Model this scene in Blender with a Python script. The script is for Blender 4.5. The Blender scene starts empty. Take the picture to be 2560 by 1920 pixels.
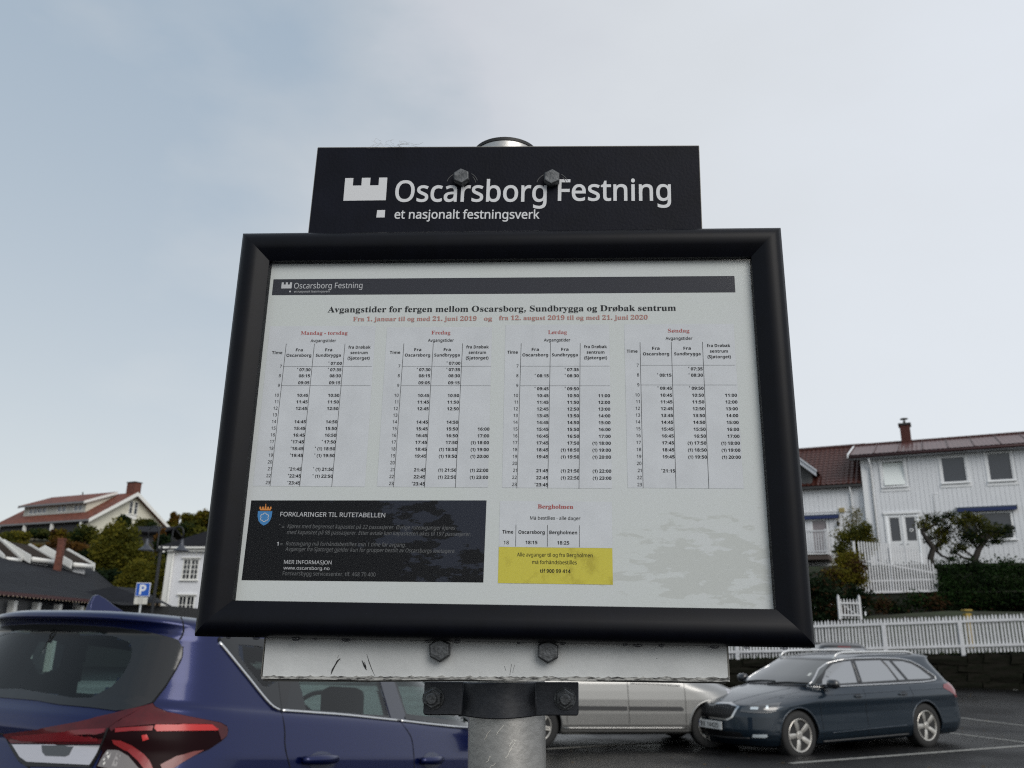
import bpy, bmesh, math, random
from math import sin, cos, pi, radians as R
from mathutils import Vector as V, Matrix as M
from mathutils.bvhtree import BVHTree
from mathutils.geometry import delaunay_2d_cdt
sc = bpy.context.scene
COL = sc.collection
random.seed(7)

# ------------------------------------------------------------------ camera
FPX = 2100.0
PITCH = math.atan(FPX / 7015.0)
ROLL = R(1.05)
CAM = V((0, 0, 1.6))
_F = V((0, cos(PITCH), sin(PITCH)))
_R0 = V((1, 0, 0)); _U0 = V((0, -sin(PITCH), cos(PITCH)))
_R = _R0 * cos(ROLL) + _U0 * sin(ROLL)
_U = _U0 * cos(ROLL) - _R0 * sin(ROLL)
cd = bpy.data.cameras.new('camera')
cam = bpy.data.objects.new('camera', cd); COL.objects.link(cam)
mw = M((_R, _U, -_F)).transposed().to_4x4(); mw.translation = CAM
cam.matrix_world = mw
cd.sensor_width = 36; cd.lens = FPX / 2560 * 36
cd.clip_start = 0.02; cd.clip_end = 3000
cd.dof.use_dof = True; cd.dof.focus_distance = 0.66; cd.dof.aperture_fstop = 17
sc.camera = cam

def ray(px, py):
    return (_F * FPX + _R * (px - 1280) - _U * (py - 960)).normalized()
def at(px, py, Y):
    d = ray(px, py); return CAM + d * (Y / d.y)
def atz(px, py, z):
    d = ray(px, py); return CAM + d * ((z - CAM.z) / d.z)
def proj(p):
    d = p - CAM; z = d.dot(_F)
    return V((1280 + FPX * d.dot(_R) / z, 960 - FPX * d.dot(_U) / z))

# ------------------------------------------------------------------ sky, sun, exposure
SUN_EL, SUN_AZ = 35.0, 152.0          # azimuth clockwise from +Y: sun to the right and a little behind
w = bpy.data.worlds.new('World'); sc.world = w; w.use_nodes = True
nt = w.node_tree; N = nt.nodes; L = nt.links; N.clear()
out = N.new('ShaderNodeOutputWorld'); bg = N.new('ShaderNodeBackground')
sky = N.new('ShaderNodeTexSky'); sky.sky_type = 'NISHITA'; sky.sun_disc = False
sky.sun_elevation = R(SUN_EL); sky.sun_rotation = R(SUN_AZ)
sky.air_density = 1.2; sky.dust_density = 1.5
tc = N.new('ShaderNodeTexCoord')
def wmath(op, a, b=None, clamp=False):
    n = N.new('ShaderNodeMath'); n.operation = op; n.use_clamp = clamp
    for i, v in enumerate((a, b)):
        if v is None: continue
        if isinstance(v, (int, float)): n.inputs[i].default_value = v
        else: L.new(v, n.inputs[i])
    return n.outputs[0]
def wnoise(scale, detail, sx=(1, 1, 1), loc=(0, 0, 0), rough=.55):
    mp = N.new('ShaderNodeMapping'); mp.inputs['Scale'].default_value = sx; mp.inputs['Location'].default_value = loc
    L.new(tc.outputs['Generated'], mp.inputs[0])
    n = N.new('ShaderNodeTexNoise'); n.inputs['Scale'].default_value = scale; n.inputs['Detail'].default_value = detail
    n.inputs['Roughness'].default_value = rough
    L.new(mp.outputs[0], n.inputs['Vector']); return n.outputs['Fac']
def wmix(f, a, b):
    n = N.new('ShaderNodeMix'); n.data_type = 'RGBA'
    if isinstance(f, float): n.inputs[0].default_value = f
    else: L.new(f, n.inputs[0])
    for i, v in ((6, a), (7, b)):
        if isinstance(v, tuple): n.inputs[i].default_value = (*v, 1)
        else: L.new(v, n.inputs[i])
    return n.outputs[2]
sep = N.new('ShaderNodeSeparateXYZ'); L.new(tc.outputs['Generated'], sep.inputs[0])
big = wnoise(1.5, 3, (1, 1, 1.5), (3.1, .4, 1.2))
mid = wnoise(4.0, 5, (1, 1, 2.2), (1.7, 5.2, .3))
# thin overcast: brighter toward the sun's side (right), blue-grey to the left
side = wmath('MULTIPLY_ADD', sep.outputs[0], .75); side.node.inputs[2].default_value = .38
tone = wmath('ADD', wmath('MULTIPLY', big, .75), side)
tone = wmath('ADD', tone, wmath('MULTIPLY', mid, .32))
tone = wmath('SUBTRACT', tone, .47, True)
ramp = N.new('ShaderNodeValToRGB'); L.new(tone, ramp.inputs[0])
e = ramp.color_ramp.elements
e[0].position = .10; e[0].color = (3.35, 4.25, 5.25, 1)
e[1].position = .95; e[1].color = (7.7, 8.1, 8.7, 1)
for pos, c in ((.22, (4.5, 5.1, 5.75)), (.33, (5.95, 6.2, 6.7)), (.55, (6.85, 7.15, 7.5))):
    x = e.new(pos); x.color = (*c, 1)
# pale band low in the sky, and some darker, greenish cloud bases
low = wmath('POWER', wmath('SUBTRACT', 1.0, wmath('ABSOLUTE', sep.outputs[2]), True), 2.4)
cloud = wmix(wmath('MULTIPLY', low, 1.1, True), ramp.outputs[0], wmix(wmath('MULTIPLY_ADD', sep.outputs[0], .8), (7.1, 7.4, 7.4), (7.6, 7.95, 8.3)))
skyc = wmix(.9, sky.outputs[0], cloud)
# below the horizon: dull ground tone (only seen in reflections past the built ground)
down = wmath('GREATER_THAN', wmath('MULTIPLY', sep.outputs[2], -1.0), .01)
skyc = wmix(down, skyc, (.6, .6, .6))
L.new(skyc, bg.inputs[0]); bg.inputs[1].default_value = 0.1
L.new(bg.outputs[0], out.inputs[0])
sd = bpy.data.lights.new('sun', 'SUN'); sd.energy = 1.6; sd.angle = R(40); sd.color = (1, .96, .90)
so = bpy.data.objects.new('sun', sd); COL.objects.link(so)
to_sun = V((sin(R(SUN_AZ)) * cos(R(SUN_EL)), cos(R(SUN_AZ)) * cos(R(SUN_EL)), sin(R(SUN_EL))))
so.rotation_euler = to_sun.to_track_quat('Z', 'Y').to_euler(); so.location = (20, -10, 30)
sc.view_settings.view_transform = 'Standard'; sc.view_settings.look = 'None'
sc.view_settings.exposure = 0.1; sc.view_settings.gamma = 1.0
try: sc.view_settings.use_curve_mapping = False
except Exception: pass
sc.cycles.pixel_filter_type = 'BLACKMAN_HARRIS'; sc.cycles.filter_width = 1.15
sc.render.engine = 'CYCLES'; sc.cycles.transparent_max_bounces = 12; sc.cycles.max_bounces = 8
try: sc.cycles.use_denoising = False
except Exception: pass

# ------------------------------------------------------------------ materials
MATS = {}
def mat(name, col, rough=.6, metal=0., var=.0, vscale=8., col2=None, bump=0., bscale=40., spec=.5, coat=0., sub=None, aniso=None, th=(.35, .65), detail=4.):
    if name in MATS: return MATS[name]
    m = bpy.data.materials.new(name); m.use_nodes = True; MATS[name] = m
    t = m.node_tree; p = t.nodes['Principled BSDF']
    p.inputs['Base Color'].default_value = (*col, 1); p.inputs['Roughness'].default_value = rough
    p.inputs['Metallic'].default_value = metal; p.inputs['Specular IOR Level'].default_value = spec
    p.inputs['Coat Weight'].default_value = coat; p.inputs['Coat Roughness'].default_value = .04
    co = t.nodes.new('ShaderNodeTexCoord')
    src = co.outputs['Object']
    if aniso:
        mp = t.nodes.new('ShaderNodeMapping'); mp.inputs['Scale'].default_value = aniso
        t.links.new(src, mp.inputs[0]); src = mp.outputs[0]
    if var or col2:
        n = t.nodes.new('ShaderNodeTexNoise'); n.inputs['Scale'].default_value = vscale; n.inputs['Detail'].default_value = detail
        n.inputs['Roughness'].default_value = .65
        t.links.new(src, n.inputs['Vector'])
        mr = t.nodes.new('ShaderNodeMapRange'); mr.inputs[1].default_value = th[0]; mr.inputs[2].default_value = th[1]
        t.links.new(n.outputs['Fac'], mr.inputs[0])
        mx = t.nodes.new('ShaderNodeMix'); mx.data_type = 'RGBA'
        c2 = col2 or tuple(max(0, c * (1 - var)) for c in col)
        c1 = col if col2 else tuple(c * (1 + var * .5) for c in col)
        mx.inputs[6].default_value = (*c1, 1); mx.inputs[7].default_value = (*c2, 1)
        t.links.new(mr.outputs[0], mx.inputs[0]); t.links.new(mx.outputs[2], p.inputs['Base Color'])
    if bump:
        n = t.nodes.new('ShaderNodeTexNoise'); n.inputs['Scale'].default_value = bscale; n.inputs['Detail'].default_value = 4
        t.links.new(src, n.inputs['Vector'])
        b = t.nodes.new('ShaderNodeBump'); b.inputs['Strength'].default_value = bump; b.inputs['Distance'].default_value = .02
        t.links.new(n.outputs['Fac'], b.inputs['Height']); t.links.new(b.outputs[0], p.inputs['Normal'])
    return m
def glass(name, tint, refl=1.0, rough=.02, ior=1.45):
    if name in MATS: return MATS[name]
    m = bpy.data.materials.new(name); m.use_nodes = True; MATS[name] = m
    t = m.node_tree; t.nodes.clear()
    o = t.nodes.new('ShaderNodeOutputMaterial'); mx = t.nodes.new('ShaderNodeMixShader')
    tr = t.nodes.new('ShaderNodeBsdfTransparent'); tr.inputs[0].default_value = (*tint, 1)
    g = t.nodes.new('ShaderNodeBsdfGlossy'); g.inputs['Roughness'].default_value = rough; g.inputs[0].default_value = (refl, refl, refl, 1)
    # Schlick reflectance from |N.I| so both faces of the sheet behave alike
    ge = t.nodes.new('ShaderNodeNewGeometry'); dt = t.nodes.new('ShaderNodeVectorMath'); dt.operation = 'DOT_PRODUCT'
    t.links.new(ge.outputs['Normal'], dt.inputs[0]); t.links.new(ge.outputs['Incoming'], dt.inputs[1])
    def mt(op, a_, b_=None, c_=None):
        q = t.nodes.new('ShaderNodeMath'); q.operation = op
        for i_, v_ in enumerate((a_, b_, c_)):
            if v_ is None: continue
            if isinstance(v_, (int, float)): q.inputs[i_].default_value = v_
            else: t.links.new(v_, q.inputs[i_])
        return q.outputs[0]
    r0 = ((ior - 1) / (ior + 1)) ** 2
    k_ = mt('POWER', mt('SUBTRACT', 1.0, mt('ABSOLUTE', dt.outputs['Value'])), 5.0)
    t.links.new(mt('MULTIPLY_ADD', k_, 1 - r0, r0), mx.inputs[0]); t.links.new(tr.outputs[0], mx.inputs[1]); t.links.new(g.outputs[0], mx.inputs[2])
    t.links.new(mx.outputs[0], o.inputs[0]); return m

# ------------------------------------------------------------------ mesh helpers
class B:
    def __init__(s): s.v = []; s.f = []
    def add(s, vs, fs):
        n = len(s.v); s.v += [V(v) for v in vs]; s.f += [tuple(i + n for i in f) for f in fs]; return s
    def box(s, c, d, rot=None):
        c = V(c); x, y, z = (k / 2 for k in d)
        vs = [V((i * x, j * y, k * z)) for i in (-1, 1) for j in (-1, 1) for k in (-1, 1)]
        if rot is not None: vs = [rot @ v for v in vs]
        return s.add([c + v for v in vs], [(0, 1, 3, 2), (4, 6, 7, 5), (0, 4, 5, 1), (2, 3, 7, 6), (0, 2, 6, 4), (1, 5, 7, 3)])
    def prism(s, poly, a, b, f):
        """poly list of 2D, f(u,v,d)->3D, from depth a to b"""
        n = len(poly)
        vs = [f(u, v, a) for u, v in poly] + [f(u, v, b) for u, v in poly]
        fs = [tuple(range(n)), tuple(range(2 * n - 1, n - 1, -1))] + [(i, i + n, (i + 1) % n + n, (i + 1) % n) for i in range(n)]
        return s.add(vs, fs)
    def tube(s, pts, r, n=8, cap=True, closed=False):
        pts = [V(p) for p in pts]; rs = r if isinstance(r, (list, tuple)) else [r] * len(pts)
        base = len(s.v); up = None; m = len(pts)
        for i, p in enumerate(pts):
            a = pts[i - 1] if (i or closed) else p; b = pts[(i + 1) % m] if (i < m - 1 or closed) else p
            d = (b - a).normalized() if (b - a).length > 1e-9 else V((0, 0, 1))
            if up is None: up = d.orthogonal().normalized()
            up = (up - d * up.dot(d)); up = up.normalized() if up.length > 1e-6 else d.orthogonal().normalized()
            q = d.cross(up)
            s.v += [p + (up * cos(2 * pi * k / n) + q * sin(2 * pi * k / n)) * rs[i] for k in range(n)]
        for i in range(m if closed else m - 1):
            for k in range(n):
                j = (i + 1) % m
                s.f.append((base + i * n + k, base + i * n + (k + 1) % n, base + j * n + (k + 1) % n, base + j * n + k))
        if cap and not closed:
            s.f.append(tuple(base + k for k in range(n))[::-1]); s.f.append(tuple(base + (m - 1) * n + k for k in range(n)))
        return s
    def lathe(s, prof, n=24, f=None):
        """prof list of (r, z)"""
        base = len(s.v); f = f or (lambda v: v)
        for r, z in prof: s.v += [f(V((r * cos(2 * pi * k / n), r * sin(2 * pi * k / n), z))) for k in range(n)]
        for i in range(len(prof) - 1):
            for k in range(n):
                s.f.append((base + i * n + k, base + i * n + (k + 1) % n, base + (i + 1) * n + (k + 1) % n, base + (i + 1) * n + k))
        s.f.append(tuple(base + k for k in range(n))[::-1]); s.f.append(tuple(base + (len(prof) - 1) * n + k for k in range(n)))
        return s
    def quad(s, a, b, c, d): return s.add([a, b, c, d], [(0, 1, 2, 3)])
    def data(s, name, m, smooth=False):
        me = bpy.data.meshes.new(name); me.from_pydata([tuple(v) for v in s.v], [], s.f)
        if m: me.materials.append(m)
        if smooth: me.polygons.foreach_set('use_smooth', [True] * len(me.polygons))
        me.update(); return me
def fixn(me):
    bm = bmesh.new(); bm.from_mesh(me); bmesh.ops.recalc_face_normals(bm, faces=bm.faces); bm.to_mesh(me); bm.free()
def link(name, me, parent=None):
    o = bpy.data.objects.new(name, me); COL.objects.link(o)
    if parent: o.parent = parent
    return o
def obj(name, b, m, parent=None, smooth=False, bevel=0, label=None, norm=True, auto=None):
    me = b.data(name, m, smooth)
    if norm: fixn(me)
    o = link(name, me, parent)
    if bevel:
        md = o.modifiers.new('bevel', 'BEVEL'); md.width = bevel; md.segments = 2; md.limit_method = 'ANGLE'
    if auto: me.set_sharp_from_angle(angle=R(auto))
    if label: o['label'] = label
    return o
def tag(o, label, cat, group=None):
    o['label'] = label; o['category'] = cat
    if group: o['group'] = group
    return o
def struct(name, b, m, kind='structure', smooth=False):
    o = obj(name, b, m, smooth=smooth, norm=False); o['kind'] = kind; return o
def thing(name, label, cat, mtx, group=None):
    o = bpy.data.objects.new(name, None); COL.objects.link(o); o.empty_display_size = .2
    o.matrix_world = mtx if isinstance(mtx, M) else M.Translation(mtx)
    return tag(o, label, cat, group)
def piece(name, me, parent, loc, rot=None, scale=None):
    o = bpy.data.objects.new(name, me); COL.objects.link(o); o.parent = parent; o.location = loc
    if rot: o.rotation_euler = rot
    if scale: o.scale = scale
    return o
def frame_mtx(o, x):
    """matrix with local X along horizontal dir x, Z up, Y = into the scene"""
    x = V((x[0], x[1], 0)).normalized(); z = V((0, 0, 1)); y = z.cross(x)
    m = M((x, y, z)).transposed().to_4x4(); m.translation = V(o); return m

def smooth(a, b, t): t = max(0, min(1, (t - a) / (b - a))); return t * t * (3 - 2 * t)
# ------------------------------------------------------------------ ground
def gz(x, y):
    if y < 4.05: z = .31
    elif y < 7.9: z = .31 - .1247 * (y - 4.05)
    elif y < 12: z = -.17 + .17 * smooth(7.9, 12, y)
    else: z = 0.
    z += .36 * smooth(19, 28, y) * smooth(6, 14, x)
    return z
asph = mat('asphalt', (.008, .008, .0085), .5, var=.35, vscale=.9, bump=.5, bscale=60, spec=.22)
b = B()
xs = [-400, -120, -60, -40, -30, -24, -20, -16, -12, -9, -6, -4, -2, 0, 2, 4, 6, 8, 10, 12, 14, 17, 20, 24, 30, 40, 60, 120, 400]
ys = [-300, -80, -30, -12, -6, -3, -1, 0, 1.5, 3, 4.05, 5, 6, 7, 7.9, 9, 10, 11, 12, 14, 16, 18, 19, 20.5, 22, 23.5, 25, 26.5, 28, 30, 36, 45, 60, 90, 150, 300, 700]
for y in ys:
    for x in xs: b.v.append(V((x, y, gz(x, y))))
nx = len(xs)
for j in range(len(ys) - 1):
    for i in range(nx - 1): b.f.append((j * nx + i, j * nx + i + 1, (j + 1) * nx + i + 1, (j + 1) * nx + i))
_t = asph.node_tree; _p = _t.nodes['Principled BSDF']; _n = _t.nodes.new('ShaderNodeTexNoise'); _n.inputs['Scale'].default_value = .35; _n.inputs['Detail'].default_value = 5
_r = _t.nodes.new('ShaderNodeMapRange'); _r.inputs[1].default_value = .42; _r.inputs[2].default_value = .6; _r.inputs[3].default_value = .24; _r.inputs[4].default_value = .62
_c = [n for n in _t.nodes if n.type == 'TEX_COORD'][0]; _t.links.new(_c.outputs['Object'], _n.inputs['Vector']); _t.links.new(_n.outputs['Fac'], _r.inputs[0]); _t.links.new(_r.outputs[0], _p.inputs['Roughness'])
struct('parking_lot', b, asph, smooth=True)
# wet pale paving on the quay side, seen through the hatchback's windows
b = B(); px_ = [-60, -40, -26, -20, -15, -10, -6, -3.5, -1.6]; py_ = [9.5, 11, 12, 14, 17, 20, 24, 28]
for y in py_:
    for x in px_: b.v.append(V((x, y, gz(x, y) + .006)))
for j in range(len(py_) - 1):
    for i in range(len(px_) - 1): b.f.append((j * 9 + i, j * 9 + i + 1, (j + 1) * 9 + i + 1, (j + 1) * 9 + i))
struct('pavement', b, mat('wet_concrete', (.26, .27, .265), .35, var=.35, vscale=.6, bump=.1, bscale=30), smooth=True)
paint = mat('road_paint', (.30, .30, .28), .7, var=.45, vscale=14, col2=(.09, .09, .088), th=(.42, .72))
def ground_line(name, p, q, wd=.10):
    a = atz(*p, 0); c = atz(*q, 0)
    for _ in range(6):
        a = atz(*p, gz(a.x, a.y)); c = atz(*q, gz(c.x, c.y))
    d = (c - a); n = V((-d.y, d.x, 0)).normalized() * wd / 2; bb = B(); k = 16; rnd = random.Random(3)
    for i in range(k + 1):
        c0 = a + d * i / k; j = rnd.uniform(-.004, .004)
        for s in (-1, 1):
            pp = c0 + n * s * (1 + j * 6); bb.v.append(V((pp.x, pp.y, gz(pp.x, pp.y) + .005)))
    for i in range(k): bb.f.append((2 * i, 2 * i + 1, 2 * i + 3, 2 * i + 2))
    struct(name, bb, paint)
ground_line('road_marking', (1976, 1909), (2640, 1859), .11)
ground_line('road_marking', (2398, 1794), (2640, 1824), .09)
ground_line('road_marking', (2366, 1832), (2640, 1866), .09)
ground_line('road_marking', (2505, 1717), (2543, 1747), .13)
ground_line('road_marking', (1300, 1877), (1785, 1849), .10)
# ------------------------------------------------------------------ the signs on the post
BO = V((-.006356, .643788, 1.760359)); BYAW = R(-3.588)
BM = M.Translation(BO) @ M.Rotation(BYAW, 4, 'Z')      # local: x right, -y toward the viewer, z up
black = mat('black_anodised', (.0018, .0023, .0050), .40, var=.25, vscale=60, spec=.17)
plate = mat('header_paint', (.0055, .0064, .0120), .5, var=.25, vscale=25, bump=.06, bscale=400, spec=.10)
whitep = mat('white_lacquer', (.55, .565, .565), .42, var=.10, vscale=18, bump=.03, bscale=200)
chipm = mat('chipped_edge', (.42, .42, .40), .7, col2=(.03, .03, .03), vscale=420, th=(.40, .62), aniso=(.35, 1, 1.6))
darkedge = mat('dark_core', (.035, .035, .033), .8)
steel = mat('galvanised_steel', (.50, .49, .47), .36, metal=.75, vscale=22, col2=(.43, .425, .41), bump=.03, bscale=160)
boltm = mat('bolt_zinc', (.10, .105, .11), .45, metal=.6, var=.4, vscale=200, bump=.1, bscale=500)
clampm = mat('clamp_steel', (.045, .048, .056), .38, metal=.7, var=.5, vscale=32, col2=(.09, .09, .092), th=(.5, .85), bump=.03, bscale=300)
letter = mat('letter_film', (.62, .63, .645), .5)

def wpt(x, y, z): return V((x, y, z))      # local mm->m helper
mm = .001
def hexbolt(name, parent, x, z, y, r=.0088, h=.0065, rot=0., washer=True, mt=None, stub=0):
    bb = B(); f = lambda v: V((x, y, z)) + V((v.x, -v.z, v.y))
    if washer: bb.lathe([(0, 0), (r * 1.22, 0), (r * 1.22, .0012), (0, .0012)], 28, f)
    vs = []
    prof = [(r, .0012), (r, h), (r * .86, h + .0011), (0, h + .0011)]
    base = len(bb.v)
    for rr, zz in prof: bb.v += [f(V((rr * cos(rot + k * pi / 3), rr * sin(rot + k * pi / 3), zz))) for k in range(6)]
    for i in range(len(prof) - 1):
        for k in range(6): bb.f.append((base + i * 6 + k, base + i * 6 + (k + 1) % 6, base + (i + 1) * 6 + (k + 1) % 6, base + (i + 1) * 6 + k))
    if stub: bb.lathe([(0, h), (r * .56, h), (r * .56, h + stub - .001), (r * .48, h + stub), (0, h + stub)], 20, f)
    return obj(name, bb, mt or boltm, parent, bevel=.0004)

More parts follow.
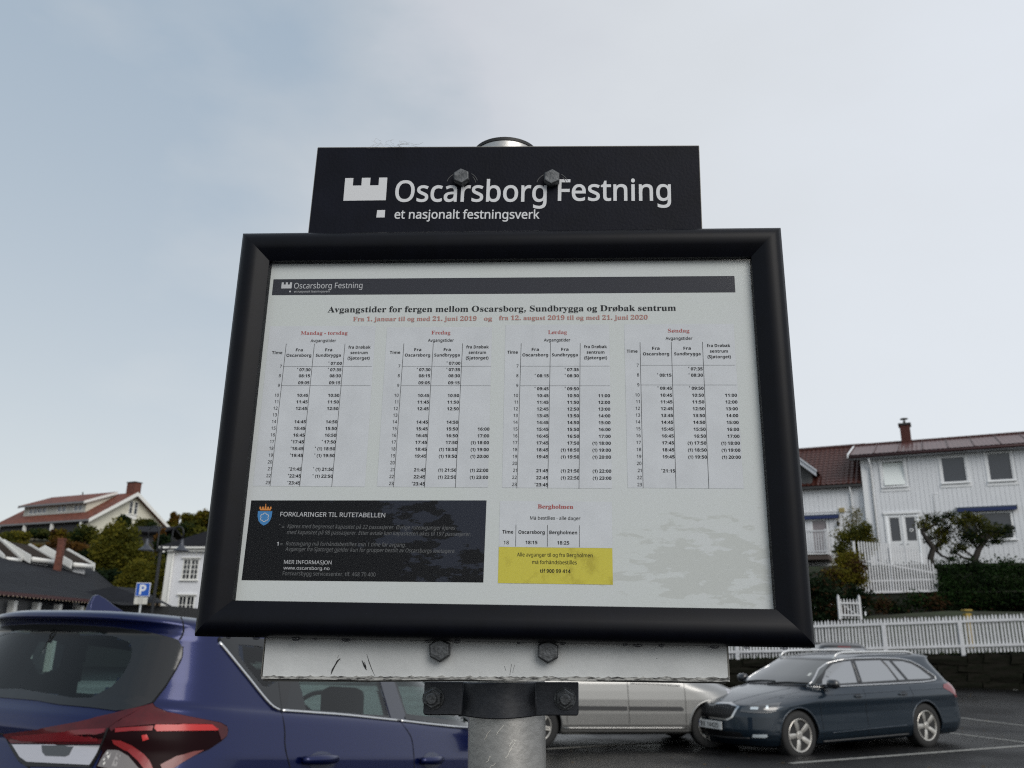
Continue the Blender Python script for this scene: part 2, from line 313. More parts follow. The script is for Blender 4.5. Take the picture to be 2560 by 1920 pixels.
# ---- lettering: glyph outlines as polygons, strings laid out from them
GLYPHS = {
 'b': {
  '0': (280, [[140,-5,112,-2,88,5,68,18,51,36,38,57,29,82,22,112,18,144,17,180,18,215,22,247,29,276,38,302,51,322,68,340,88,352,112,360,140,362,168,360,191,352,211,340,227,322,240,301,250,276,257,246,261,214,262,179,261,144,257,112,250,82,240,57,227,36,210,18,190,5,167,-2],[140,28,163,38,176,68,181,98,184,135,185,179,184,223,181,260,176,290,164,320,140,330,118,320,104,290,98,260,96,223,94,179,96,135,98,98,104,68,117,38]]),
  '1': (280, [[48,0,48,26,90,26,101,28,108,34,113,44,114,59,114,310,80,272,65,261,50,258,39,260,30,268,23,280,21,294,55,306,75,317,98,333,133,359,189,359,189,59,190,46,194,35,202,28,214,26,255,26,255,0]]),
  '2': (280, [[18,0,18,52,92,127,110,147,126,166,139,182,153,206,162,228,167,252,168,276,166,301,158,318,146,328,130,332,108,326,94,310,88,293,84,272,84,245,58,248,38,256,24,272,20,294,22,312,32,328,47,342,68,353,86,358,106,361,130,362,164,360,192,352,215,340,231,323,241,303,244,279,242,262,238,245,230,228,217,209,206,196,193,180,178,164,115,102,65,55,182,55,196,58,208,64,218,75,223,90,227,105,256,105,254,0]]),
  '9': (280, [[114,-5,86,-3,66,4,50,12,40,24,34,38,32,52,33,62,38,70,45,76,56,80,65,60,77,42,94,30,116,26,152,42,176,91,186,172,174,158,158,148,138,140,116,138,88,140,65,150,45,164,30,184,20,210,18,241,19,264,24,285,31,304,48,328,71,347,89,355,110,360,132,362,156,360,177,354,196,344,214,330,228,312,241,290,250,263,255,231,257,194,256,167,254,142,249,117,242,94,234,72,224,54,211,36,196,22,180,10,160,2,138,-4],[137,174,154,176,167,183,178,194,186,207,184,246,180,276,172,300,156,322,135,328,116,323,102,308,95,291,92,270,90,244,95,205,111,182]]),
  'A': (325, [[-6,0,-6,14,6,16,18,22,27,36,36,56,154,347,167,346,286,64,297,42,306,26,316,16,330,14,330,0,170,0,170,14,201,18,211,34,209,44,203,60,188,98,77,98,58,52,56,44,56,36,64,19,92,14,95,14,95,0],[84,120,180,120,132,238]]),
  'B': (330, [[12,0,12,13,34,16,46,24,54,38,56,61,56,274,54,294,52,307,46,316,38,322,26,326,12,326,12,339,164,339,237,330,280,304,295,261,286,225,259,200,214,184,268,166,300,138,312,98,308,70,296,45,276,26,250,12,216,3,177,0],[136,188,140,188,174,192,196,203,208,224,212,257,209,286,200,307,185,319,161,323,147,322,140,316,136,306,136,291],[165,18,192,22,211,36,218,52,222,71,224,96,222,120,216,140,206,154,192,164,172,170,147,172,136,172,136,48,137,34,142,25,150,20]]),
  'D': (369, [[15,0,15,13,34,16,47,22,53,34,55,56,55,278,52,303,46,318,32,324,11,326,11,339,165,339,220,334,266,320,302,295,328,262,344,220,348,170,328,76,269,19,170,0],[166,18,196,22,220,35,238,56,250,86,258,124,261,170,250,255,219,306,166,322,150,320,141,316,137,304,136,286,136,54,137,36,141,26,150,20]]),
  'F': (301, [[12,0,12,13,34,17,46,25,54,40,56,62,56,279,53,302,46,315,32,322,10,326,10,339,293,339,293,238,281,238,274,266,264,287,250,302,231,313,214,318,194,320,171,321,149,320,142,318,138,314,136,307,136,296,136,184,142,184,170,188,190,202,200,215,207,234,212,258,225,258,225,88,212,88,208,114,200,135,191,150,170,162,140,166,136,166,136,60,136,44,140,32,146,23,156,18,171,14,191,13,191,0]]),
  'L': (318, [[12,0,12,13,34,16,46,24,54,38,56,60,56,282,53,303,46,316,33,324,12,326,12,339,186,339,186,326,168,326,155,323,146,318,140,310,136,298,136,282,136,62,136,46,138,35,142,28,149,24,159,21,174,20,196,22,217,24,234,30,256,42,276,60,286,74,296,94,304,115,318,115,299,0]]),
  'M': (472, [[10,0,10,13,32,16,46,24,54,37,56,59,56,284,55,299,52,310,48,317,40,322,28,325,11,326,11,339,138,339,236,106,334,339,460,339,460,326,439,322,426,315,420,302,417,282,417,64,418,45,420,32,426,22,433,18,444,14,459,13,459,0,294,0,294,13,310,15,322,18,330,24,335,33,338,45,338,62,338,297,214,0,201,0,78,290,78,60,81,36,89,22,104,15,126,13,126,0]]),
  'O': (391, [[194,-8,170,-6,147,-2,126,6,106,16,87,28,70,43,56,60,44,79,34,100,26,122,22,145,20,170,22,194,26,217,34,240,44,260,56,278,70,296,88,310,106,324,127,334,149,341,172,346,198,347,222,346,244,341,266,334,286,324,304,312,321,297,336,280,348,261,358,240,365,218,370,194,371,170,370,145,365,122,358,100,348,79,336,60,320,43,304,28,285,16,264,6,242,-2,218,-6],[197,9,244,27,273,80,282,170,280,218,272,258,259,290,241,312,219,326,194,330,146,312,118,258,108,170,110,122,118,82,132,50,150,27,172,14]]),
  'S': (290, [[32,-8,32,118,46,118,56,84,68,58,83,37,101,22,122,14,146,11,172,15,192,27,204,44,208,66,203,87,190,104,168,119,121,142,94,156,74,172,58,188,46,206,40,225,37,247,40,276,50,300,66,320,86,334,110,344,138,347,154,346,171,344,210,334,217,332,223,331,234,335,238,347,252,347,252,238,240,238,231,264,218,286,203,305,185,320,165,328,144,331,122,328,104,318,92,302,89,283,92,265,102,250,118,238,140,226,188,203,216,188,236,174,251,158,260,140,266,120,268,99,264,69,252,43,234,22,209,6,189,-2,167,-6,143,-8,118,-6,94,0,74,7,63,9,56,8,52,6,48,0,46,-8]]),
  'a': (256, [[190,-8,160,1,149,26,125,8,99,-3,71,-6,48,-3,30,8,19,26,15,47,18,68,30,86,48,102,73,115,106,128,148,142,148,180,146,198,139,210,128,218,110,220,86,216,78,204,84,191,90,182,92,172,89,160,82,150,71,144,58,142,44,144,34,152,26,162,24,176,28,192,36,208,52,220,70,229,94,235,120,237,152,235,178,228,196,218,208,202,216,182,218,156,218,46,220,30,222,26,226,26,232,27,238,31,245,20,228,5,210,-4],[112,25,120,26,130,30,139,38,148,47,148,126,114,112,94,92,88,62,94,34]]),
  'b': (268, [[32,-8,32,289,31,308,28,319,20,324,6,327,6,339,103,339,103,208,120,224,141,234,164,237,190,234,212,222,230,206,243,182,250,164,253,145,254,124,253,99,248,76,240,56,230,38,216,22,201,10,183,0,164,-6,143,-8,121,-4,99,5,78,21,40,-8],[136,10,158,17,172,36,178,58,182,85,182,119,182,147,178,170,172,187,158,203,137,208,126,206,116,201,108,192,103,180,103,51,112,20]]),
  'c': (218, [[116,-8,89,-4,64,8,44,26,28,50,20,70,16,90,14,112,16,135,22,156,30,176,41,194,55,208,72,221,90,230,109,236,130,238,162,234,186,222,202,204,206,182,204,170,198,160,188,154,176,152,154,160,146,186,146,194,147,202,142,216,126,221,102,212,88,185,84,140,86,106,92,78,102,57,124,36,152,28,178,35,202,54,212,45,184,16,152,-2]]),
  'd': (276, [[104,-8,80,-4,58,8,40,26,26,50,20,68,16,88,14,110,16,134,20,156,27,177,42,202,60,222,84,233,108,237,130,234,150,224,166,208,166,298,164,312,158,320,147,325,131,327,131,339,238,339,238,56,238,40,242,30,249,24,263,20,263,8,234,6,202,1,166,-8,166,29,150,8,129,-4],[128,21,139,24,150,31,160,42,166,56,166,180,162,192,154,201,142,207,130,209,110,203,97,186,92,168,88,144,88,114,88,86,92,62,96,44,109,26]]),
  'e': (224, [[114,-8,87,-4,63,8,43,26,28,51,20,71,16,93,14,117,16,140,20,160,28,179,44,203,65,222,90,233,117,237,144,234,166,224,186,208,200,187,208,160,210,129,210,124,87,124,94,72,115,42,148,32,168,35,185,46,201,64,212,54,185,20,152,0],[86,143,150,143,150,160,148,188,144,206,134,218,120,221,102,214,90,190,86,152]]),
  'f': (159, [[11,0,11,12,22,14,30,16,34,20,37,26,38,36,39,54,39,206,12,206,12,231,39,231,39,263,42,288,50,308,63,324,81,336,103,344,130,346,158,342,178,332,192,316,196,298,194,284,188,273,178,266,167,264,155,266,146,272,140,280,138,291,139,302,144,313,146,318,147,322,144,328,134,330,122,328,114,320,111,308,110,290,110,231,152,231,152,206,110,206,110,48,112,30,118,19,129,14,148,12,148,0]]),
  'g': (244, [[108,-104,79,-103,54,-98,36,-90,17,-74,10,-56,20,-34,51,-19,26,0,18,22,21,40,32,55,50,69,76,82,43,100,23,126,16,158,20,180,30,200,45,215,66,227,90,234,117,237,146,234,174,226,236,226,236,200,200,200,212,177,217,152,214,131,206,112,192,98,174,86,152,79,128,76,117,77,106,78,94,76,84,70,77,62,75,53,82,40,105,36,130,36,155,36,176,34,193,30,212,22,226,10,232,-7,235,-28,232,-50,220,-68,203,-84,178,-96,146,-102],[117,92,132,96,142,108,147,128,148,157,147,186,142,206,132,217,117,221,102,217,92,206,87,186,85,157,87,128,92,108,102,96],[120,-86,162,-82,188,-70,196,-49,194,-38,186,-31,172,-27,152,-26,72,-26,59,-38,54,-54,58,-66,70,-77,90,-84]]),
  'h': (284, [[14,0,14,12,26,14,34,19,38,28,39,42,39,297,38,310,34,320,26,325,14,328,14,339,110,339,110,198,130,220,154,232,181,237,217,228,239,202,246,158,246,42,248,28,251,20,258,14,270,12,270,0,150,0,150,12,154,12,170,20,175,42,175,162,174,180,170,192,164,200,151,202,129,196,110,175,110,42,111,28,115,20,122,14,134,12,134,0]]),
  'i': (148, [[75,270,60,272,48,280,40,292,38,307,40,322,48,334,60,342,75,345,90,342,102,334,110,322,112,307,110,292,102,280,90,272],[14,0,14,12,26,14,34,19,38,28,39,42,39,188,38,203,35,212,28,216,15,218,16,231,110,231,110,42,112,28,115,20,122,14,134,12,134,0]]),
  'j': (156, [[79,270,64,273,52,281,44,294,42,308,44,323,52,335,64,344,79,346,94,344,106,335,114,323,117,308,114,294,106,282,94,273],[26,-104,8,-103,-8,-98,-22,-90,-32,-78,-40,-66,-42,-52,-40,-40,-34,-30,-24,-24,-11,-22,2,-24,11,-29,18,-38,20,-49,18,-57,14,-65,8,-76,12,-84,23,-87,36,-84,44,-74,46,-60,48,-40,48,186,46,202,42,212,32,217,16,219,16,231,118,231,118,-16,116,-43,108,-65,94,-82,76,-94,54,-102]]),
  'k': (267, [[13,0,13,12,26,14,34,20,38,28,39,42,39,296,38,310,35,320,28,324,15,327,16,339,110,339,110,126,169,184,178,196,182,207,175,216,156,218,153,218,153,231,257,231,257,218,230,212,204,194,166,156,258,26,268,16,280,12,280,0,157,0,157,12,162,12,174,15,178,24,176,30,172,36,121,110,110,100,110,42,111,28,115,20,122,14,134,12,134,0]]),
  'l': (148, [[14,0,14,12,26,14,34,19,38,28,39,42,39,296,38,310,35,320,28,325,15,327,15,339,110,339,110,42,112,28,115,20,122,14,134,12,134,0]]),
  'm': (412, [[14,0,14,12,26,14,34,19,38,28,39,42,39,188,38,202,34,212,26,217,14,219,14,231,109,231,109,197,129,219,152,232,176,237,206,232,226,218,238,194,260,218,284,232,311,237,346,228,368,202,375,158,375,42,376,28,380,20,387,14,399,12,399,0,281,0,281,12,293,14,300,20,304,28,305,42,305,162,304,180,300,192,294,200,281,202,260,196,242,176,242,42,242,28,246,20,254,14,265,12,265,0,148,0,148,12,160,14,168,20,172,28,172,42,172,162,172,179,168,192,161,200,148,202,127,196,109,175,109,42,110,28,114,20,120,14,132,12,132,0]]),
  'n': (284, [[14,0,14,12,26,14,34,19,38,28,39,42,39,188,38,202,34,212,26,217,14,219,14,231,110,231,110,199,130,220,154,233,181,237,217,228,239,202,246,158,246,42,248,28,251,20,258,14,270,12,270,0,150,0,150,12,154,12,170,20,175,42,175,162,174,180,170,192,164,200,151,202,129,196,110,175,110,42,111,28,115,20,122,14,134,12,134,0]]),
  'o': (250, [[126,-8,104,-6,85,0,68,8,45,28,28,52,20,72,16,92,14,114,16,138,20,158,28,178,45,202,68,222,94,233,125,237,156,233,182,222,205,203,222,178,230,159,234,138,236,114,234,92,230,70,222,51,205,26,183,8,156,-4],[126,8,144,14,156,29,160,42,162,60,164,114,162,154,160,182,154,202,142,218,126,222,107,217,96,202,91,182,88,154,87,115,89,61,92,42,96,29,108,14]]),
  'r': (214, [[14,0,14,12,26,14,34,19,38,28,39,42,39,188,38,203,34,212,28,216,15,218,16,231,108,231,108,188,122,208,140,224,156,234,174,237,192,234,205,226,213,214,216,198,214,185,207,174,197,168,184,166,173,167,166,172,154,186,148,192,140,194,130,190,120,180,114,164,111,143,111,42,113,28,118,19,129,14,147,12,147,0]]),
  's': (214, [[112,-8,90,-4,64,4,54,6,44,3,38,-6,26,-6,26,78,40,78,50,50,64,29,84,16,104,11,121,13,133,20,140,30,143,44,136,62,116,78,80,96,56,110,40,126,31,144,28,164,32,193,48,216,64,228,82,235,105,238,124,236,148,229,154,228,158,227,166,230,172,238,182,238,182,165,170,165,160,189,146,206,130,217,111,220,97,218,86,213,80,204,78,193,80,182,86,173,96,165,109,158,142,141,164,128,180,113,188,94,192,70,189,48,182,29,170,14,154,2,134,-5]]),
  't': (170, [[92,-7,66,-4,49,8,40,26,36,53,36,208,15,208,15,223,34,242,51,258,66,275,84,296,96,316,108,316,108,231,154,231,154,208,108,208,108,61,108,48,112,38,116,32,125,30,141,36,154,56,166,49,147,18,122,-1]]),
  'u': (279, [[98,-8,68,-2,48,13,40,28,36,48,34,72,34,184,33,200,30,210,22,216,8,219,8,231,106,231,106,55,107,44,112,34,120,28,132,26,152,32,170,49,170,184,168,200,164,211,156,217,141,219,141,231,241,231,241,52,242,38,246,29,254,24,268,22,268,10,239,8,206,2,170,-8,170,30,156,14,138,2,119,-5]]),
  'v': (228, [[106,-8,28,184,16,210,9,216,-2,218,-2,231,122,231,122,219,116,219,101,216,96,206,97,200,138,91,176,188,180,202,172,215,152,219,152,231,227,231,227,220,215,215,207,208,200,196,194,181,119,-8]]),
  'y': (224, [[39,-104,22,-102,8,-93,-2,-80,-5,-62,-3,-50,4,-40,14,-32,26,-30,38,-32,48,-36,54,-46,56,-56,56,-60,55,-65,58,-72,64,-74,74,-69,85,-55,96,-33,104,-4,27,186,18,205,12,214,6,218,-2,218,-4,218,-4,231,120,231,120,218,108,218,101,216,97,212,96,204,96,198,99,191,138,88,172,180,176,194,177,204,176,211,171,216,162,218,151,218,151,231,223,231,223,218,214,216,206,209,200,197,193,180,120,-18,108,-48,96,-72,84,-87,71,-98,56,-102]]),
 },
 's': {
  '0': (286, [[142,-5,106,0,76,16,54,44,38,80,28,126,24,179,26,216,30,249,36,278,46,303,58,324,74,341,93,353,116,360,142,362,179,357,209,341,232,314,248,278,258,232,262,179,260,142,256,110,250,80,240,55,228,34,212,17,192,5,170,-2],[142,32,166,36,186,48,200,69,210,97,215,134,217,179,215,224,210,260,200,288,186,309,166,321,142,325,118,321,99,309,86,288,76,260,70,224,68,179,70,134,76,98,86,69,99,48,118,36]]),
  '1': (286, [[134,0,134,250,135,284,136,311,122,298,106,283,68,252,44,282,141,357,178,357,178,0]]),
  '2': (286, [[24,0,24,36,118,131,163,179,180,200,191,220,198,242,200,264,196,290,183,310,163,320,138,324,113,322,92,316,72,304,52,290,28,320,50,336,76,350,95,356,116,360,138,362,168,359,195,351,216,337,232,318,242,294,246,267,242,240,234,215,220,190,202,166,188,150,172,133,154,116,80,42,80,40,260,40,260,0]]),
  '3': (286, [[120,-5,94,-4,68,-1,45,5,22,14,22,56,46,46,71,38,96,34,121,32,150,34,173,40,190,51,206,73,212,102,205,132,186,151,166,159,141,164,112,166,77,166,77,203,112,203,139,205,161,211,179,222,196,243,202,270,197,294,184,311,164,322,136,325,110,323,87,316,66,307,46,295,24,325,46,339,72,351,92,357,113,361,136,362,170,359,198,351,220,337,234,319,244,298,246,274,244,251,238,232,226,216,212,204,194,194,172,188,172,186,198,181,220,172,236,159,248,143,255,124,258,102,254,72,243,46,224,24,198,8,176,1,150,-4]]),
  '4': (286, [[182,0,182,81,10,81,10,118,178,359,224,359,224,120,276,120,276,81,224,81,224,0],[54,120,182,120,182,233,182,278,184,312,182,312,172,292,160,273]]),
  '5': (286, [[124,-5,98,-4,72,0,50,6,32,14,32,56,52,46,76,39,100,34,124,32,149,34,170,41,188,52,202,66,210,86,212,110,207,140,191,164,174,174,151,180,123,182,91,180,62,174,40,188,54,357,232,357,232,317,91,317,82,214,106,217,138,219,172,216,201,207,225,192,243,170,254,145,258,114,254,80,242,50,222,27,196,9,163,-2]]),
  '6': (286, [[149,-5,127,-3,106,2,88,12,70,26,56,42,44,64,34,90,30,119,28,152,28,178,30,204,34,228,40,252,48,275,59,296,72,314,89,330,108,344,132,354,160,360,191,362,214,361,235,358,235,320,215,324,192,326,160,323,134,314,114,301,98,283,87,262,79,237,74,210,72,182,74,182,88,198,106,212,130,220,159,224,188,220,213,211,234,196,250,174,260,147,262,115,259,80,249,51,232,27,209,9,182,-2],[148,32,177,37,200,52,210,68,217,89,219,115,214,146,202,169,180,184,150,189,128,186,109,180,94,168,82,154,74,140,72,124,74,102,80,81,91,62,106,46,125,36]]),
  '7': (286, [[68,0,214,317,22,317,22,357,262,357,262,323,116,0]]),
  '8': (286, [[144,-5,108,-2,79,6,56,20,38,40,28,63,24,91,27,114,35,134,46,150,62,164,80,176,98,186,74,203,54,223,40,247,36,277,40,302,50,324,66,340,88,352,114,360,142,362,172,360,198,352,220,340,236,323,246,302,250,276,247,256,240,239,230,224,216,211,200,199,182,189,202,178,222,166,238,151,250,134,258,116,261,92,258,64,247,41,230,22,206,6,178,-2],[144,206,168,218,188,232,202,251,206,275,202,297,188,314,168,323,142,326,117,323,97,314,84,297,79,275,81,258,88,244,98,232,112,223],[143,30,175,34,199,48,213,67,218,92,213,116,198,136,182,146,164,156,143,166,135,168,106,154,85,136,72,116,68,90,72,66,86,48,110,34]]),
  '9': (286, [[96,-5,73,-4,51,0,51,38,72,32,95,31,127,34,153,42,173,56,189,74,200,95,208,120,214,146,216,175,212,175,199,159,181,146,157,136,128,134,99,136,74,146,54,162,38,183,28,210,25,242,26,266,32,287,40,306,56,330,79,348,97,356,117,360,139,362,161,360,182,354,200,345,218,332,232,314,244,293,253,268,258,238,260,204,260,179,257,154,254,129,248,104,240,82,229,62,216,42,198,26,179,13,155,3,128,-3],[137,168,160,170,178,178,194,189,206,202,213,218,216,234,214,255,207,276,196,296,182,311,162,322,139,325,111,320,88,304,78,288,70,268,68,242,72,211,86,188,106,173]]),
  'A': (320, [[0,0,140,358,180,358,319,0,272,0,230,110,88,110,46,0],[103,150,216,150,176,258,171,273,164,295,159,312,151,282,144,258]]),
  'B': (325, [[48,0,48,357,150,357,192,355,226,348,252,338,271,321,282,298,286,268,282,240,268,216,247,199,218,190,218,187,240,182,259,174,275,162,288,147,296,127,298,102,294,72,283,46,265,26,240,12,210,3,174,0],[94,205,160,205,187,206,208,212,222,220,236,238,240,264,234,289,219,306,202,313,180,317,152,318,94,318],[94,38,166,38,194,40,216,46,232,56,246,78,250,105,245,130,231,150,214,160,192,166,162,168,94,168]]),
  'E': (278, [[48,0,48,357,248,357,248,318,94,318,94,206,239,206,239,167,94,167,94,40,248,40,248,0]]),
  'F': (260, [[48,0,48,357,248,357,248,318,94,318,94,191,238,191,238,152,94,152,94,0]]),
  'G': (364, [[202,-5,166,-2,136,5,108,18,84,34,66,56,50,81,40,110,32,142,30,178,33,214,40,246,52,276,70,301,90,322,116,340,145,352,178,360,216,362,244,360,272,356,298,350,322,341,305,302,285,310,262,316,238,321,213,322,174,318,140,306,114,284,94,255,82,220,78,178,79,152,84,126,92,104,102,83,116,66,134,52,156,42,182,36,212,34,252,36,282,42,282,148,204,148,204,188,327,188,327,14,308,8,288,3,268,0,248,-3,226,-4]]),
  'I': (170, [[20,0,20,26,62,36,62,321,20,331,20,357,149,357,149,331,107,321,107,36,149,26,149,0]]),
  'J': (136, [[-2,-95,-23,-94,-39,-88,-39,-50,-22,-54,-3,-56,9,-54,21,-50,31,-44,39,-33,44,-18,46,2,46,357,91,357,91,6,88,-26,80,-51,66,-70,46,-84,24,-92]]),
  'K': (310, [[48,0,48,357,94,357,94,181,124,215,155,249,252,357,304,357,162,202,310,0,256,0,130,170,94,138,94,0]]),
  'L': (262, [[48,0,48,357,94,357,94,40,250,40,250,0]]),
  'M': (454, [[48,0,48,357,115,357,225,64,227,64,339,357,405,357,405,0,360,0,360,220,362,271,364,312,362,312,243,0,206,0,88,313,86,313,89,272,90,216,90,0]]),
  'N': (380, [[48,0,48,357,100,357,291,62,293,62,292,86,290,120,290,156,290,357,332,357,332,0,279,0,88,296,86,296,88,253,90,200,90,0]]),
  'O': (390, [[196,-5,160,-2,130,5,104,18,81,36,62,57,48,82,38,112,32,144,30,180,32,214,38,246,48,276,62,301,81,322,104,340,130,352,161,360,196,362,230,360,260,352,286,340,308,322,327,301,342,276,352,246,358,214,360,179,358,144,352,112,342,82,327,57,308,36,286,18,260,5,230,-2],[196,34,232,38,262,51,284,73,300,102,310,137,312,179,310,221,300,256,284,285,262,306,232,319,196,323,159,319,130,306,107,285,91,256,81,221,78,179,81,137,90,102,106,73,129,51,158,38]]),
  'P': (302, [[48,0,48,357,143,357,186,354,220,345,245,330,263,308,274,283,277,252,274,224,264,197,253,180,238,167,220,155,196,146,168,141,134,139,94,139,94,0],[94,178,130,178,160,180,186,185,206,194,220,208,228,226,230,250,225,280,208,302,191,311,168,316,139,318,94,318]]),
  'R': (311, [[48,0,48,357,147,357,188,354,220,346,246,332,263,312,274,286,277,256,274,230,266,208,254,191,240,178,223,168,206,160,304,0,251,0,164,148,94,148,94,0],[94,186,147,186,174,188,194,193,210,203,226,224,230,254,226,284,210,304,193,312,172,316,144,318,94,318]]),
  'S': (274, [[124,-5,94,-4,68,0,44,5,26,12,26,55,46,48,70,40,98,36,126,34,150,36,170,41,186,50,201,68,206,92,204,108,198,121,188,132,173,144,151,154,122,165,94,177,71,190,54,206,40,224,32,246,30,271,34,298,44,320,62,338,85,351,103,357,122,361,144,362,172,360,198,356,222,350,242,342,228,304,209,311,188,317,166,321,143,322,114,319,92,308,80,292,76,270,78,254,83,240,93,229,108,219,128,209,154,198,182,186,207,174,226,159,240,142,248,121,251,96,247,66,236,42,216,22,191,7,160,-2]]),
  'T': (278, [[116,0,116,318,5,318,5,357,272,357,272,318,162,318,162,0]]),
  'U': (366, [[181,-5,140,-1,106,11,80,31,60,58,49,90,45,127,45,357,90,357,90,126,92,98,100,76,114,58,132,44,155,36,184,34,213,37,236,46,254,60,266,78,273,100,276,126,276,357,320,357,320,126,318,102,314,80,305,60,294,41,278,25,260,12,237,2,211,-3]]),
  'a': (280, [[108,-5,84,-3,64,4,47,14,34,30,26,50,23,74,26,99,37,120,54,136,80,148,112,156,152,160,197,162,197,178,194,206,182,224,165,234,142,237,121,236,102,231,66,216,52,250,72,258,94,266,118,271,144,272,174,270,198,263,216,251,230,234,238,211,240,182,240,0,208,0,200,38,198,38,180,19,161,6,138,-2],[118,30,148,35,174,50,186,64,194,84,196,107,196,131,157,130,127,127,104,122,88,114,74,96,68,74,72,54,82,41,98,33]]),
  'b': (308, [[170,-5,141,-2,118,6,100,19,86,34,83,34,74,0,42,0,42,380,86,380,86,288,86,256,84,232,86,232,100,248,118,261,141,270,170,272,200,268,228,257,250,238,266,211,276,176,280,134,276,92,266,57,250,30,227,10,200,-1],[163,32,194,38,217,58,226,78,232,104,234,134,226,191,202,224,162,236,136,234,117,225,103,212,94,192,88,167,86,136,86,134,88,103,94,78,103,58,116,43,137,34]]),
  'c': (240, [[150,-5,127,-4,106,2,87,10,70,21,55,36,44,54,34,76,30,102,28,132,30,164,35,190,44,213,56,232,71,247,89,258,108,266,130,272,153,273,173,272,192,269,210,264,224,258,210,222,182,230,166,234,152,234,108,223,82,190,73,133,75,103,82,78,92,59,107,44,126,36,150,33,170,34,188,38,219,48,219,10,205,4,190,-2,172,-4]]),
  'd': (308, [[138,-5,106,-1,80,10,58,30,41,56,31,92,28,134,31,176,41,210,58,238,80,258,107,269,138,273,166,270,189,262,206,249,221,234,224,234,222,253,221,273,221,380,265,380,265,0,230,0,223,36,221,36,207,20,189,7,166,-2],[144,32,170,34,190,42,204,55,214,73,220,96,222,125,222,133,220,164,214,190,205,210,191,224,170,234,144,236,122,234,104,224,91,208,81,188,75,162,73,132,75,103,81,78,91,58,113,38]]),
  'e': (282, [[156,-5,132,-4,110,2,90,10,71,22,56,38,44,57,34,79,30,104,28,132,29,160,34,185,42,208,54,227,68,243,84,256,102,266,124,271,146,273,168,272,188,266,206,258,227,240,244,216,250,196,255,176,256,152,256,126,73,126,76,98,84,74,96,56,113,43,134,35,158,32,182,34,204,38,224,43,244,51,244,12,224,4,204,-1,182,-4],[74,160,210,160,206,192,194,216,174,232,146,237,118,232,96,217,85,202,78,183]]),
  'f': (172, [[54,0,54,234,8,234,8,254,54,270,54,285,57,316,64,342,78,360,95,372,116,380,142,382,171,380,194,374,182,339,164,344,142,346,123,343,110,332,101,313,98,286,98,268,166,268,166,234,98,234,98,0]]),
  'g': (308, [[145,-120,108,-118,76,-112,48,-103,48,-62,77,-74,110,-81,148,-84,178,-78,202,-64,216,-40,222,-8,222,2,222,20,223,36,221,36,200,13,172,0,138,-5,106,-1,79,11,57,32,40,59,31,93,28,134,31,174,40,207,57,236,78,256,106,269,138,273,162,270,186,263,205,250,222,232,224,232,230,268,265,268,265,-4,262,-40,252,-68,236,-91,212,-107,182,-117],[144,31,169,34,188,40,204,53,214,70,220,94,222,123,222,134,220,166,214,193,203,212,188,226,168,234,144,236,114,230,92,210,81,189,75,164,73,133,75,102,81,78,92,58,114,38]]),
  'h': (309, [[42,0,42,380,86,380,86,268,84,231,87,231,102,249,122,262,146,270,170,272,200,270,225,262,244,250,258,230,266,206,268,174,268,0,225,0,225,172,218,208,198,229,165,236,138,233,118,225,104,211,94,192,88,168,86,138,86,0]]),
  'i': (129, [[65,312,55,314,46,320,41,328,39,340,41,353,46,362,55,367,65,368,74,367,83,362,88,353,90,340,88,328,83,320,74,314],[42,0,42,268,86,268,86,0]]),
  'j': (129, [[65,312,55,314,46,320,41,328,39,340,41,353,46,362,55,367,65,368,74,367,83,362,88,353,90,340,88,328,83,320,74,314],[11,-120,-11,-118,-28,-114,-28,-78,-12,-82,6,-84,20,-82,32,-75,40,-62,42,-42,42,268,86,268,86,-40,84,-63,78,-83,68,-99,54,-110,35,-118]]),
  'k': (267, [[42,0,42,380,86,380,86,182,86,162,84,138,86,138,95,150,108,165,118,178,204,268,255,268,146,154,262,0,210,0,116,125,86,98,86,0]]),
  'l': (129, [[42,0,42,380,86,380,86,0]]),
  'm': (468, [[42,0,42,268,78,268,84,232,87,232,102,250,121,262,142,270,166,273,203,268,230,253,248,228,250,228,266,248,288,262,311,270,336,273,364,270,387,262,404,250,417,231,424,206,427,174,427,0,384,0,384,172,378,208,360,229,329,236,306,234,287,226,274,214,264,196,258,174,256,148,256,0,213,0,213,172,207,208,188,229,158,236,134,233,115,225,102,211,94,192,88,168,86,139,86,0]]),
  'n': (309, [[42,0,42,268,78,268,84,232,87,232,102,250,123,262,146,270,172,273,201,270,225,262,244,250,258,231,266,206,268,174,268,0,225,0,225,172,218,208,198,229,165,236,138,233,118,225,104,211,94,192,88,168,86,139,86,0]]),
  'o': (302, [[150,-5,128,-3,106,2,88,12,70,24,56,40,44,59,34,81,30,106,28,134,31,176,42,210,61,237,86,257,116,269,152,273,176,271,197,266,216,257,234,244,248,228,260,210,268,188,274,162,276,134,272,94,260,59,242,32,216,11,186,-1],[152,32,176,34,196,44,211,60,222,80,228,105,230,134,228,164,222,188,211,209,196,224,176,233,151,236,126,233,106,224,92,209,81,188,75,164,73,134,75,105,82,80,92,60,106,44,126,34]]),
  'p': (308, [[42,-120,42,268,78,268,84,232,86,232,100,248,118,261,141,270,170,273,201,269,228,258,250,238,266,212,276,177,280,134,276,92,266,58,250,30,228,11,200,-1,170,-5,141,-2,118,7,100,20,86,34,84,34,86,12,86,-10,86,-120],[163,32,186,35,204,45,217,61,227,82,232,106,234,135,232,164,226,188,217,208,203,224,184,233,162,236,138,234,118,226,104,213,95,195,89,172,86,143,86,134,88,104,94,78,103,58,116,44,137,34]]),
  'r': (206, [[42,0,42,268,78,268,84,219,86,219,100,240,119,257,142,269,168,273,184,272,199,270,194,230,180,232,164,233,144,230,126,222,110,208,98,190,89,168,86,143,86,0]]),
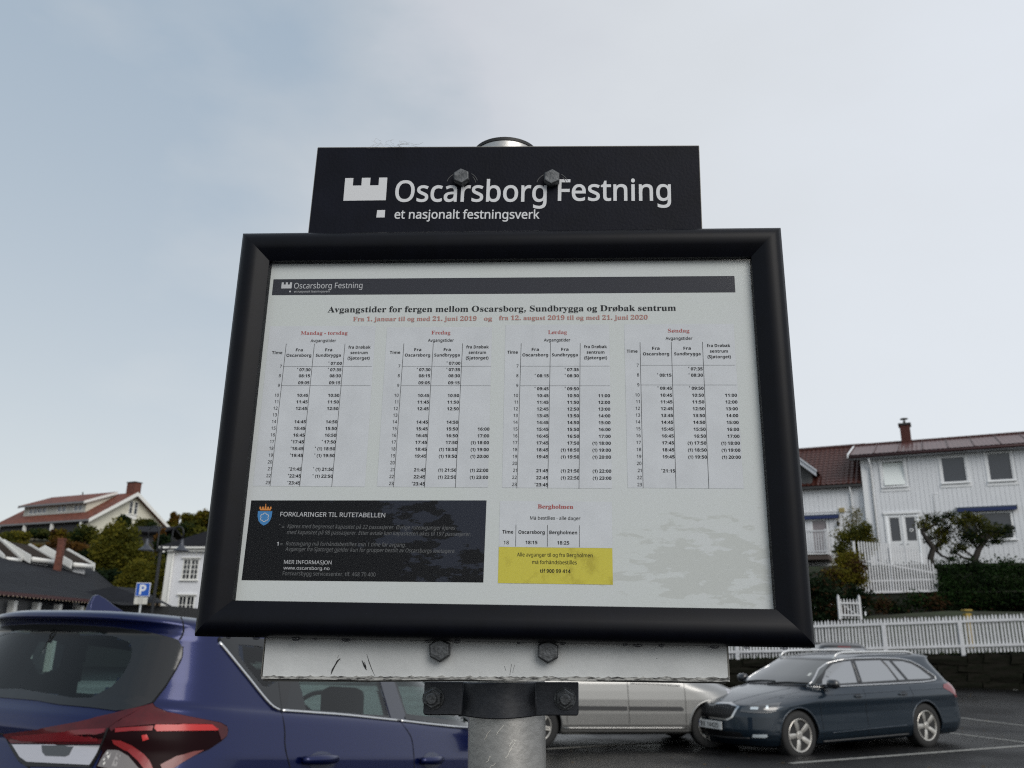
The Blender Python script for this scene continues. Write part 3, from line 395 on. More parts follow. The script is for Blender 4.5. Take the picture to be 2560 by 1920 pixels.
  's': (240, [[110,-5,84,-4,62,0,42,5,26,12,26,52,44,44,65,38,88,32,111,30,140,33,160,42,170,54,174,70,173,80,169,88,162,96,150,104,108,122,84,132,64,142,48,153,36,166,28,182,26,202,32,232,54,254,74,265,98,271,126,273,150,272,172,268,192,262,212,255,196,220,161,232,142,236,123,237,99,235,82,228,71,218,68,204,69,194,74,186,82,178,96,171,136,154,160,144,180,134,196,123,208,110,214,94,217,74,214,50,204,30,188,15,166,4,140,-3]]),
  't': (180, [[124,-5,104,-3,86,2,70,12,57,28,49,49,46,78,46,234,8,234,8,255,46,272,64,330,90,330,90,268,168,268,168,234,90,234,90,79,93,58,102,43,115,34,132,31,152,33,170,36,170,3,150,-3]]),
  'u': (309, [[137,-5,108,-2,83,6,64,18,50,37,42,62,40,92,40,268,84,268,84,96,90,60,110,38,144,32,170,34,190,42,206,56,215,76,220,100,222,128,222,268,266,268,266,0,230,0,224,36,222,36,206,18,186,5,162,-2]]),
  'v': (254, [[102,0,0,268,47,268,104,110,112,86,120,60,126,39,128,39,134,60,142,86,150,110,207,268,254,268,152,0]]),
  'w': (393, [[79,0,6,268,51,268,88,126,98,82,106,46,108,46,112,66,118,93,126,118,173,268,221,268,267,118,278,80,285,46,287,46,294,80,305,126,342,268,388,268,313,0,262,0,216,152,204,192,197,222,195,222,188,192,177,151,129,0]]),
  'y': (255, [[42,-120,21,-119,6,-116,6,-81,19,-83,35,-84,56,-81,72,-71,85,-56,94,-36,108,-1,0,268,48,268,106,116,119,78,128,42,130,42,140,76,153,116,208,268,255,268,140,-37,130,-60,117,-81,104,-98,86,-110,66,-118]]),
 },
 'h': {
  '0': (286, [[142,-5,104,0,72,16,48,44,32,80,22,126,18,178,20,216,24,248,30,278,40,302,53,324,70,340,90,352,114,360,142,362,182,357,213,341,237,314,254,278,264,232,268,178,266,142,262,109,256,80,246,55,232,34,216,17,196,5,171,-2],[142,56,166,64,182,86,188,110,192,141,192,178,192,216,188,246,182,270,166,294,142,302,118,294,104,270,98,246,94,216,93,178,94,141,98,110,104,87,118,64]]),
  '1': (286, [[131,0,131,206,132,240,133,278,122,267,107,253,66,220,30,266,144,357,206,357,206,0]]),
  '2': (286, [[20,0,20,52,110,143,154,190,168,207,177,224,182,240,184,256,182,276,173,288,159,296,141,299,121,296,101,290,81,278,60,262,19,311,52,336,70,346,92,355,117,360,146,362,169,360,189,356,207,350,229,334,246,315,256,292,260,266,256,238,248,212,234,188,214,164,160,110,114,67,114,64,270,64,270,0]]),
  '3': (286, [[122,-5,85,-3,50,4,19,14,19,78,42,68,68,61,92,56,114,55,148,58,171,69,183,86,187,108,185,122,180,134,169,143,154,150,131,153,101,154,74,154,74,212,102,212,130,214,152,219,166,226,176,236,180,248,182,260,178,278,170,290,154,298,130,301,106,299,86,292,54,275,20,327,42,341,69,352,89,358,111,361,136,362,170,360,199,352,224,340,241,323,252,302,256,277,253,254,246,234,234,218,218,205,199,195,178,188,178,186,205,182,226,172,244,160,256,145,264,126,266,104,262,74,251,48,239,33,223,20,204,10,180,2,154,-4]]),
  '4': (286, [[161,0,161,74,8,74,8,126,165,357,234,357,234,132,278,132,278,74,234,74,234,0],[75,132,161,132,161,193,162,221,163,252,164,270,162,270,152,251,140,232]]),
  '5': (286, [[120,-5,94,-4,68,0,44,6,24,14,24,80,45,70,69,64,94,58,118,56,148,60,170,70,182,88,187,113,179,143,155,161,116,167,86,164,62,159,32,175,45,357,238,357,238,293,111,293,104,223,123,226,150,228,181,225,208,216,231,200,248,179,256,162,262,142,263,120,259,84,247,53,227,28,199,10,164,-2]]),
  '6': (286, [[148,-5,124,-3,102,2,82,12,64,25,48,42,35,64,26,88,20,118,18,152,18,172,20,192,22,212,28,242,38,270,51,294,70,317,84,330,101,340,121,350,143,356,168,360,196,361,221,360,244,358,244,297,224,301,202,302,174,300,151,296,133,288,112,271,98,249,90,222,87,190,90,190,102,206,119,220,140,229,168,232,196,228,222,219,242,202,258,180,266,152,270,119,266,83,255,53,237,28,212,10,183,-2],[146,56,166,60,182,71,193,90,196,118,194,142,184,159,170,170,148,174,132,172,119,167,108,158,100,148,94,136,92,124,94,108,98,92,106,78,117,66,130,58]]),
  '7': (286, [[56,0,190,294,14,294,14,357,270,357,270,310,134,0]]),
  '8': (286, [[143,-5,106,-2,75,6,50,20,32,40,21,63,18,90,20,114,26,134,38,150,52,164,68,176,86,186,64,203,46,223,32,246,28,276,32,302,44,324,63,340,87,352,114,359,143,362,172,359,200,352,223,340,242,324,253,302,257,276,252,246,239,223,218,204,193,188,212,178,230,166,245,151,258,134,266,115,268,92,264,65,252,41,234,22,208,7,188,0,166,-4],[143,220,159,229,173,240,183,252,186,270,183,286,174,297,160,304,142,306,126,304,112,297,102,286,100,270,103,254,112,240,126,230],[142,50,166,54,184,62,194,76,198,94,196,107,190,118,181,128,170,137,146,152,140,156,118,144,102,130,91,114,88,95,91,78,102,63,118,54]]),
  '9': (286, [[89,-5,64,-4,41,-2,41,59,62,56,84,54,112,56,134,60,153,68,174,85,187,108,195,134,198,166,196,166,184,150,168,136,146,127,116,124,88,128,64,137,44,154,28,176,19,204,16,237,20,273,30,303,49,328,73,346,103,358,138,361,161,359,183,354,204,344,222,331,238,314,250,293,260,268,266,238,268,204,268,184,266,164,264,144,258,114,248,87,234,62,216,40,202,26,184,16,165,7,142,0,117,-4],[138,182,154,184,167,190,178,198,186,208,191,220,193,232,192,248,187,264,180,278,169,290,156,298,139,300,119,297,103,286,92,266,89,238,92,215,101,197,116,186]]),
  'B': (336, [[45,0,45,357,156,357,200,355,236,348,264,337,284,320,296,297,300,266,297,238,286,215,269,198,246,190,246,187,262,182,278,174,291,164,301,148,308,129,310,104,306,74,294,48,274,28,248,12,216,3,178,0],[120,216,164,216,192,218,210,226,220,239,223,256,219,274,208,286,188,293,160,295,120,295],[120,62,170,62,199,66,218,76,228,91,231,111,228,129,218,144,198,152,168,156,120,156]]),
  'D': (370, [[45,0,45,357,157,357,192,355,225,348,254,337,280,322,301,302,318,278,331,250,338,218,341,182,336,126,318,81,290,46,251,20,203,5,146,0],[120,62,153,62,214,76,250,114,262,180,260,216,251,245,236,268,216,282,192,292,161,295,120,295]]),
  'E': (280, [[45,0,45,357,250,357,250,295,120,295,120,216,242,216,242,154,120,154,120,62,250,62,250,0]]),
  'F': (274, [[45,0,45,357,250,357,250,295,120,295,120,203,240,203,240,141,120,141,120,0]]),
  'O': (398, [[199,-5,162,-2,130,5,104,18,80,36,62,57,48,82,37,112,31,144,29,180,31,215,37,247,48,276,62,302,80,322,104,340,130,352,163,360,200,362,236,360,268,352,295,340,318,322,336,301,351,276,361,246,367,214,369,179,367,144,361,112,351,82,336,57,318,36,295,18,268,5,236,-2],[199,58,228,62,252,73,268,91,280,115,287,144,290,179,287,214,280,244,268,268,252,286,228,296,200,300,170,296,148,286,130,268,118,244,111,214,108,179,111,144,118,115,130,91,147,73,170,62]]),
  'S': (276, [[124,-5,88,-2,54,4,23,16,23,87,76,67,103,60,130,58,154,60,170,68,178,80,182,96,176,114,162,128,139,141,112,154,85,168,71,177,58,188,45,202,36,218,29,238,27,260,30,290,42,315,60,336,84,350,114,359,148,362,176,360,202,356,227,348,254,337,230,278,186,294,166,298,146,299,126,296,112,289,104,278,101,263,106,246,118,233,139,220,168,206,194,193,216,180,232,164,245,146,253,125,256,99,252,70,240,44,222,24,195,8,163,-2]]),
  'T': (290, [[107,0,107,294,10,294,10,357,280,357,280,294,182,294,182,0]]),
  'a': (302, [[106,-5,82,-2,62,4,45,16,32,33,24,54,21,82,24,108,34,130,52,146,75,158,106,165,143,168,190,170,190,182,188,200,180,214,166,221,148,224,128,222,109,218,71,204,46,254,70,264,96,272,122,277,151,278,185,276,213,268,236,255,252,236,262,212,264,182,264,0,212,0,198,37,196,37,178,18,159,5,136,-2],[134,50,156,53,174,64,186,81,190,104,190,126,162,126,131,122,112,112,101,98,98,81,100,66,108,57,119,52]]),
  'b': (316, [[189,-5,162,-2,142,6,126,17,114,30,108,30,96,0,39,0,39,380,114,380,114,292,112,261,110,238,114,238,126,253,143,266,164,275,191,278,220,274,244,262,266,242,282,214,291,180,294,137,291,94,281,59,265,31,244,11,218,-1],[168,56,188,61,204,77,212,93,216,114,218,138,216,162,212,182,204,198,188,214,167,218,142,214,126,200,117,178,114,146,114,138,115,113,118,93,126,77,142,61]]),
  'c': (257, [[150,-5,112,-1,81,10,56,29,38,56,26,91,22,135,24,166,30,194,40,216,52,236,68,251,87,263,108,272,131,276,156,278,182,276,206,272,224,266,242,260,220,202,187,214,172,217,156,218,124,209,105,182,98,136,100,110,106,90,114,75,132,60,156,56,178,57,198,62,216,69,233,79,233,16,216,6,198,0,176,-4]]),
  'd': (316, [[126,-5,97,-1,72,11,52,31,36,58,26,94,22,136,26,179,36,214,52,242,73,262,98,274,128,278,154,275,176,266,193,254,206,238,208,238,205,262,203,292,203,380,278,380,278,0,220,0,206,36,203,36,190,20,174,7,152,-2],[152,54,178,59,195,73,204,96,208,128,208,136,206,160,202,180,196,196,178,212,150,218,128,212,112,196,104,180,100,160,98,135,100,110,104,90,112,75,129,60]]),
  'e': (296, [[162,-5,136,-4,112,2,90,10,70,22,54,38,40,56,30,79,24,105,22,134,24,164,30,192,39,214,51,234,66,250,84,262,104,271,127,276,152,278,186,274,216,264,241,246,260,221,270,190,274,154,274,118,98,118,103,90,117,68,138,55,166,50,191,52,214,56,236,62,258,72,258,14,238,6,216,0,192,-4],[100,168,204,168,200,190,191,209,175,221,152,225,132,222,116,211,105,193]]),
  'f': (194, [[51,0,51,217,10,217,10,253,51,273,51,293,54,324,63,348,77,364,96,374,120,380,148,382,168,382,188,379,216,371,197,316,178,322,156,324,142,321,133,314,128,304,126,290,126,273,190,273,190,217,126,217,126,0]]),
  'g': (316, [[141,-120,113,-119,88,-116,63,-112,39,-104,39,-44,74,-56,109,-63,146,-66,178,-58,196,-38,203,-4,203,2,204,20,205,36,203,36,188,17,170,4,148,-2,126,-5,96,-1,70,12,50,32,34,60,26,95,22,136,26,178,35,212,50,240,72,262,97,274,128,278,158,274,185,260,206,238,208,238,214,273,278,273,278,0,274,-36,262,-66,243,-90,216,-106,182,-116],[152,54,177,58,194,70,204,92,208,126,208,136,206,162,202,183,194,198,177,213,151,218,122,208,104,181,98,135,104,90,122,62]]),
  'h': (328, [[39,0,39,380,114,380,114,302,112,264,110,238,114,238,129,256,148,268,169,276,193,278,220,276,244,268,264,254,279,235,288,210,291,178,291,0,216,0,216,160,212,192,197,212,172,218,144,212,126,196,119,178,115,156,114,128,114,0]]),
  'i': (152, [[76,307,61,309,48,315,39,326,36,344,39,361,48,372,61,378,76,380,92,378,105,372,114,361,117,344,114,326,105,315,92,309],[39,0,39,273,114,273,114,0]]),
  'j': (152, [[76,307,61,309,48,315,39,326,36,344,39,361,48,372,61,378,76,380,92,378,105,372,114,361,117,344,114,326,105,315,92,309],[17,-120,-10,-118,-32,-114,-32,-56,-15,-59,3,-60,17,-58,28,-52,36,-39,39,-18,39,273,114,273,114,-30,111,-54,104,-75,92,-94,74,-108,48,-117]]),
  'k': (310, [[39,0,39,380,114,380,114,210,112,180,110,148,126,170,143,190,220,273,304,273,195,154,310,0,224,0,146,110,114,85,114,0]]),
  'l': (152, [[39,0,39,380,114,380,114,0]]),
  'm': (491, [[39,0,39,273,96,273,106,238,110,238,125,256,144,268,166,276,190,278,218,276,240,268,259,256,272,238,279,238,294,256,314,268,336,276,360,278,388,276,412,268,430,254,443,235,451,210,454,178,454,0,379,0,379,160,374,192,361,212,338,218,313,214,296,198,289,182,285,162,284,137,284,0,209,0,209,160,204,192,191,212,168,218,142,212,126,196,118,178,115,156,114,128,114,0]]),
  'n': (328, [[39,0,39,273,96,273,106,238,110,238,126,256,146,268,169,276,194,278,222,276,245,268,264,254,279,235,288,210,291,178,291,0,216,0,216,160,214,186,206,204,192,215,172,218,144,212,126,196,119,178,115,156,114,128,114,0]]),
  'o': (310, [[154,-5,130,-3,107,2,86,12,68,24,52,40,40,60,30,82,24,108,22,137,26,179,38,214,58,242,84,262,117,274,156,278,180,276,203,270,224,262,242,249,258,233,270,214,280,192,285,166,287,137,283,95,271,60,251,32,224,12,192,-1],[155,55,180,60,198,76,205,92,210,112,211,137,210,162,205,182,198,198,180,213,154,218,129,213,112,198,104,182,100,162,98,137,100,112,104,92,112,76,129,60]]),
  'r': (227, [[39,0,39,273,96,273,106,227,110,227,124,246,143,263,166,274,192,278,204,278,216,276,211,206,201,208,189,208,170,207,152,202,136,193,124,180,116,162,114,139,114,0]]),
  's': (248, [[113,-5,86,-4,64,-2,44,4,23,11,23,72,46,64,70,56,94,51,116,50,134,51,147,56,154,64,156,73,155,80,152,86,146,92,136,98,97,116,74,127,55,138,40,150,30,164,24,181,22,202,26,225,36,244,52,259,74,270,100,276,130,278,156,277,179,273,202,266,226,256,204,203,166,218,148,222,130,223,104,218,96,205,98,199,101,194,107,188,118,182,154,166,176,156,194,146,209,135,220,121,227,103,230,81,226,56,216,34,200,18,178,5,148,-2]]),
  't': (217, [[132,-5,110,-3,89,3,72,14,58,31,50,54,47,86,47,217,12,217,12,248,52,274,74,331,122,331,122,273,198,273,198,217,122,217,122,86,124,72,130,62,141,56,154,54,178,57,201,63,201,8,172,-2,152,-4]]),
  'u': (328, [[134,-5,107,-2,84,6,64,19,50,38,40,63,38,95,38,273,112,273,112,114,114,88,122,70,136,58,156,54,184,60,202,78,210,96,214,118,215,144,215,273,290,273,290,0,232,0,222,35,218,35,203,17,183,4,160,-2]]),
  'y': (284, [[55,-120,34,-119,17,-116,17,-57,30,-59,46,-60,68,-56,84,-46,96,-30,104,-12,108,2,0,273,82,273,133,120,139,97,142,72,144,72,148,97,154,120,204,273,284,273,169,-35,157,-61,142,-82,124,-99,103,-110,80,-118]]),
 },
}

from mathutils.geometry import tessellate_polygon
FK = {'serifb': 'b', 'sans': 's', 'sansb': 'h', 'sansi': 's'}
GL = {}
for k_, g_ in GLYPHS.items():      # numbers are x, y pairs at 500 units to the em
    GL[k_] = {c_: (a_ * 2, [[(q_[i] * 2, q_[i + 1] * 2) for i in range(0, len(q_), 2)] for q_ in cs_]) for c_, (a_, cs_) in g_.items()}
def area(c): return sum(c[i - 1][0] * c[i][1] - c[i][0] * c[i - 1][1] for i in range(len(c))) / 2
def disc(x, y, r, n=10): return [(x + r * cos(2 * pi * k / n), y + r * sin(2 * pi * k / n)) for k in range(n)]
def glyph(f, ch):
    G = GL[f]; st = {'b': 75, 's': 42, 'h': 68}[f]       # half stroke
    if ch in G: return G[ch]
    if ch in 'øØ':
        a, cs = G['o' if ch == 'ø' or 'O' not in G else 'O']; h = max(y for c in cs for _, y in c); x0 = min(x for c in cs for x, _ in c); x1 = max(x for c in cs for x, _ in c)
        t = st * .8; return (a, cs + [[(x0 - 10, -40 + 0), (x0 - 10 + t, -60), (x1 + 10, h + 40), (x1 + 10 - t, h + 60)]])
    if ch == 'å':
        a, cs = G['a']; x0 = min(x for c in cs for x, _ in c); x1 = max(x for c in cs for x, _ in c); x = (x0 + x1) / 2
        return (a, cs + [disc(x, 690, 105, 12), disc(x, 690, 50, 12)[::-1]])
    if ch == ' ': return (260, [])
    if ch == '.': return (268, [disc(134, st, st * 1.2)])
    if ch == ',': return (268, [[(134 - st, st * 2), (134 + st * 1.1, st * 2), (134 + st * .9, 0), (134 - st * .4, -130), (134 - st * 1.2, -130), (134 - st * .2, 0)]])
    if ch == ':': return (268, [disc(134, st, st * 1.25), disc(134, 480, st * 1.25)])
    if ch == '-': return (322, [[(40, 240 - st), (280, 240 - st), (280, 240 + st), (40, 240 + st)]])
    if ch == '=': return (570, [[(50, 200 - st), (520, 200 - st), (520, 200 + st), (50, 200 + st)], [(50, 420 - st), (520, 420 - st), (520, 420 + st), (50, 420 + st)]])
    if ch in '()':
        w = 2 * st; sg = 1 if ch == '(' else -1; o = 60 if ch == '(' else 240; n = 8
        L1 = [(o + sg * (180 - 180 * sin(pi * k / n) ** .8), -170 + 900 * k / n) for k in range(n + 1)]
        L2 = [(x + sg * w * .9, y) for x, y in L1[::-1]]
        return (300, [L1 + L2])
    if ch == '*': return (400, [[(200 + (190 if k % 2 == 0 else 60) * cos(pi / 2 + k * pi / 5), 520 + (190 if k % 2 == 0 else 60) * sin(pi / 2 + k * pi / 5)) for k in range(10)]])
    return (300, [])
TESS = {}
def tess(f, ch, off):
    # an outline pushed outwards can fold over itself: of a few near offsets keep the one whose triangles fill the outline best
    key = (f, ch, off)
    if key in TESS: return TESS[key]
    best = None
    for o_ in ((off, off * 1.2, off * .8, off * 1.4, off * .55, 0) if off else (0,)):
        r = _tess(f, ch, o_)
        if best is None or r[0] < best[0] - .004: best = r
        if r[0] < .012: break
    TESS[key] = best[1]; return TESS[key]
def _tess(f, ch, off):
    adv, cs = glyph(f, ch); vs, fs = [], []
    if off:
        o = []
        for c in cs:
            n = len(c); q = []
            for i in range(n):
                (ax, ay), (bx, by), (cx_, cy_) = c[i - 1], c[i], c[(i + 1) % n]
                e1 = V((bx - ax, by - ay)); e2 = V((cx_ - bx, cy_ - by))
                if e1.length < 1e-6 or e2.length < 1e-6: q.append((bx, by)); continue
                n1 = V((e1.y, -e1.x)).normalized(); n2 = V((e2.y, -e2.x)).normalized(); m = n1 + n2
                m = m / max(m.length_squared / 2, .5)
                q.append((bx + m.x * off * SGN[f], by + m.y * off * SGN[f]))
            o.append(q)
        cs = o
    # outer contours have one winding, holes the other: group holes with the outer that contains them
    def inside(pt, c):
        r = False
        for i in range(len(c)):
            (x1, y1), (x2, y2) = c[i - 1], c[i]
            if (y1 > pt[1]) != (y2 > pt[1]) and pt[0] < (x2 - x1) * (pt[1] - y1) / (y2 - y1) + x1: r = not r
        return r
    cs = sorted(cs, key=lambda c: -abs(area(c))); groups = []
    for c in cs:
        par = [g for g in groups if inside(c[0], g[0]) and not any(inside(c[0], h) for h in g[1:]) and (area(c) > 0) != (area(g[0]) > 0)]
        if par: par[0].append(c)
        else: groups.append([c])
    for g in groups:
        tri = tessellate_polygon([[V((x, y, 0)) for x, y in c] for c in g]); n0 = len(vs)
        for c in g: vs += [(x / 1000, y / 1000) for x, y in c]
        fs += [tuple(n0 + i for i in t) for t in tri]
    want = abs(sum(area(c) for c in cs)) / 1e6
    got = sum(abs((vs[b_][0] - vs[a_][0]) * (vs[c_][1] - vs[a_][1]) - (vs[c_][0] - vs[a_][0]) * (vs[b_][1] - vs[a_][1])) / 2 for a_, b_, c_ in fs)
    return (abs(want - got) / max(want, 1e-6), (adv / 1000, vs, fs))
SGN = {f: (1 if area(max(GL[f]['o'][1], key=lambda c: abs(area(c)))) > 0 else -1) for f in GL}
TXT = []
def text(key, s, x0, x1, z, h, font='sans', y=-.0002, align='fit', off=0., tilt=0.):
    """string between x0 and x1 (mm, board coordinates), baseline z (mm), capital height h (mm)"""
    TXT.append((key, s, FK.get(font, 's'), font == 'sansi', off * 1000, x0, x1, z, h, y, align))
def build_text(targets):
    acc = {}
    for key, s, f, it, off, x0, x1, z, h, y, align in TXT:
        vs, fs, x = [], [], 0
        for ch in s:
            adv, v, t = tess(f, ch, off); n0 = len(vs)
            vs += [(x + a + (.2 * c if it else 0), c) for a, c in v]; fs += [tuple(n0 + i for i in q) for q in t]; x += adv
        if not vs: continue
        lo = min(v[0] for v in vs); hi = max(v[0] for v in vs); sy = h / .714
        if align == 'fit': sx = (x1 - x0) / (hi - lo); ox = x0 - lo * sx
        else: sx = sy * .95; ox = x1 - hi * sx
        bb = acc.setdefault(key, B())
        bb.add([V(((ox + a * sx) * mm, y, (z + c * sy) * mm)) for a, c in vs], fs)
    for key, bb in acc.items():
        name, parent, m = targets[key]
        obj(name, bb, m, parent, norm=False)
    TXT.clear()

# ---- post
post = thing('metal_post', 'galvanised steel tube post carrying the ferry timetable board and black header sign', 'post',
             M.Translation(BO + V((0, .06, -1.45))))
axl = lambda z: V((-.004 - .011 * (z - .02), 0, 0))
PL = BM @ V((-.002, .068, 0))
def pax(z): return V((PL.x - post.location.x + (-.006) * (z / .28), PL.y - post.location.y, 1.45 + z))
bb = B(); bb.tube([pax(-1.45), pax(-.8), pax(-.3), pax(0), pax(.2), pax(.2795)], .0305, 48)
obj('tube', bb, steel, post, smooth=True, auto=40)
bb = B(); c0 = pax(.2795); bb.lathe([(0, 0), (.0312, 0), (.0312, .003), (.029, .0045), (0, .0045)], 48, lambda v: c0 + v)
obj('cap', bb, mat('cap_rubber', (.012, .012, .013), .6), post, auto=30, smooth=True)
bb = B()
for k in range(7):       # scratches in the zinc
    a = random.uniform(-2.2, -1.0); z = -.232 - .004 * k; c = pax(z)
    pts = [c + V((.0307 * cos(a + j * .05 + random.uniform(-.02, .02)), .0307 * sin(a + j * .05), j * .0022 * random.choice((1, .6)))) for j in range(4)]
    bb.tube(pts, .00022, 4)
obj('scratch', bb, mat('bare_scratch', (.7, .68, .62), .5), post)
# clamp: ears left and right, band around the front of the tube
def cl(x, y, z): return BM @ V((x * mm, y * mm, z * mm)) - post.location
bb = B(); sec = []
for x in [-58.5, -57.5, -46, -37]: sec.append((x, 20))
sec = [(-60.6, 46), (-59.5, 46), (-50, 46), (-40, 46), (-33, 45.4)]
for k in range(0, 23):
    a = pi + .62 + (pi - 1.24) * k / 22; sec.append((-2 + 34.5 * cos(a), 66 + 34.5 * sin(a)))
sec += [(29.5, 45.4), (37, 46), (47, 46), (58, 46), (59.1, 46)]
zt, zb = -195.0, -219.2
nsec = len(sec)
for y0 in (0, 3.2):
    for (x, y) in sec:
        bb.v += [cl(x, y + y0, zt + 0.018 * (x)), cl(x, y + y0, zb - 1.5 * max(0, cos((x + 2) / 33 * pi / 2)) + (1.6 if x < -60 or x > 59 else 0) + .018 * x)]
for i in range(nsec - 1):
    a = 2 * i; c = a + 2 * nsec
    bb.f += [(a, a + 1, a + 3, a + 2), (c, c + 2, c + 3, c + 1), (a, a + 2, c + 2, c), (a + 1, c + 1, c + 3, a + 3)]
bb.f += [(0, 2 * nsec, 2 * nsec + 1, 1), (2 * nsec - 2, 2 * nsec - 1, 4 * nsec - 1, 4 * nsec - 2)]
clamp = obj('clamp', bb, clampm, post, smooth=True, bevel=.0008, auto=60)
for x in (-53, 48.6):
    q = B(); p0 = cl(x, 46, -207.0 + .018 * x); nn = (BM.to_3x3() @ V((0, -1, 0))); xx = BM.to_3x3() @ V((1, 0, 0)); f = lambda v: p0 + xx * v.x + V((0, 0, v.y)) + nn * v.z
    q.lathe([(0, 0), (.0085, 0), (.0085, .0014), (0, .0014)], 24, f)
    n0 = len(q.v)
    for rr, zz in ((.0075, .001), (.0075, .0075), (.0066, .0085), (0.001, .0085)):
        q.v += [f(V((rr * cos(k * pi / 3 + .5), rr * sin(k * pi / 3 + .5), zz))) for k in range(6)]
    for i in range(3):
        for k in range(6): q.f.append((n0 + i * 6 + k, n0 + i * 6 + (k + 1) % 6, n0 + i * 6 + 6 + (k + 1) % 6, n0 + i * 6 + 6 + k))
    q.lathe([(0, .006), (.0043, .006), (.0043, .0115), (.0036, .0125), (0, .0125)], 20, f)
    o = obj('clamp_nut', q, boltm, post, bevel=.0004)
    o.parent = clamp

# ---- header sign
hdr = thing('header_sign', 'dark blue-black plate with white castle emblem and fortress name on top of the post', 'sign',
            BM @ M.Translation(V((-.004, .012, .2564))) @ M.Rotation(R(.77), 4, 'Y'))
HX = -4.0; HZ = 256.4; HT = R(.77)
def hl(x, z):   # board mm -> header-local mm
    dx, dz = x - HX, z - HZ
    return dx * cos(HT) - dz * sin(HT), dx * sin(HT) + dz * cos(HT)
bb = B(); bb.box((0, .0015, -.053), (.340, .003, .106))
obj('plate', bb, plate, hdr, bevel=.0005)
bb = B(); bb.box((0, .0010, .00035), (.3402, .0012, .0006)); bb.box((-.1702, .001, -.05), (.0005, .0012, .1)); bb.box((.1702, .001, -.05), (.0005, .0012, .1))
obj('edge_trim', bb, mat('bare_edge', (.16, .155, .14), .5, metal=.5), hdr)
for x, z, r in ((-42, 224.0, .62), (37.3, 222.0, .48)):
    a, c = hl(x, z); hexbolt('bolt', hdr, a * mm, c * mm, 0, r=.0078, h=.006, rot=r, washer=False)
# scuffs the washers scratched round the bolts
bb = B()
for x, z, sg in ((-42, 224, 1), (37.3, 222, 1)):
    a, c = hl(x, z)
    for s, t0, t1, rr in ((1, .25, .95, 14.2), (1, 2.15, 2.95, 13.2), (1, .1, .7, 12.4)):
        pts = [V(((a + rr * cos(t0 + (t1 - t0) * k / 8)) * mm, -.0001, (c - 4 + rr * .85 * sin(t0 + (t1 - t0) * k / 8)) * mm)) for k in range(9)]
        bb.tube(pts, .00035, 4)
obj('scuff', bb, mat('scuffed_paint', (.07, .072, .075), .6), hdr)
# lettering
def hpoly(bb, pts, y=-.00025):
    q = [hl(*p) for p in pts]; n = len(q)
    bb.add([V((x * mm, yy, z * mm)) for yy in (y, .0) for x, z in q], [tuple(range(n))] + [(i, (i + 1) % n, n + (i + 1) % n, n + i) for i in range(n)])
bb = B(); x0, x1, z0, z1 = -146.5, -108.6, 204.6, 227.1; nt_ = 7.4
tz = z1 - 7.6
hpoly(bb, [(x0, z0), (x1, z0), (x1, z1), (x1 - nt_, z1), (x1 - nt_, tz), (x1 - nt_ - 7.7, tz), (x1 - nt_ - 7.7, z1), (x0 + nt_ + 7.7, z1), (x0 + nt_ + 7.7, tz), (x0 + nt_, tz), (x0 + nt_, z1), (x0, z1)])
obj('castle_emblem', bb, letter, hdr)
bb = B(); hpoly(bb, [(-116, 187.8), (-108.6, 187.8), (-108.6, 195), (-115.6, 195)]); obj('emblem_square', bb, letter, hdr)
def htext(key, s, x0, x1, z, h, **k):
    a, c = hl(x0, z); a1, _ = hl(x1, z); text(key, s, a, a1, c, h, y=-.00025, **k)
htext('hname', 'Oscarsborg', -100.8, 32.8, 203.3, 20.3, off=.014)
htext('hname', 'Festning', 42.5, 140, 202.2, 20.3, off=.014)
htext('hsub', 'et nasjonalt festningsverk', -100, 26.8, 186.6, 8.2, off=.014)
build_text({'hname': ('name_lettering', hdr, letter), 'hsub': ('subtitle_lettering', hdr, letter)})
# cobweb threads on the top edge
bb = B(); rnd = random.Random(5)
for k in range(26):
    x = -128 + rnd.uniform(0, 44); pts = []; z = 258 + rnd.uniform(-2, 3); a = rnd.uniform(0, 6.28)
    for j in range(7):
        q = hl(x, z); pts.append(V((q[0] * mm, -.0012 - .0005 * rnd.random(), q[1] * mm))); a += rnd.uniform(-1.1, 1.1); x += 2.0 * cos(a); z += 1.2 * sin(a); z = max(256.5, min(z, 266))
    bb.tube(pts, .00009, 3)
o = obj('cobweb', bb, mat('cobweb', (.35, .33, .30), .7)); o.matrix_world = hdr.matrix_world.copy()
tag(o, 'wisp of pale cobweb threads clinging to the top edge of the dark header sign', 'cobweb')

# ---- timetable board
brd = thing('timetable_board', 'black framed ferry timetable poster mounted on a white backing panel', 'notice board', BM)
IX, IZ = .2, .1386
prof = [(0, .0005), (.0005, .0056), (.0045, .0080), (.0095, .0106), (.0115, .0114), (.0150, .0121), (.0190, .0120), (.0225, .0106), (.0250, .0080), (.0263, .0040), (.0266, -.007), (0, -.007)]
def rail(side):
    bb = B(); n = len(prof)
    for t in (-1, 1):
        for r, h in prof:
            if side == 'top': bb.v.append(V((t * (IX + r), -h, IZ + r)))
            if side == 'bottom': bb.v.append(V((t * (IX + r), -h, -IZ - r)))
            if side == 'left': bb.v.append(V((-IX - r, -h, t * (IZ + r))))
            if side == 'right': bb.v.append(V((IX + r, -h, t * (IZ + r))))
    for i in range(n): bb.f.append((i, (i + 1) % n, n + (i + 1) % n, n + i))
    bb.f += [tuple(range(n)), tuple(range(2 * n - 1, n - 1, -1))]
    return bb
for s in ('top', 'bottom', 'left', 'right'): obj('frame_rail', rail(s), black, brd, smooth=True, auto=32)
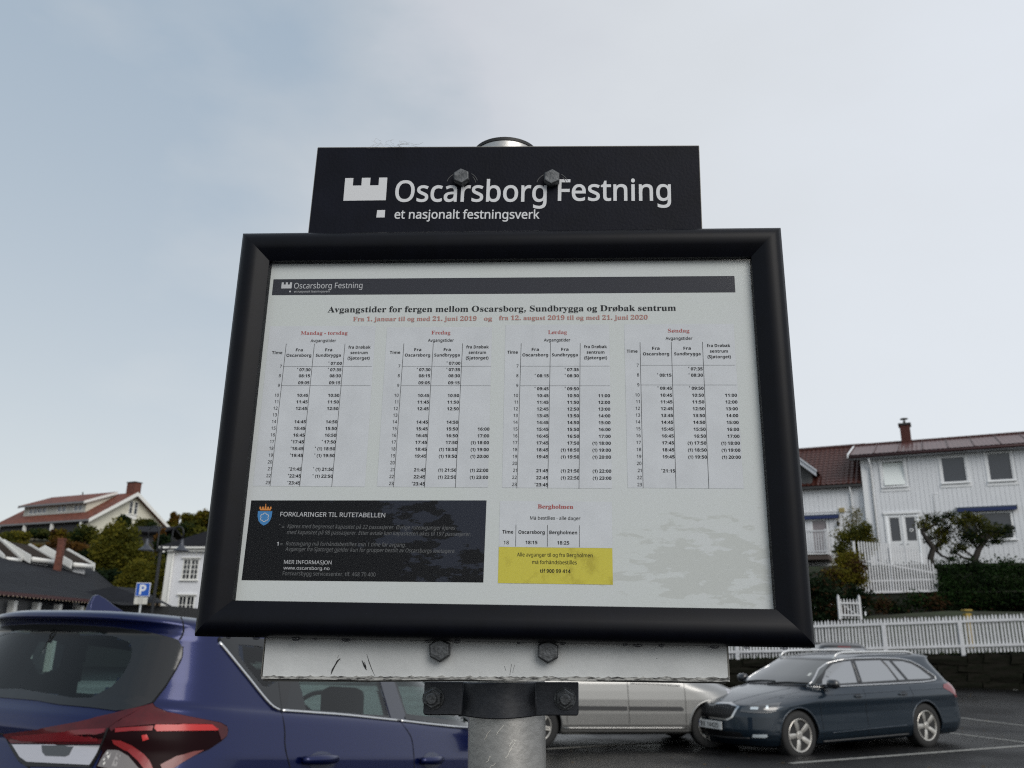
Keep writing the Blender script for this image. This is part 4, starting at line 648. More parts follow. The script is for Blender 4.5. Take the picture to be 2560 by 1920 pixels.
# backing panel with torn lower edge
bb = B(); f3 = lambda u, v, d: V((u * mm, d, v * mm))
rnd = random.Random(11)
zb_ = lambda x: -193.2 + (x + 176) / 343 * 5.6
n = 150; low_ = [(-176 + 342.6 * k / n, zb_(-176 + 342.6 * k / n) + rnd.uniform(-.25, .5)) for k in range(n + 1)]
bb.prism(low_ + [(166.8, 160), (-177.5, 160)], .0072, .0100, f3)
bk = obj('backing_panel', bb, whitep, brd)
bb = B(); up = []
for k in range(n + 1):
    x = -176.3 + 343.2 * k / n; up.append((x, zb_(x) + abs(rnd.gauss(.5, .5)) + .3))
bb.prism([(x, z - 1.6 - .35 * sin(x * .05)) for x, z in [(q[0], zb_(q[0])) for q in up]] + up[::-1], .0060, .00715, f3)
obj('chipped_edge', bb, chipm, bk)
bb = B(); bb.prism([(x, zb_(x) - 2.6 + .6 * sin(x * .021 + 1)) for x in range(-175, 167, 3)] + [(166, zb_(166)), (-175, zb_(-175))], .0073, .0105, f3)
obj('torn_core', bb, darkedge, bk)
for x_, z_, w_, h_ in ((-.1771, -.178, .0006, .03), (.1667, -.176, .0012, .024)): bb = B(); bb.box((x_, .0085, z_), (w_, .003, h_)); obj('side_edge', bb, mat('bare_edge', (.16, .155, .14), .5), bk)
for x, z, r in ((-43.5, -171.6, .1), (36.2, -171.0, .0)): hexbolt('bolt', brd, x * mm, z * mm, .0072, r=.0086, h=.0065, rot=r + .5, washer=False)
# black scratches on the white panel
bb = B()
def scr(pts, r=.0004):
    bb.tube([V((x * mm, .00715, z * mm)) for x, z in pts], [r * .3] + [r * rnd.uniform(.6, 1.3) for _ in pts[2:]] + [r * .3], 4)
scr([(-124.5, -190.5), (-123.5, -187), (-122, -184), (-120, -180.5), (-118.4, -178.8)], .0006); scr([(-121.5, -181.5), (-119, -179.4), (-118, -180.2)], .0005); scr([(-120.6, -178.8), (-119.5, -176.5)])
scr([(-102, -180), (-99.5, -184), (-98.2, -186.5)], .0007); scr([(-100, -181), (-98.3, -185)], .0006); scr([(-98.7, -175.5), (-96.5, -181), (-94.2, -186), (-91.5, -190.8)], .00028); scr([(-97.6, -186.8), (-99, -186)], .0006)
scr([(4.2, -182), (5.2, -185)], .0005); scr([(9.4, -180.5), (8.2, -188.3)], .0005); scr([(11.6, -181), (10.3, -186.6)], .0004); scr([(7.4, -190), (7.2, -191.5)], .0003); scr([(115, -174.5), (115.8, -174.7)], .0005)
obj('scratch', bb, mat('black_scratch', (.012, .012, .012), .6), bk)
# water drops hanging from the frame
drop = None
for x in (-180, -150, -136, -113, -52, -30, 15, 47, 92, 101, 118, 156, 178, 205, -201):
    bb = B(); sz = random.uniform(.0011, .0026)
    bb.lathe([(0, -sz * .7), (sz * .7, -sz * .5), (sz, 0), (sz * .8, sz * .4), (0, sz * .6)], 12)
    if drop is None: drop = bb.data('drop', glass('water', (.6, .6, .62), 1, .01, 1.33), True)
    s = random.uniform(.6, 1.2)
    q = piece('water_drop', drop, None, (0, 0, 0)); q.matrix_world = BM @ M.Translation(V((x * mm, -.006 + .006 * random.random(), -IZ - .0266 - .0004))) @ M.Diagonal((1.6 * s, s, s, 1))
    tag(q, 'clear rain drop hanging under the black frame of the timetable', 'water drop', 'rain drops under the frame')

# poster
def paper_mat():
    m = mat('poster_paper', (.57, .61, .59), .6, var=.0, spec=.3)
    t = m.node_tree; p = t.nodes['Principled BSDF']; co = t.nodes.new('ShaderNodeTexCoord')
    def noise(sc_, loc, lo, hi, det=5, sx=(1, 1, 1)):
        mp = t.nodes.new('ShaderNodeMapping'); mp.inputs['Location'].default_value = loc; mp.inputs['Scale'].default_value = sx
        t.links.new(co.outputs['Object'], mp.inputs[0])
        n_ = t.nodes.new('ShaderNodeTexNoise'); n_.inputs['Scale'].default_value = sc_; n_.inputs['Detail'].default_value = det; n_.inputs['Roughness'].default_value = .6
        t.links.new(mp.outputs[0], n_.inputs['Vector'])
        r_ = t.nodes.new('ShaderNodeMapRange'); r_.inputs[1].default_value = lo; r_.inputs[2].default_value = hi; t.links.new(n_.outputs['Fac'], r_.inputs[0])
        return r_.outputs[0]
    def mx(f_, a, b_):
        q = t.nodes.new('ShaderNodeMix'); q.data_type = 'RGBA'
        t.links.new(f_, q.inputs[0]) if not isinstance(f_, float) else None
        for i_, v_ in ((6, a), (7, b_)):
            if isinstance(v_, tuple): q.inputs[i_].default_value = (*v_, 1)
            else: t.links.new(v_, q.inputs[i_])
        return q.outputs[2]
    c = mx(noise(9, (1, 2, 3), .35, .7), (.575, .615, .60), (.60, .625, .65))
    c = mx(noise(700, (0, 0, 0), .2, .9, 2), c, (.54, .57, .56))
    # damp stain in the lower right corner: a mask round (.13,-.1) broken up by noise
    vm = t.nodes.new('ShaderNodeVectorMath'); vm.operation = 'DISTANCE'; vm.inputs[1].default_value = (.152, 0, -.112)
    mp = t.nodes.new('ShaderNodeMapping'); mp.inputs['Scale'].default_value = (.62, 1, 1.25); mp.inputs['Location'].default_value = (.056, 0, .0245)
    t.links.new(co.outputs['Object'], mp.inputs[0]); t.links.new(mp.outputs[0], vm.inputs[0])
    ad = t.nodes.new('ShaderNodeMath'); ad.operation = 'MULTIPLY_ADD'; ad.inputs[1].default_value = .16; 
    t.links.new(noise(60, (4, 0, 2), .1, .9, 12, (.7, 1, 2.2)), ad.inputs[0]); t.links.new(vm.outputs['Value'], ad.inputs[2])
    r2 = t.nodes.new('ShaderNodeMapRange'); r2.inputs[1].default_value = .113; r2.inputs[2].default_value = .105; t.links.new(ad.outputs[0], r2.inputs[0])
    c = mx(r2.outputs[0], c, (.50, .525, .51))
    t.links.new(c, p.inputs['Base Color'])
    return m
bb = B(); bb.box((0, .0006, 0), (2 * IX + .004, .001, 2 * IZ + .004)); poster = obj('poster', bb, paper_mat(), brd)
def rect(bb, x0, x1, z0, z1, y): bb.quad(*(V((x * mm, y, z * mm)) for x, z in ((x0, z0), (x1, z0), (x1, z1), (x0, z1))))
pan = mat('panel_tint', (.575, .60, .63), .6, var=.06, vscale=30, spec=.3)
for (x0, x1, z0, z1) in ((-196, -107, -51.4, 82.3), (-97.5, -10.8, -51.2, 81), (.2, 84.5, -51.2, 82.8), (96.5, 184, -50.6, 82.8), (-1.2, 84.2, -96.3, -61.5)):
    bb = B(); rect(bb, x0, x1, z0, z1, -.00006); obj('table_panel', bb, pan, poster, norm=False)
ink = mat('black_ink', (.008, .008, .010), .6, spec=.1); ink2 = mat('title_ink', (.022, .024, .027), .6, spec=.1)
red = mat('red_ink', (.36, .07, .065), .6); red2 = mat('faded_red_ink', (.40, .17, .145), .6)
barm = mat('grey_bar_print', (.034, .036, .046), .55, col2=(.11, .105, .085), vscale=55, th=(.62, .75), detail=9, spec=.15)
bb = B(); rect(bb, -197.2, 187.0, 110.2, 124.6, -.00008); obj('header_bar', bb, barm, poster, norm=False)
yel = mat('yellow_highlight', (.56, .50, .05), .6, col2=(.44, .38, .03), vscale=32, th=(.52, .6), detail=7)
bb = B(); rect(bb, -1.4, 84.0, -123, -96.4, -.00010); obj('yellow_box', bb, yel, poster, norm=False)
def box_mat():
    m = mat('dark_box_print', (.019, .023, .036), .45, spec=.12, col2=(.0022, .0026, .0045), vscale=42, th=(.44, .46), detail=9, aniso=(.75, 1, 1.9))
    # stain grows toward the lower left of the box
    t = m.node_tree; mr = [n_ for n_ in t.nodes if n_.type == 'MAP_RANGE'][0]; nn_ = [n_ for n_ in t.nodes if n_.type == 'TEX_NOISE'][0]
    co = [n_ for n_ in t.nodes if n_.type == 'TEX_COORD'][0]; sp = t.nodes.new('ShaderNodeSeparateXYZ'); t.links.new(co.outputs['Object'], sp.inputs[0])
    def mth(op, a, b_, c_=None):
        q = t.nodes.new('ShaderNodeMath'); q.operation = op
        for i_, v_ in enumerate((a, b_, c_)):
            if v_ is None: continue
            if isinstance(v_, (int, float)): q.inputs[i_].default_value = v_
            else: t.links.new(v_, q.inputs[i_])
        return q.outputs[0]
    # bias = -1.6*(x+.1) ... plus -2.2*(z+.09)
    bx = mth('MULTIPLY', mth('ADD', sp.outputs[0], .085), -2.0); bz = mth('MULTIPLY', mth('ADD', sp.outputs[2], .088), -2.2)
    t.links.new(mth('ADD', nn_.outputs['Fac'], mth('ADD', bx, bz)), mr.inputs[0])
    return m
bb = B(); bb.quad(*(V((x * mm, -.00010, z * mm)) for x, z in ((-197, -123.6), (-12.4, -122.7), (-11.6, -61.2), (-196, -62.8)))); obj('explanation_box', bb, box_mat(), poster, norm=False)
# logo on the bar
bb = B(); y = -.0002
x0, x1, z0, z1 = -189.8, -180.9, 116.1, 121.6
for q in ((x0, x1, z0, z1 - 2), (x0, x0 + 1.8, z1 - 2, z1), ((x0 + x1) / 2 - .9, (x0 + x1) / 2 + .9, z1 - 2, z1), (x1 - 1.8, x1, z1 - 2, z1), (-182.6, -181.2, 112.6, 114.0)): rect(bb, *q, y)
obj('castle_emblem', bb, mat('pale_print', (.50, .51, .53), .6), poster, norm=False)
text('logo', 'Oscarsborg Festning', -178.9, -120.6, 116.0, 5.0, off=0); text('logo', 'et nasjonalt festningsverk', -178.4, -147.8, 112.3, 1.8, off=0)
text('title', 'Avgangstider for fergen mellom Oscarsborg, Sundbrygga og Drøbak sentrum', -148.3, 138.6, 94.4, 5.3, 'serifb', off=0)
text('sub', 'Fra 1. januar til og med 21. juni 2019', -126.4, -23.7, 86.5, 4.0, 'serifb', off=0); text('sub', 'og', -17.6, -10.9, 86.5, 4.0, 'serifb', off=0); text('sub', 'fra 12. august 2019 til og med 21. juni 2020', -5.2, 115.6, 86.9, 4.0, 'serifb', off=0)
TB = [  # day, heading x0,x1, line xs, z offset
 ('Mandag - torsdag', -169.3, -130.1, (-181.4, -157.8, -132.3), 0, -108.0), ('Fredag', -60.5, -44.8, (-83.5, -59.3, -35.2), 0, -10.8),
 ('Lørdag', 35.0, 50.2, (12.5, 36.2, 60.2), .0, 84.2), ('Søndag', 131.5, 148.6, (108.5, 133.4, 158.1), .7, 183.2)]
ROWZ = {'7': 47.1, '8': 39.0, '9': 30.8}
for k in range(10, 24): ROWZ[str(k)] = 22.5 - 5.49 * (k - 10)
T = [
 [{'a': '* 07:30', 8: '08:15', 'b': '09:05', 10: '10:45', 11: '11:45', 12: '12:45', 14: '14:45', 15: '15:45', 16: '16:45', 17: '*17:45', 18: '*18:45', 19: '*19:45', 21: '*21:45', 22: '*22:45', 23: '*23:45'},
  {'0': '* 07:00', 'a': '* 07:35', 8: '08:30', 'b': '09:15', 10: '10:50', 11: '11:50', 12: '12:50', 14: '14:50', 15: '15:50', 16: '16:50', 17: '* 17:50', 18: '*(1) 18:50', 19: '*(1) 19:50', 21: '*(1) 21:50', 22: '*(1) 22:50'}, {}],
 [{'a': '* 07:30', 8: '08:15', 'b': '09:05', 10: '10:45', 11: '11:45', 12: '12:45', 14: '14:45', 15: '15:45', 16: '16:45', 17: '17:45', 18: '18:45', 19: '19:45', 21: '21:45', 22: '22:45', 23: '*23:45'},
  {'0': '* 07:00', 'a': '* 07:35', 8: '08:30', 'b': '09:15', 10: '10:50', 11: '11:50', 12: '12:50', 14: '14:50', 15: '15:50', 16: '16:50', 17: '17:50', 18: '(1) 18:50', 19: '(1) 19:50', 21: '(1) 21:50', 22: '(1) 22:50'},
  {15: '16:00', 16: '17:00', 17: '(1) 18:00', 18: '(1) 19:00', 19: '(1) 20:00', 21: '(1) 22:00', 22: '(1) 23:00'}],
 [{8: '* 08:15', 'c': '* 09:45', 10: '10:45', 11: '11:45', 12: '12:45', 13: '13:45', 14: '14:45', 15: '15:45', 16: '16:45', 17: '17:45', 18: '18:45', 19: '19:45', 21: '21:45', 22: '22:45', 23: '*23:45'},
  {'a': '* 07:35', 8: '* 08:30', 'c': '* 09:50', 10: '10:50', 11: '11:50', 12: '12:50', 13: '13:50', 14: '14:50', 15: '15:50', 16: '16:50', 17: '17:50', 18: '(1) 18:50', 19: '(1) 19:50', 21: '(1) 21:50', 22: '(1) 22:50'},
  {10: '11:00', 11: '12:00', 12: '13:00', 13: '14:00', 14: '15:00', 15: '16:00', 16: '17:00', 17: '(1) 18:00', 18: '(1) 19:00', 19: '(1) 20:00', 21: '(1) 22:00', 22: '(1) 23:00'}],
 [{8: '* 08:15', 'c': '* 09:45', 10: '10:45', 11: '11:45', 12: '12:45', 13: '13:45', 14: '14:45', 15: '15:45', 16: '16:45', 17: '17:45', 18: '18:45', 19: '19:45', 21: '*21:15'},
  {'a': '* 07:35', 8: '* 08:30', 'c': '* 09:50', 10: '10:50', 11: '11:50', 12: '12:50', 13: '13:50', 14: '14:50', 15: '15:50', 16: '16:50', 17: '(1) 17:50', 18: '(1) 18:50', 19: '(1) 19:50'},
  {10: '11:00', 11: '12:00', 12: '13:00', 13: '14:00', 14: '15:00', 15: '16:00', 16: '17:00', 17: '(1) 18:00', 18: '(1) 19:00', 19: '(1) 20:00'}]]
EX = {'0': 49.6, 'a': 44.2, 'b': 33.1, 'c': 28.2}
targets = {'logo': ('logo_lettering', poster, mat('pale_print', (.5, .51, .53))), 'title': ('title_lettering', poster, ink2), 'sub': ('date_lettering', poster, red2)}
HH = 2.35
for ti, (day, hx0, hx1, lx, dz, xr) in enumerate(TB):
    kd, kh = 'day%d' % ti, 'head%d' % ti
    text(kd, day, hx0, hx1, 74.6 + dz * 1.4, 3.3, 'serifb'); targets[kd] = ('day_heading', poster, red)
    xc = {0: -149.8, 1: -52.4, 2: 42.3, 3: 140}[ti]
    text(kh, 'Avgangstider', xc - 10.7, xc + 10.7, 68.2 + dz * 1.6, 2.5, 'sans', off=.012)
    text(kh, 'Time', lx[0] - 10.4, lx[0] - 1.8, 57.8 + dz, 2.5, 'sansb')
    for j, nm in ((0, 'Oscarsborg'), (1, 'Sundbrygga')):
        c_ = (lx[j] + lx[j + 1]) / 2 + .4; text(kh, 'Fra', c_ - 2.9, c_ + 2.9, 60.2 + dz, 2.5, 'sansb'); text(kh, nm, c_ - 10.4, c_ + 10.4, 55.5 + dz, 2.5, 'sansb')
    c_ = lx[2] + 13; text(kh, 'fra Drøbak', c_ - 9.2, c_ + 9.2, 62.4 + dz, 2.5, 'sansb'); text(kh, 'sentrum', c_ - 7.1, c_ + 7.1, 57.7 + dz, 2.5, 'sansb'); text(kh, '(Sjøtorget)', c_ - 9.2, c_ + 9.2, 53 + dz, 2.5, 'sansb')
    targets[kh] = ('table_heading', poster, ink)
    kk = 'hours%d' % ti; targets[kk] = ('hour_column', poster, ink)
    for h in range(7, 24): text(kk, str(h), 0, lx[0] - 1.1, ROWZ[str(h)] - 1.0 + dz * .8, 2.5, 'sans', align='r', off=.008)
    for j in range(3):
        if not T[ti][j]: continue
        kc = 'col%d%d' % (ti, j); targets[kc] = ('time_column', poster, ink)
        xe = lx[j + 1] - .5 if j < 2 else xr
        for r_, s in T[ti][j].items():
            z = EX.get(r_) if r_ in EX else ROWZ[str(r_)]
            # times keep a fixed width, marks go before them
            tm = s[-5:]; mk = s[:-5].strip()
            text(kc, tm, xe - 9.3, xe, z - 1.1 + dz * .7, 2.45, 'sansb', off=.006)
            if mk:
                gap = 1.0 if s[:-5].endswith(' ') else .2
                if '(' in mk: text(kc, '(1)', xe - 9.3 - 1.1 - 3.9, xe - 10.4, z - 1.1 + dz * .7, 2.35, 'sansb')
                if mk.startswith('*'):
                    xx_ = xe - 9.3 - gap - 1.1 - (5.1 if '(' in mk else 0); text(kc, '*', xx_, xx_ + 1.1, z - 1.1 + dz * .7, 3.2, 'sansb')
    bb = B()
    sk = -.0125
    for j in range(3):
        xt, xb = lx[j] + .75, lx[j] - .85
        if ti == 3: xt, xb = lx[j] + .4, lx[j] - .3
        bb.quad(*(V((x * mm, -.00018, z * mm)) for x, z in ((xb - .17, -51.5 + dz), (xb + .17, -51.5 + dz), (xt + .17, 66.8 + dz), (xt - .17, 66.8 + dz))))
    for z in (47.2 + dz, 30.8 + dz): rect(bb, lx[0], xr, z - .10, z + .06, -.00018)
    obj('table_ruling', bb, ink, poster, norm=False)
kb = 'berg'; targets['bergh'] = ('day_heading', poster, red); targets[kb] = ('small_table_lettering', poster, ink)
text('bergh', 'Bergholmen', 27.8, 54.9, -67.0, 3.2, 'serifb', off=.01)
text(kb, 'Må bestilles - alle dager', 22.1, 60.3, -75.5, 2.5, off=.008)
for s, a, c_ in (('Time', 1.1, 9.4), ('Oscarsborg', 13.3, 33.3), ('Bergholmen', 36.8, 57.8)): text(kb, s, a, c_, -86.3, 2.6, 'sansb')
text(kb, '18', 2.3, 6.2, -94.3, 2.6, off=.008); text(kb, '18:15', 18.8, 27.8, -94.0, 2.5, 'sansb'); text(kb, '18:25', 42.7, 51.8, -94.0, 2.5, 'sansb')
bb = B()
for x in (11.4, 35.3, 59.4): rect(bb, x - .17, x + .17, -95.9, -79.5, -.00018)
obj('table_ruling', bb, ink, poster, norm=False)
targets['yl'] = ('yellow_box_lettering', poster, ink)
text('yl', 'Alle avganger til og fra Bergholmen', 12.5, 69.2, -103.2, 2.7, off=.008); text('yl', 'må forhåndsbestilles', 24, 57.4, -108.6, 2.7, off=.008); text('yl', 'tlf 900 99 414', 29.9, 52.7, -115, 2.7, 'sansb')
targets['bx'] = ('explanation_lettering', poster, mat('grey_print', (.11, .115, .12), .6)); targets['bxh'] = ('explanation_heading', poster, mat('pale_print', (.5, .51, .53)))
text('bxh', 'FORKLARINGER TIL RUTETABELLEN', -171.8, -89.6, -75.0, 3.4, off=.004)
for s, a, c_, z in (('*', -172.2, -170.8, -83.4), ('=', -169.7, -167.8, -84.3), ('Kjøres med begrenset kapasitet på 22 passasjerer. Øvrige ruteavganger kjøres', -165.3, -35, -83.9),
                    ('med kapasitet på 98 passasjerer. Etter avtale kan kapasiteten økes til 197 passasjerer.', -165.3, -22.9, -88.5), ('=', -169.7, -167.8, -97.6),
                    ('Ruteavgang må forhåndsbestilles min 1 time før avgang.', -165.3, -72.5, -97.1), ('Avganger fra Sjøtorget gjelder kun for grupper bestilt av Oscarsborgs leietagere.', -165.3, -34.4, -101.3)):
    text('bx', s, a, c_, z, 2.9, 'sansi' if len(s) > 2 else 'sans', off=0)
text('bxh', '1', -172.3, -171, -97.4, 2.8, 'sansb'); text('bxh', 'MER INFORMASJON', -165.4, -128.6, -111.0, 2.8); text('bxh', 'www.oscarsborg.no', -165.4, -129.8, -115.2, 2.4); text('bx', 'Forsvarsbygg servicesenter, tlf. 468 70 400', -165.6, -94.2, -119.5, 2.9, off=.0)
build_text(targets)
# shield emblem with a crown
def flat(bb, pts, y): bb.add([V((x * mm, y, z * mm)) for x, z in pts], [tuple(range(len(pts)))])
bb = B(); cx = -184.1
flat(bb, [(cx - 5.7, -71.1), (cx + 5.7, -71.1), (cx + 5.6, -75), (cx + 4.6, -78.4), (cx + 2.6, -80.8), (cx, -82.3), (cx - 2.6, -80.8), (cx - 4.6, -78.4), (cx - 5.6, -75)], -.00018)
shield = obj('shield_emblem', bb, mat('shield_blue', (.04, .20, .46), .6), poster, norm=False)
bb = B(); n = 36; cz = -75.9
for i in range(n):
    q = []
    for k in (i, i + 1):
        t = 2 * pi * k / n
        for d in (-.28, .28):
            r = 2.75 + .85 * abs(cos(3 * t + pi / 2)) ** .6 * 1 - .25 + d; q.append((cx + r * cos(t), cz + r * sin(t)))
    flat(bb, [q[0], q[1], q[3], q[2]], -.00026)
obj('fortress_outline', bb, mat('pale_print', (.5, .51, .53)), poster, norm=False)
bb = B(); flat(bb, [(cx - 4.3, -70.5), (cx + 4.3, -70.5), (cx + 4.3, -69.4), (cx - 4.3, -69.4)], -.00018)
for k in range(-2, 3): flat(bb, [(cx + k * 2 - .8, -69.4), (cx + k * 2 + .8, -69.4), (cx + k * 2.1 + .5, -67.6 + (.6 if k == 0 else 0)), (cx + k * 2.1 - .5, -67.6 + (.6 if k == 0 else 0))], -.00018)
flat(bb, [(cx - .3, -67.2), (cx + .3, -67.2), (cx + .3, -65.4), (cx - .3, -65.4)], -.00018)
obj('crown', bb, mat('crown_orange', (.60, .22, .04), .6), poster, norm=False)
# clear cover sheet
bb = B(); bb.quad(*(V((x, -.0032, z)) for x, z in ((-IX - .002, -IZ - .002), (IX + .002, -IZ - .002), (IX + .002, IZ + .002), (-IX - .002, IZ + .002))))
obj('cover_sheet', bb, glass('cover_plastic', (.985, .985, .985), .8, .10, 1.24), brd, norm=False)
# ------------------------------------------------------------------ cars
def lerp_rows(rows, z):
    if z <= rows[0][0]: return rows[0][1:]
    for a, b_ in zip(rows, rows[1:]):
        if z <= b_[0]:
            t = (z - a[0]) / (b_[0] - a[0]); return [p + (q - p) * t for p, q in zip(a[1:], b_[1:])]
    return rows[-1][1:]
class Car:
    """body as stacked plan outlines; rows: z, rear x, rear rounding, front x, front rounding, half width"""
    def __init__(s, name, label, origin, yaw, pitch, rows, L, nr=2.8, nf=2.6, taper=.05, roll=0.):
        fw = V((cos(yaw) * cos(pitch), sin(yaw) * cos(pitch), -sin(pitch))); lf = V((-sin(yaw), cos(yaw), 0)); up = fw.cross(lf)
        m = M((fw, lf, up)).transposed().to_4x4(); m.translation = V(origin)
        s.m = m; s.mi = m.inverted(); s.rows = rows; s.L = L; s.nr = nr; s.nf = nf; s.taper = taper
        s.root = thing(name, label, 'car', m); s.cmi = s.mi @ CAM
        s.build()
    def tp(s, x): return 1 - s.taper * abs((x - s.L / 2) / (s.L / 2)) ** 3.0
    def outline(s, z, n1=26, n2=90, n3=34):
        xr, ar, xf, af, w = lerp_rows(s.rows, z); pts = []
        mid = (xr + xf) / 2; ar = min(ar, mid - xr); af = min(af, xf - mid)
        for i in range(n1):
            t = i / n1 * pi / 2; c = cos(t) ** (2 / s.nr); y = sin(t) ** (2 / s.nr)
            pts.append((xr + ar - ar * c, -w * y))
        a, b_ = xr + ar, xf - af
        for i in range(n2): pts.append((a + (b_ - a) * i / n2, -w))
        for i in range(n3 + 1):
            t = pi / 2 - i / n3 * pi / 2; c = max(0, cos(t)) ** (2 / s.nf); y = max(0, sin(t)) ** (2 / s.nf)
            pts.append((xf - af + af * c, -w * y))
        return [(x, y * s.tp(x)) for x, y in pts]
    def build(s):
        zs = []; keys = [r[0] for r in s.rows]
        for a, b_ in zip(keys, keys[1:]):
            k = max(1, int(math.ceil((b_ - a) / .014))); zs += [a + (b_ - a) * i / k for i in range(k)]
        zs.append(keys[-1]); s.zs = zs
        v = []; ring = None
        for z in zs:
            half = s.outline(z); full = [(x, y) for x, y in half] + [(x, -y) for x, y in half[-2:0:-1]]
            ring = len(full); v += [V((x, y, z)) for x, y in full]
        f = [(i * ring + k, i * ring + (k + 1) % ring, (i + 1) * ring + (k + 1) % ring, (i + 1) * ring + k) for i in range(len(zs) - 1) for k in range(ring)]
        n = len(zs) - 1
        # roof cap: strips between right and left halves
        h = ring // 2; top = n * ring
        for k in range(h): 
            a, b_, c, d = top + k, top + k + 1, top + (ring - k - 1) % ring, top + (ring - k) % ring
            if k == 0: f.append((a, b_, c))
            elif k == h - 1: f.append((a, b_, d)) if b_ == c else f.append((a, b_, c, d))
            else: f.append((a, b_, c, d))
        s.v, s.f = v, f
        s.cent = [sum((v[i] for i in q), V()) / len(q) for q in f]
        s.bvh = BVHTree.FromPolygons([tuple(p) for p in v], f)
        s.kill = [False] * len(f); s.door = [None] * len(f)
    # --- hits
    def hit_pix(s, px, py):
        d = (s.mi.to_3x3() @ ray(px, py)).normalized(); h = s.bvh.ray_cast(s.cmi, d)
        if h[0] is None: return None
        n = h[1]; n = n if n.dot(d) < 0 else -n
        return h[0], n
    def hit_side(s, x, z, side=1):
        h = s.bvh.ray_cast(V((x, side * 3, z)), V((0, -side, 0)))
        if h[0] is None: return None
        n = h[1]; n = n if n.y * side > 0 else -n
        return h[0], n
    def hit_end(s, y, z, front=True):
        o = V((s.L + 3, y, z)) if front else V((-3, y, z)); d = V((-1, 0, 0)) if front else V((1, 0, 0))
        h = s.bvh.ray_cast(o, d)
        if h[0] is None: return None
        n = h[1]; n = n if n.dot(d) < 0 else -n
        return h[0], n
    def patch(s, name, poly, hit, m, off=.003, parent=None, mirror=True, step=14., holes=(), smooth_=True, thick=.004, label=None, clampy=False):
        """conforming panel over the body inside polygon (2D, any projection)"""
        step = float(step)
        def dens(c):
            o = []
            for i in range(len(c)):
                a, b_ = V(c[i]), V(c[(i + 1) % len(c)]); k = max(1, int((b_ - a).length / step))
                o += [a + (b_ - a) * j / k for j in range(k)]
            return o
        bnd = dens(poly); hs = [dens(h_) for h_ in holes]
        def ins(p, c):
            r = False
            for i in range(len(c)):
                a, b_ = c[i - 1], c[i]
                if (a[1] > p[1]) != (b_[1] > p[1]) and p[0] < (b_[0] - a[0]) * (p[1] - a[1]) / (b_[1] - a[1]) + a[0]: r = not r
            return r
        pts = list(bnd); faces = [list(range(len(bnd)))]
        for h_ in hs: n0 = len(pts); pts += h_; faces.append(list(range(n0, n0 + len(h_))))
        x0 = min(p[0] for p in bnd); x1 = max(p[0] for p in bnd); y0 = min(p[1] for p in bnd); y1 = max(p[1] for p in bnd)
        y = y0 + step / 2
        while y < y1:
            x = x0 + step / 2
            while x < x1:
                q = (x, y)
                if ins(q, bnd) and not any(ins(q, h_) for h_ in hs): pts.append(V(q))
                x += step
            y += step
        r = delaunay_2d_cdt([V((p[0], p[1])) for p in pts], [], faces, 1 if not hs else 0, 1e-6)
        vs, tri = r[0], r[2]; co = []; ok = []
        for p in vs:
            h_ = hit(p.x, p.y)
            if h_ is None: co.append(None)
            else:
                q = h_[0] + h_[1] * off
                if clampy and q.y > -.004: q.y = 0
                co.append((q, h_[1]))
        bb = B(); idx = {}
        for i, c in enumerate(co):
            if c: idx[i] = len(bb.v); bb.v.append(c[0])
        for t in tri:
            if not all(i in idx for i in t): continue
            c = sum((vs[i] for i in t), V((0, 0))) / len(t)
            if hs and (not ins(c, bnd) or any(ins(c, h_) for h_ in hs)): continue
            bb.f.append(tuple(idx[i] for i in t))
        nm0 = {idx[i]: c[1] for i, c in enumerate(co) if c}
        vote = 0
        for q in bb.f[:40]:
            n_ = (bb.v[q[1]] - bb.v[q[0]]).cross(bb.v[q[2]] - bb.v[q[0]]); vote += 1 if n_.dot(nm0[q[0]]) > 0 else -1
        if vote < 0: bb.f = [q[::-1] for q in bb.f]
        # rim going inwards gives the piece thickness
        ec = {}
        for q in bb.f:
            for i in range(len(q)):
                e_ = (q[i], q[(i + 1) % len(q)]); k = tuple(sorted(e_)); ec[k] = None if k in ec else e_
        nm = {idx[i]: c[1] for i, c in enumerate(co) if c}; inner = {}
        for k, e_ in ec.items():
            if e_ is None or (clampy and abs(bb.v[e_[0]].y) < .001 and abs(bb.v[e_[1]].y) < .001): continue
            for i in e_:
                if i not in inner: inner[i] = len(bb.v); bb.v.append(bb.v[i] - nm[i] * thick)
            bb.f.append((e_[1], e_[0], inner[e_[0]], inner[e_[1]]))
        res = []
        for sgn in ((1, -1) if mirror else (1,)):
            q = B(); q.v = [V((p.x, p.y * sgn, p.z)) for p in bb.v]; q.f = [f_ if sgn == 1 else f_[::-1] for f_ in bb.f]
            o = obj(name, q, m, parent or s.root, smooth=smooth_, norm=False, auto=50); res.append(o)
            if label: o['label'] = label
        return res
    def strip(s, name, pts, hit, m, r=.004, parent=None, mirror=True, step=8., off=0., n=6, closed=False):
        pl = []
        src = list(pts) + ([pts[0]] if closed else [])
        for a, b_ in zip(src, src[1:]):
            a, b_ = V(a), V(b_); k = max(1, int((b_ - a).length / step))
            pl += [a + (b_ - a) * j / k for j in range(k)]
        if not closed: pl.append(V(src[-1]))
        co = [h_ for h_ in (hit(p.x, p.y) for p in pl) if h_]
        co = [h_[0] + h_[1] * off for h_ in co]
        if len(co) < 2: return []
        sm = [co[0]] + [(co[i - 1] + co[i] * 2 + co[i + 1]) / 4 for i in range(1, len(co) - 1)] + [co[-1]]
        res = []
        for sgn in ((1, -1) if mirror else (1,)):
            q = B(); q.tube([V((p.x, p.y * sgn, p.z)) for p in sm], r, n, closed=False)
            res.append(obj(name, q, m, parent or s.root, smooth=True))
        return res
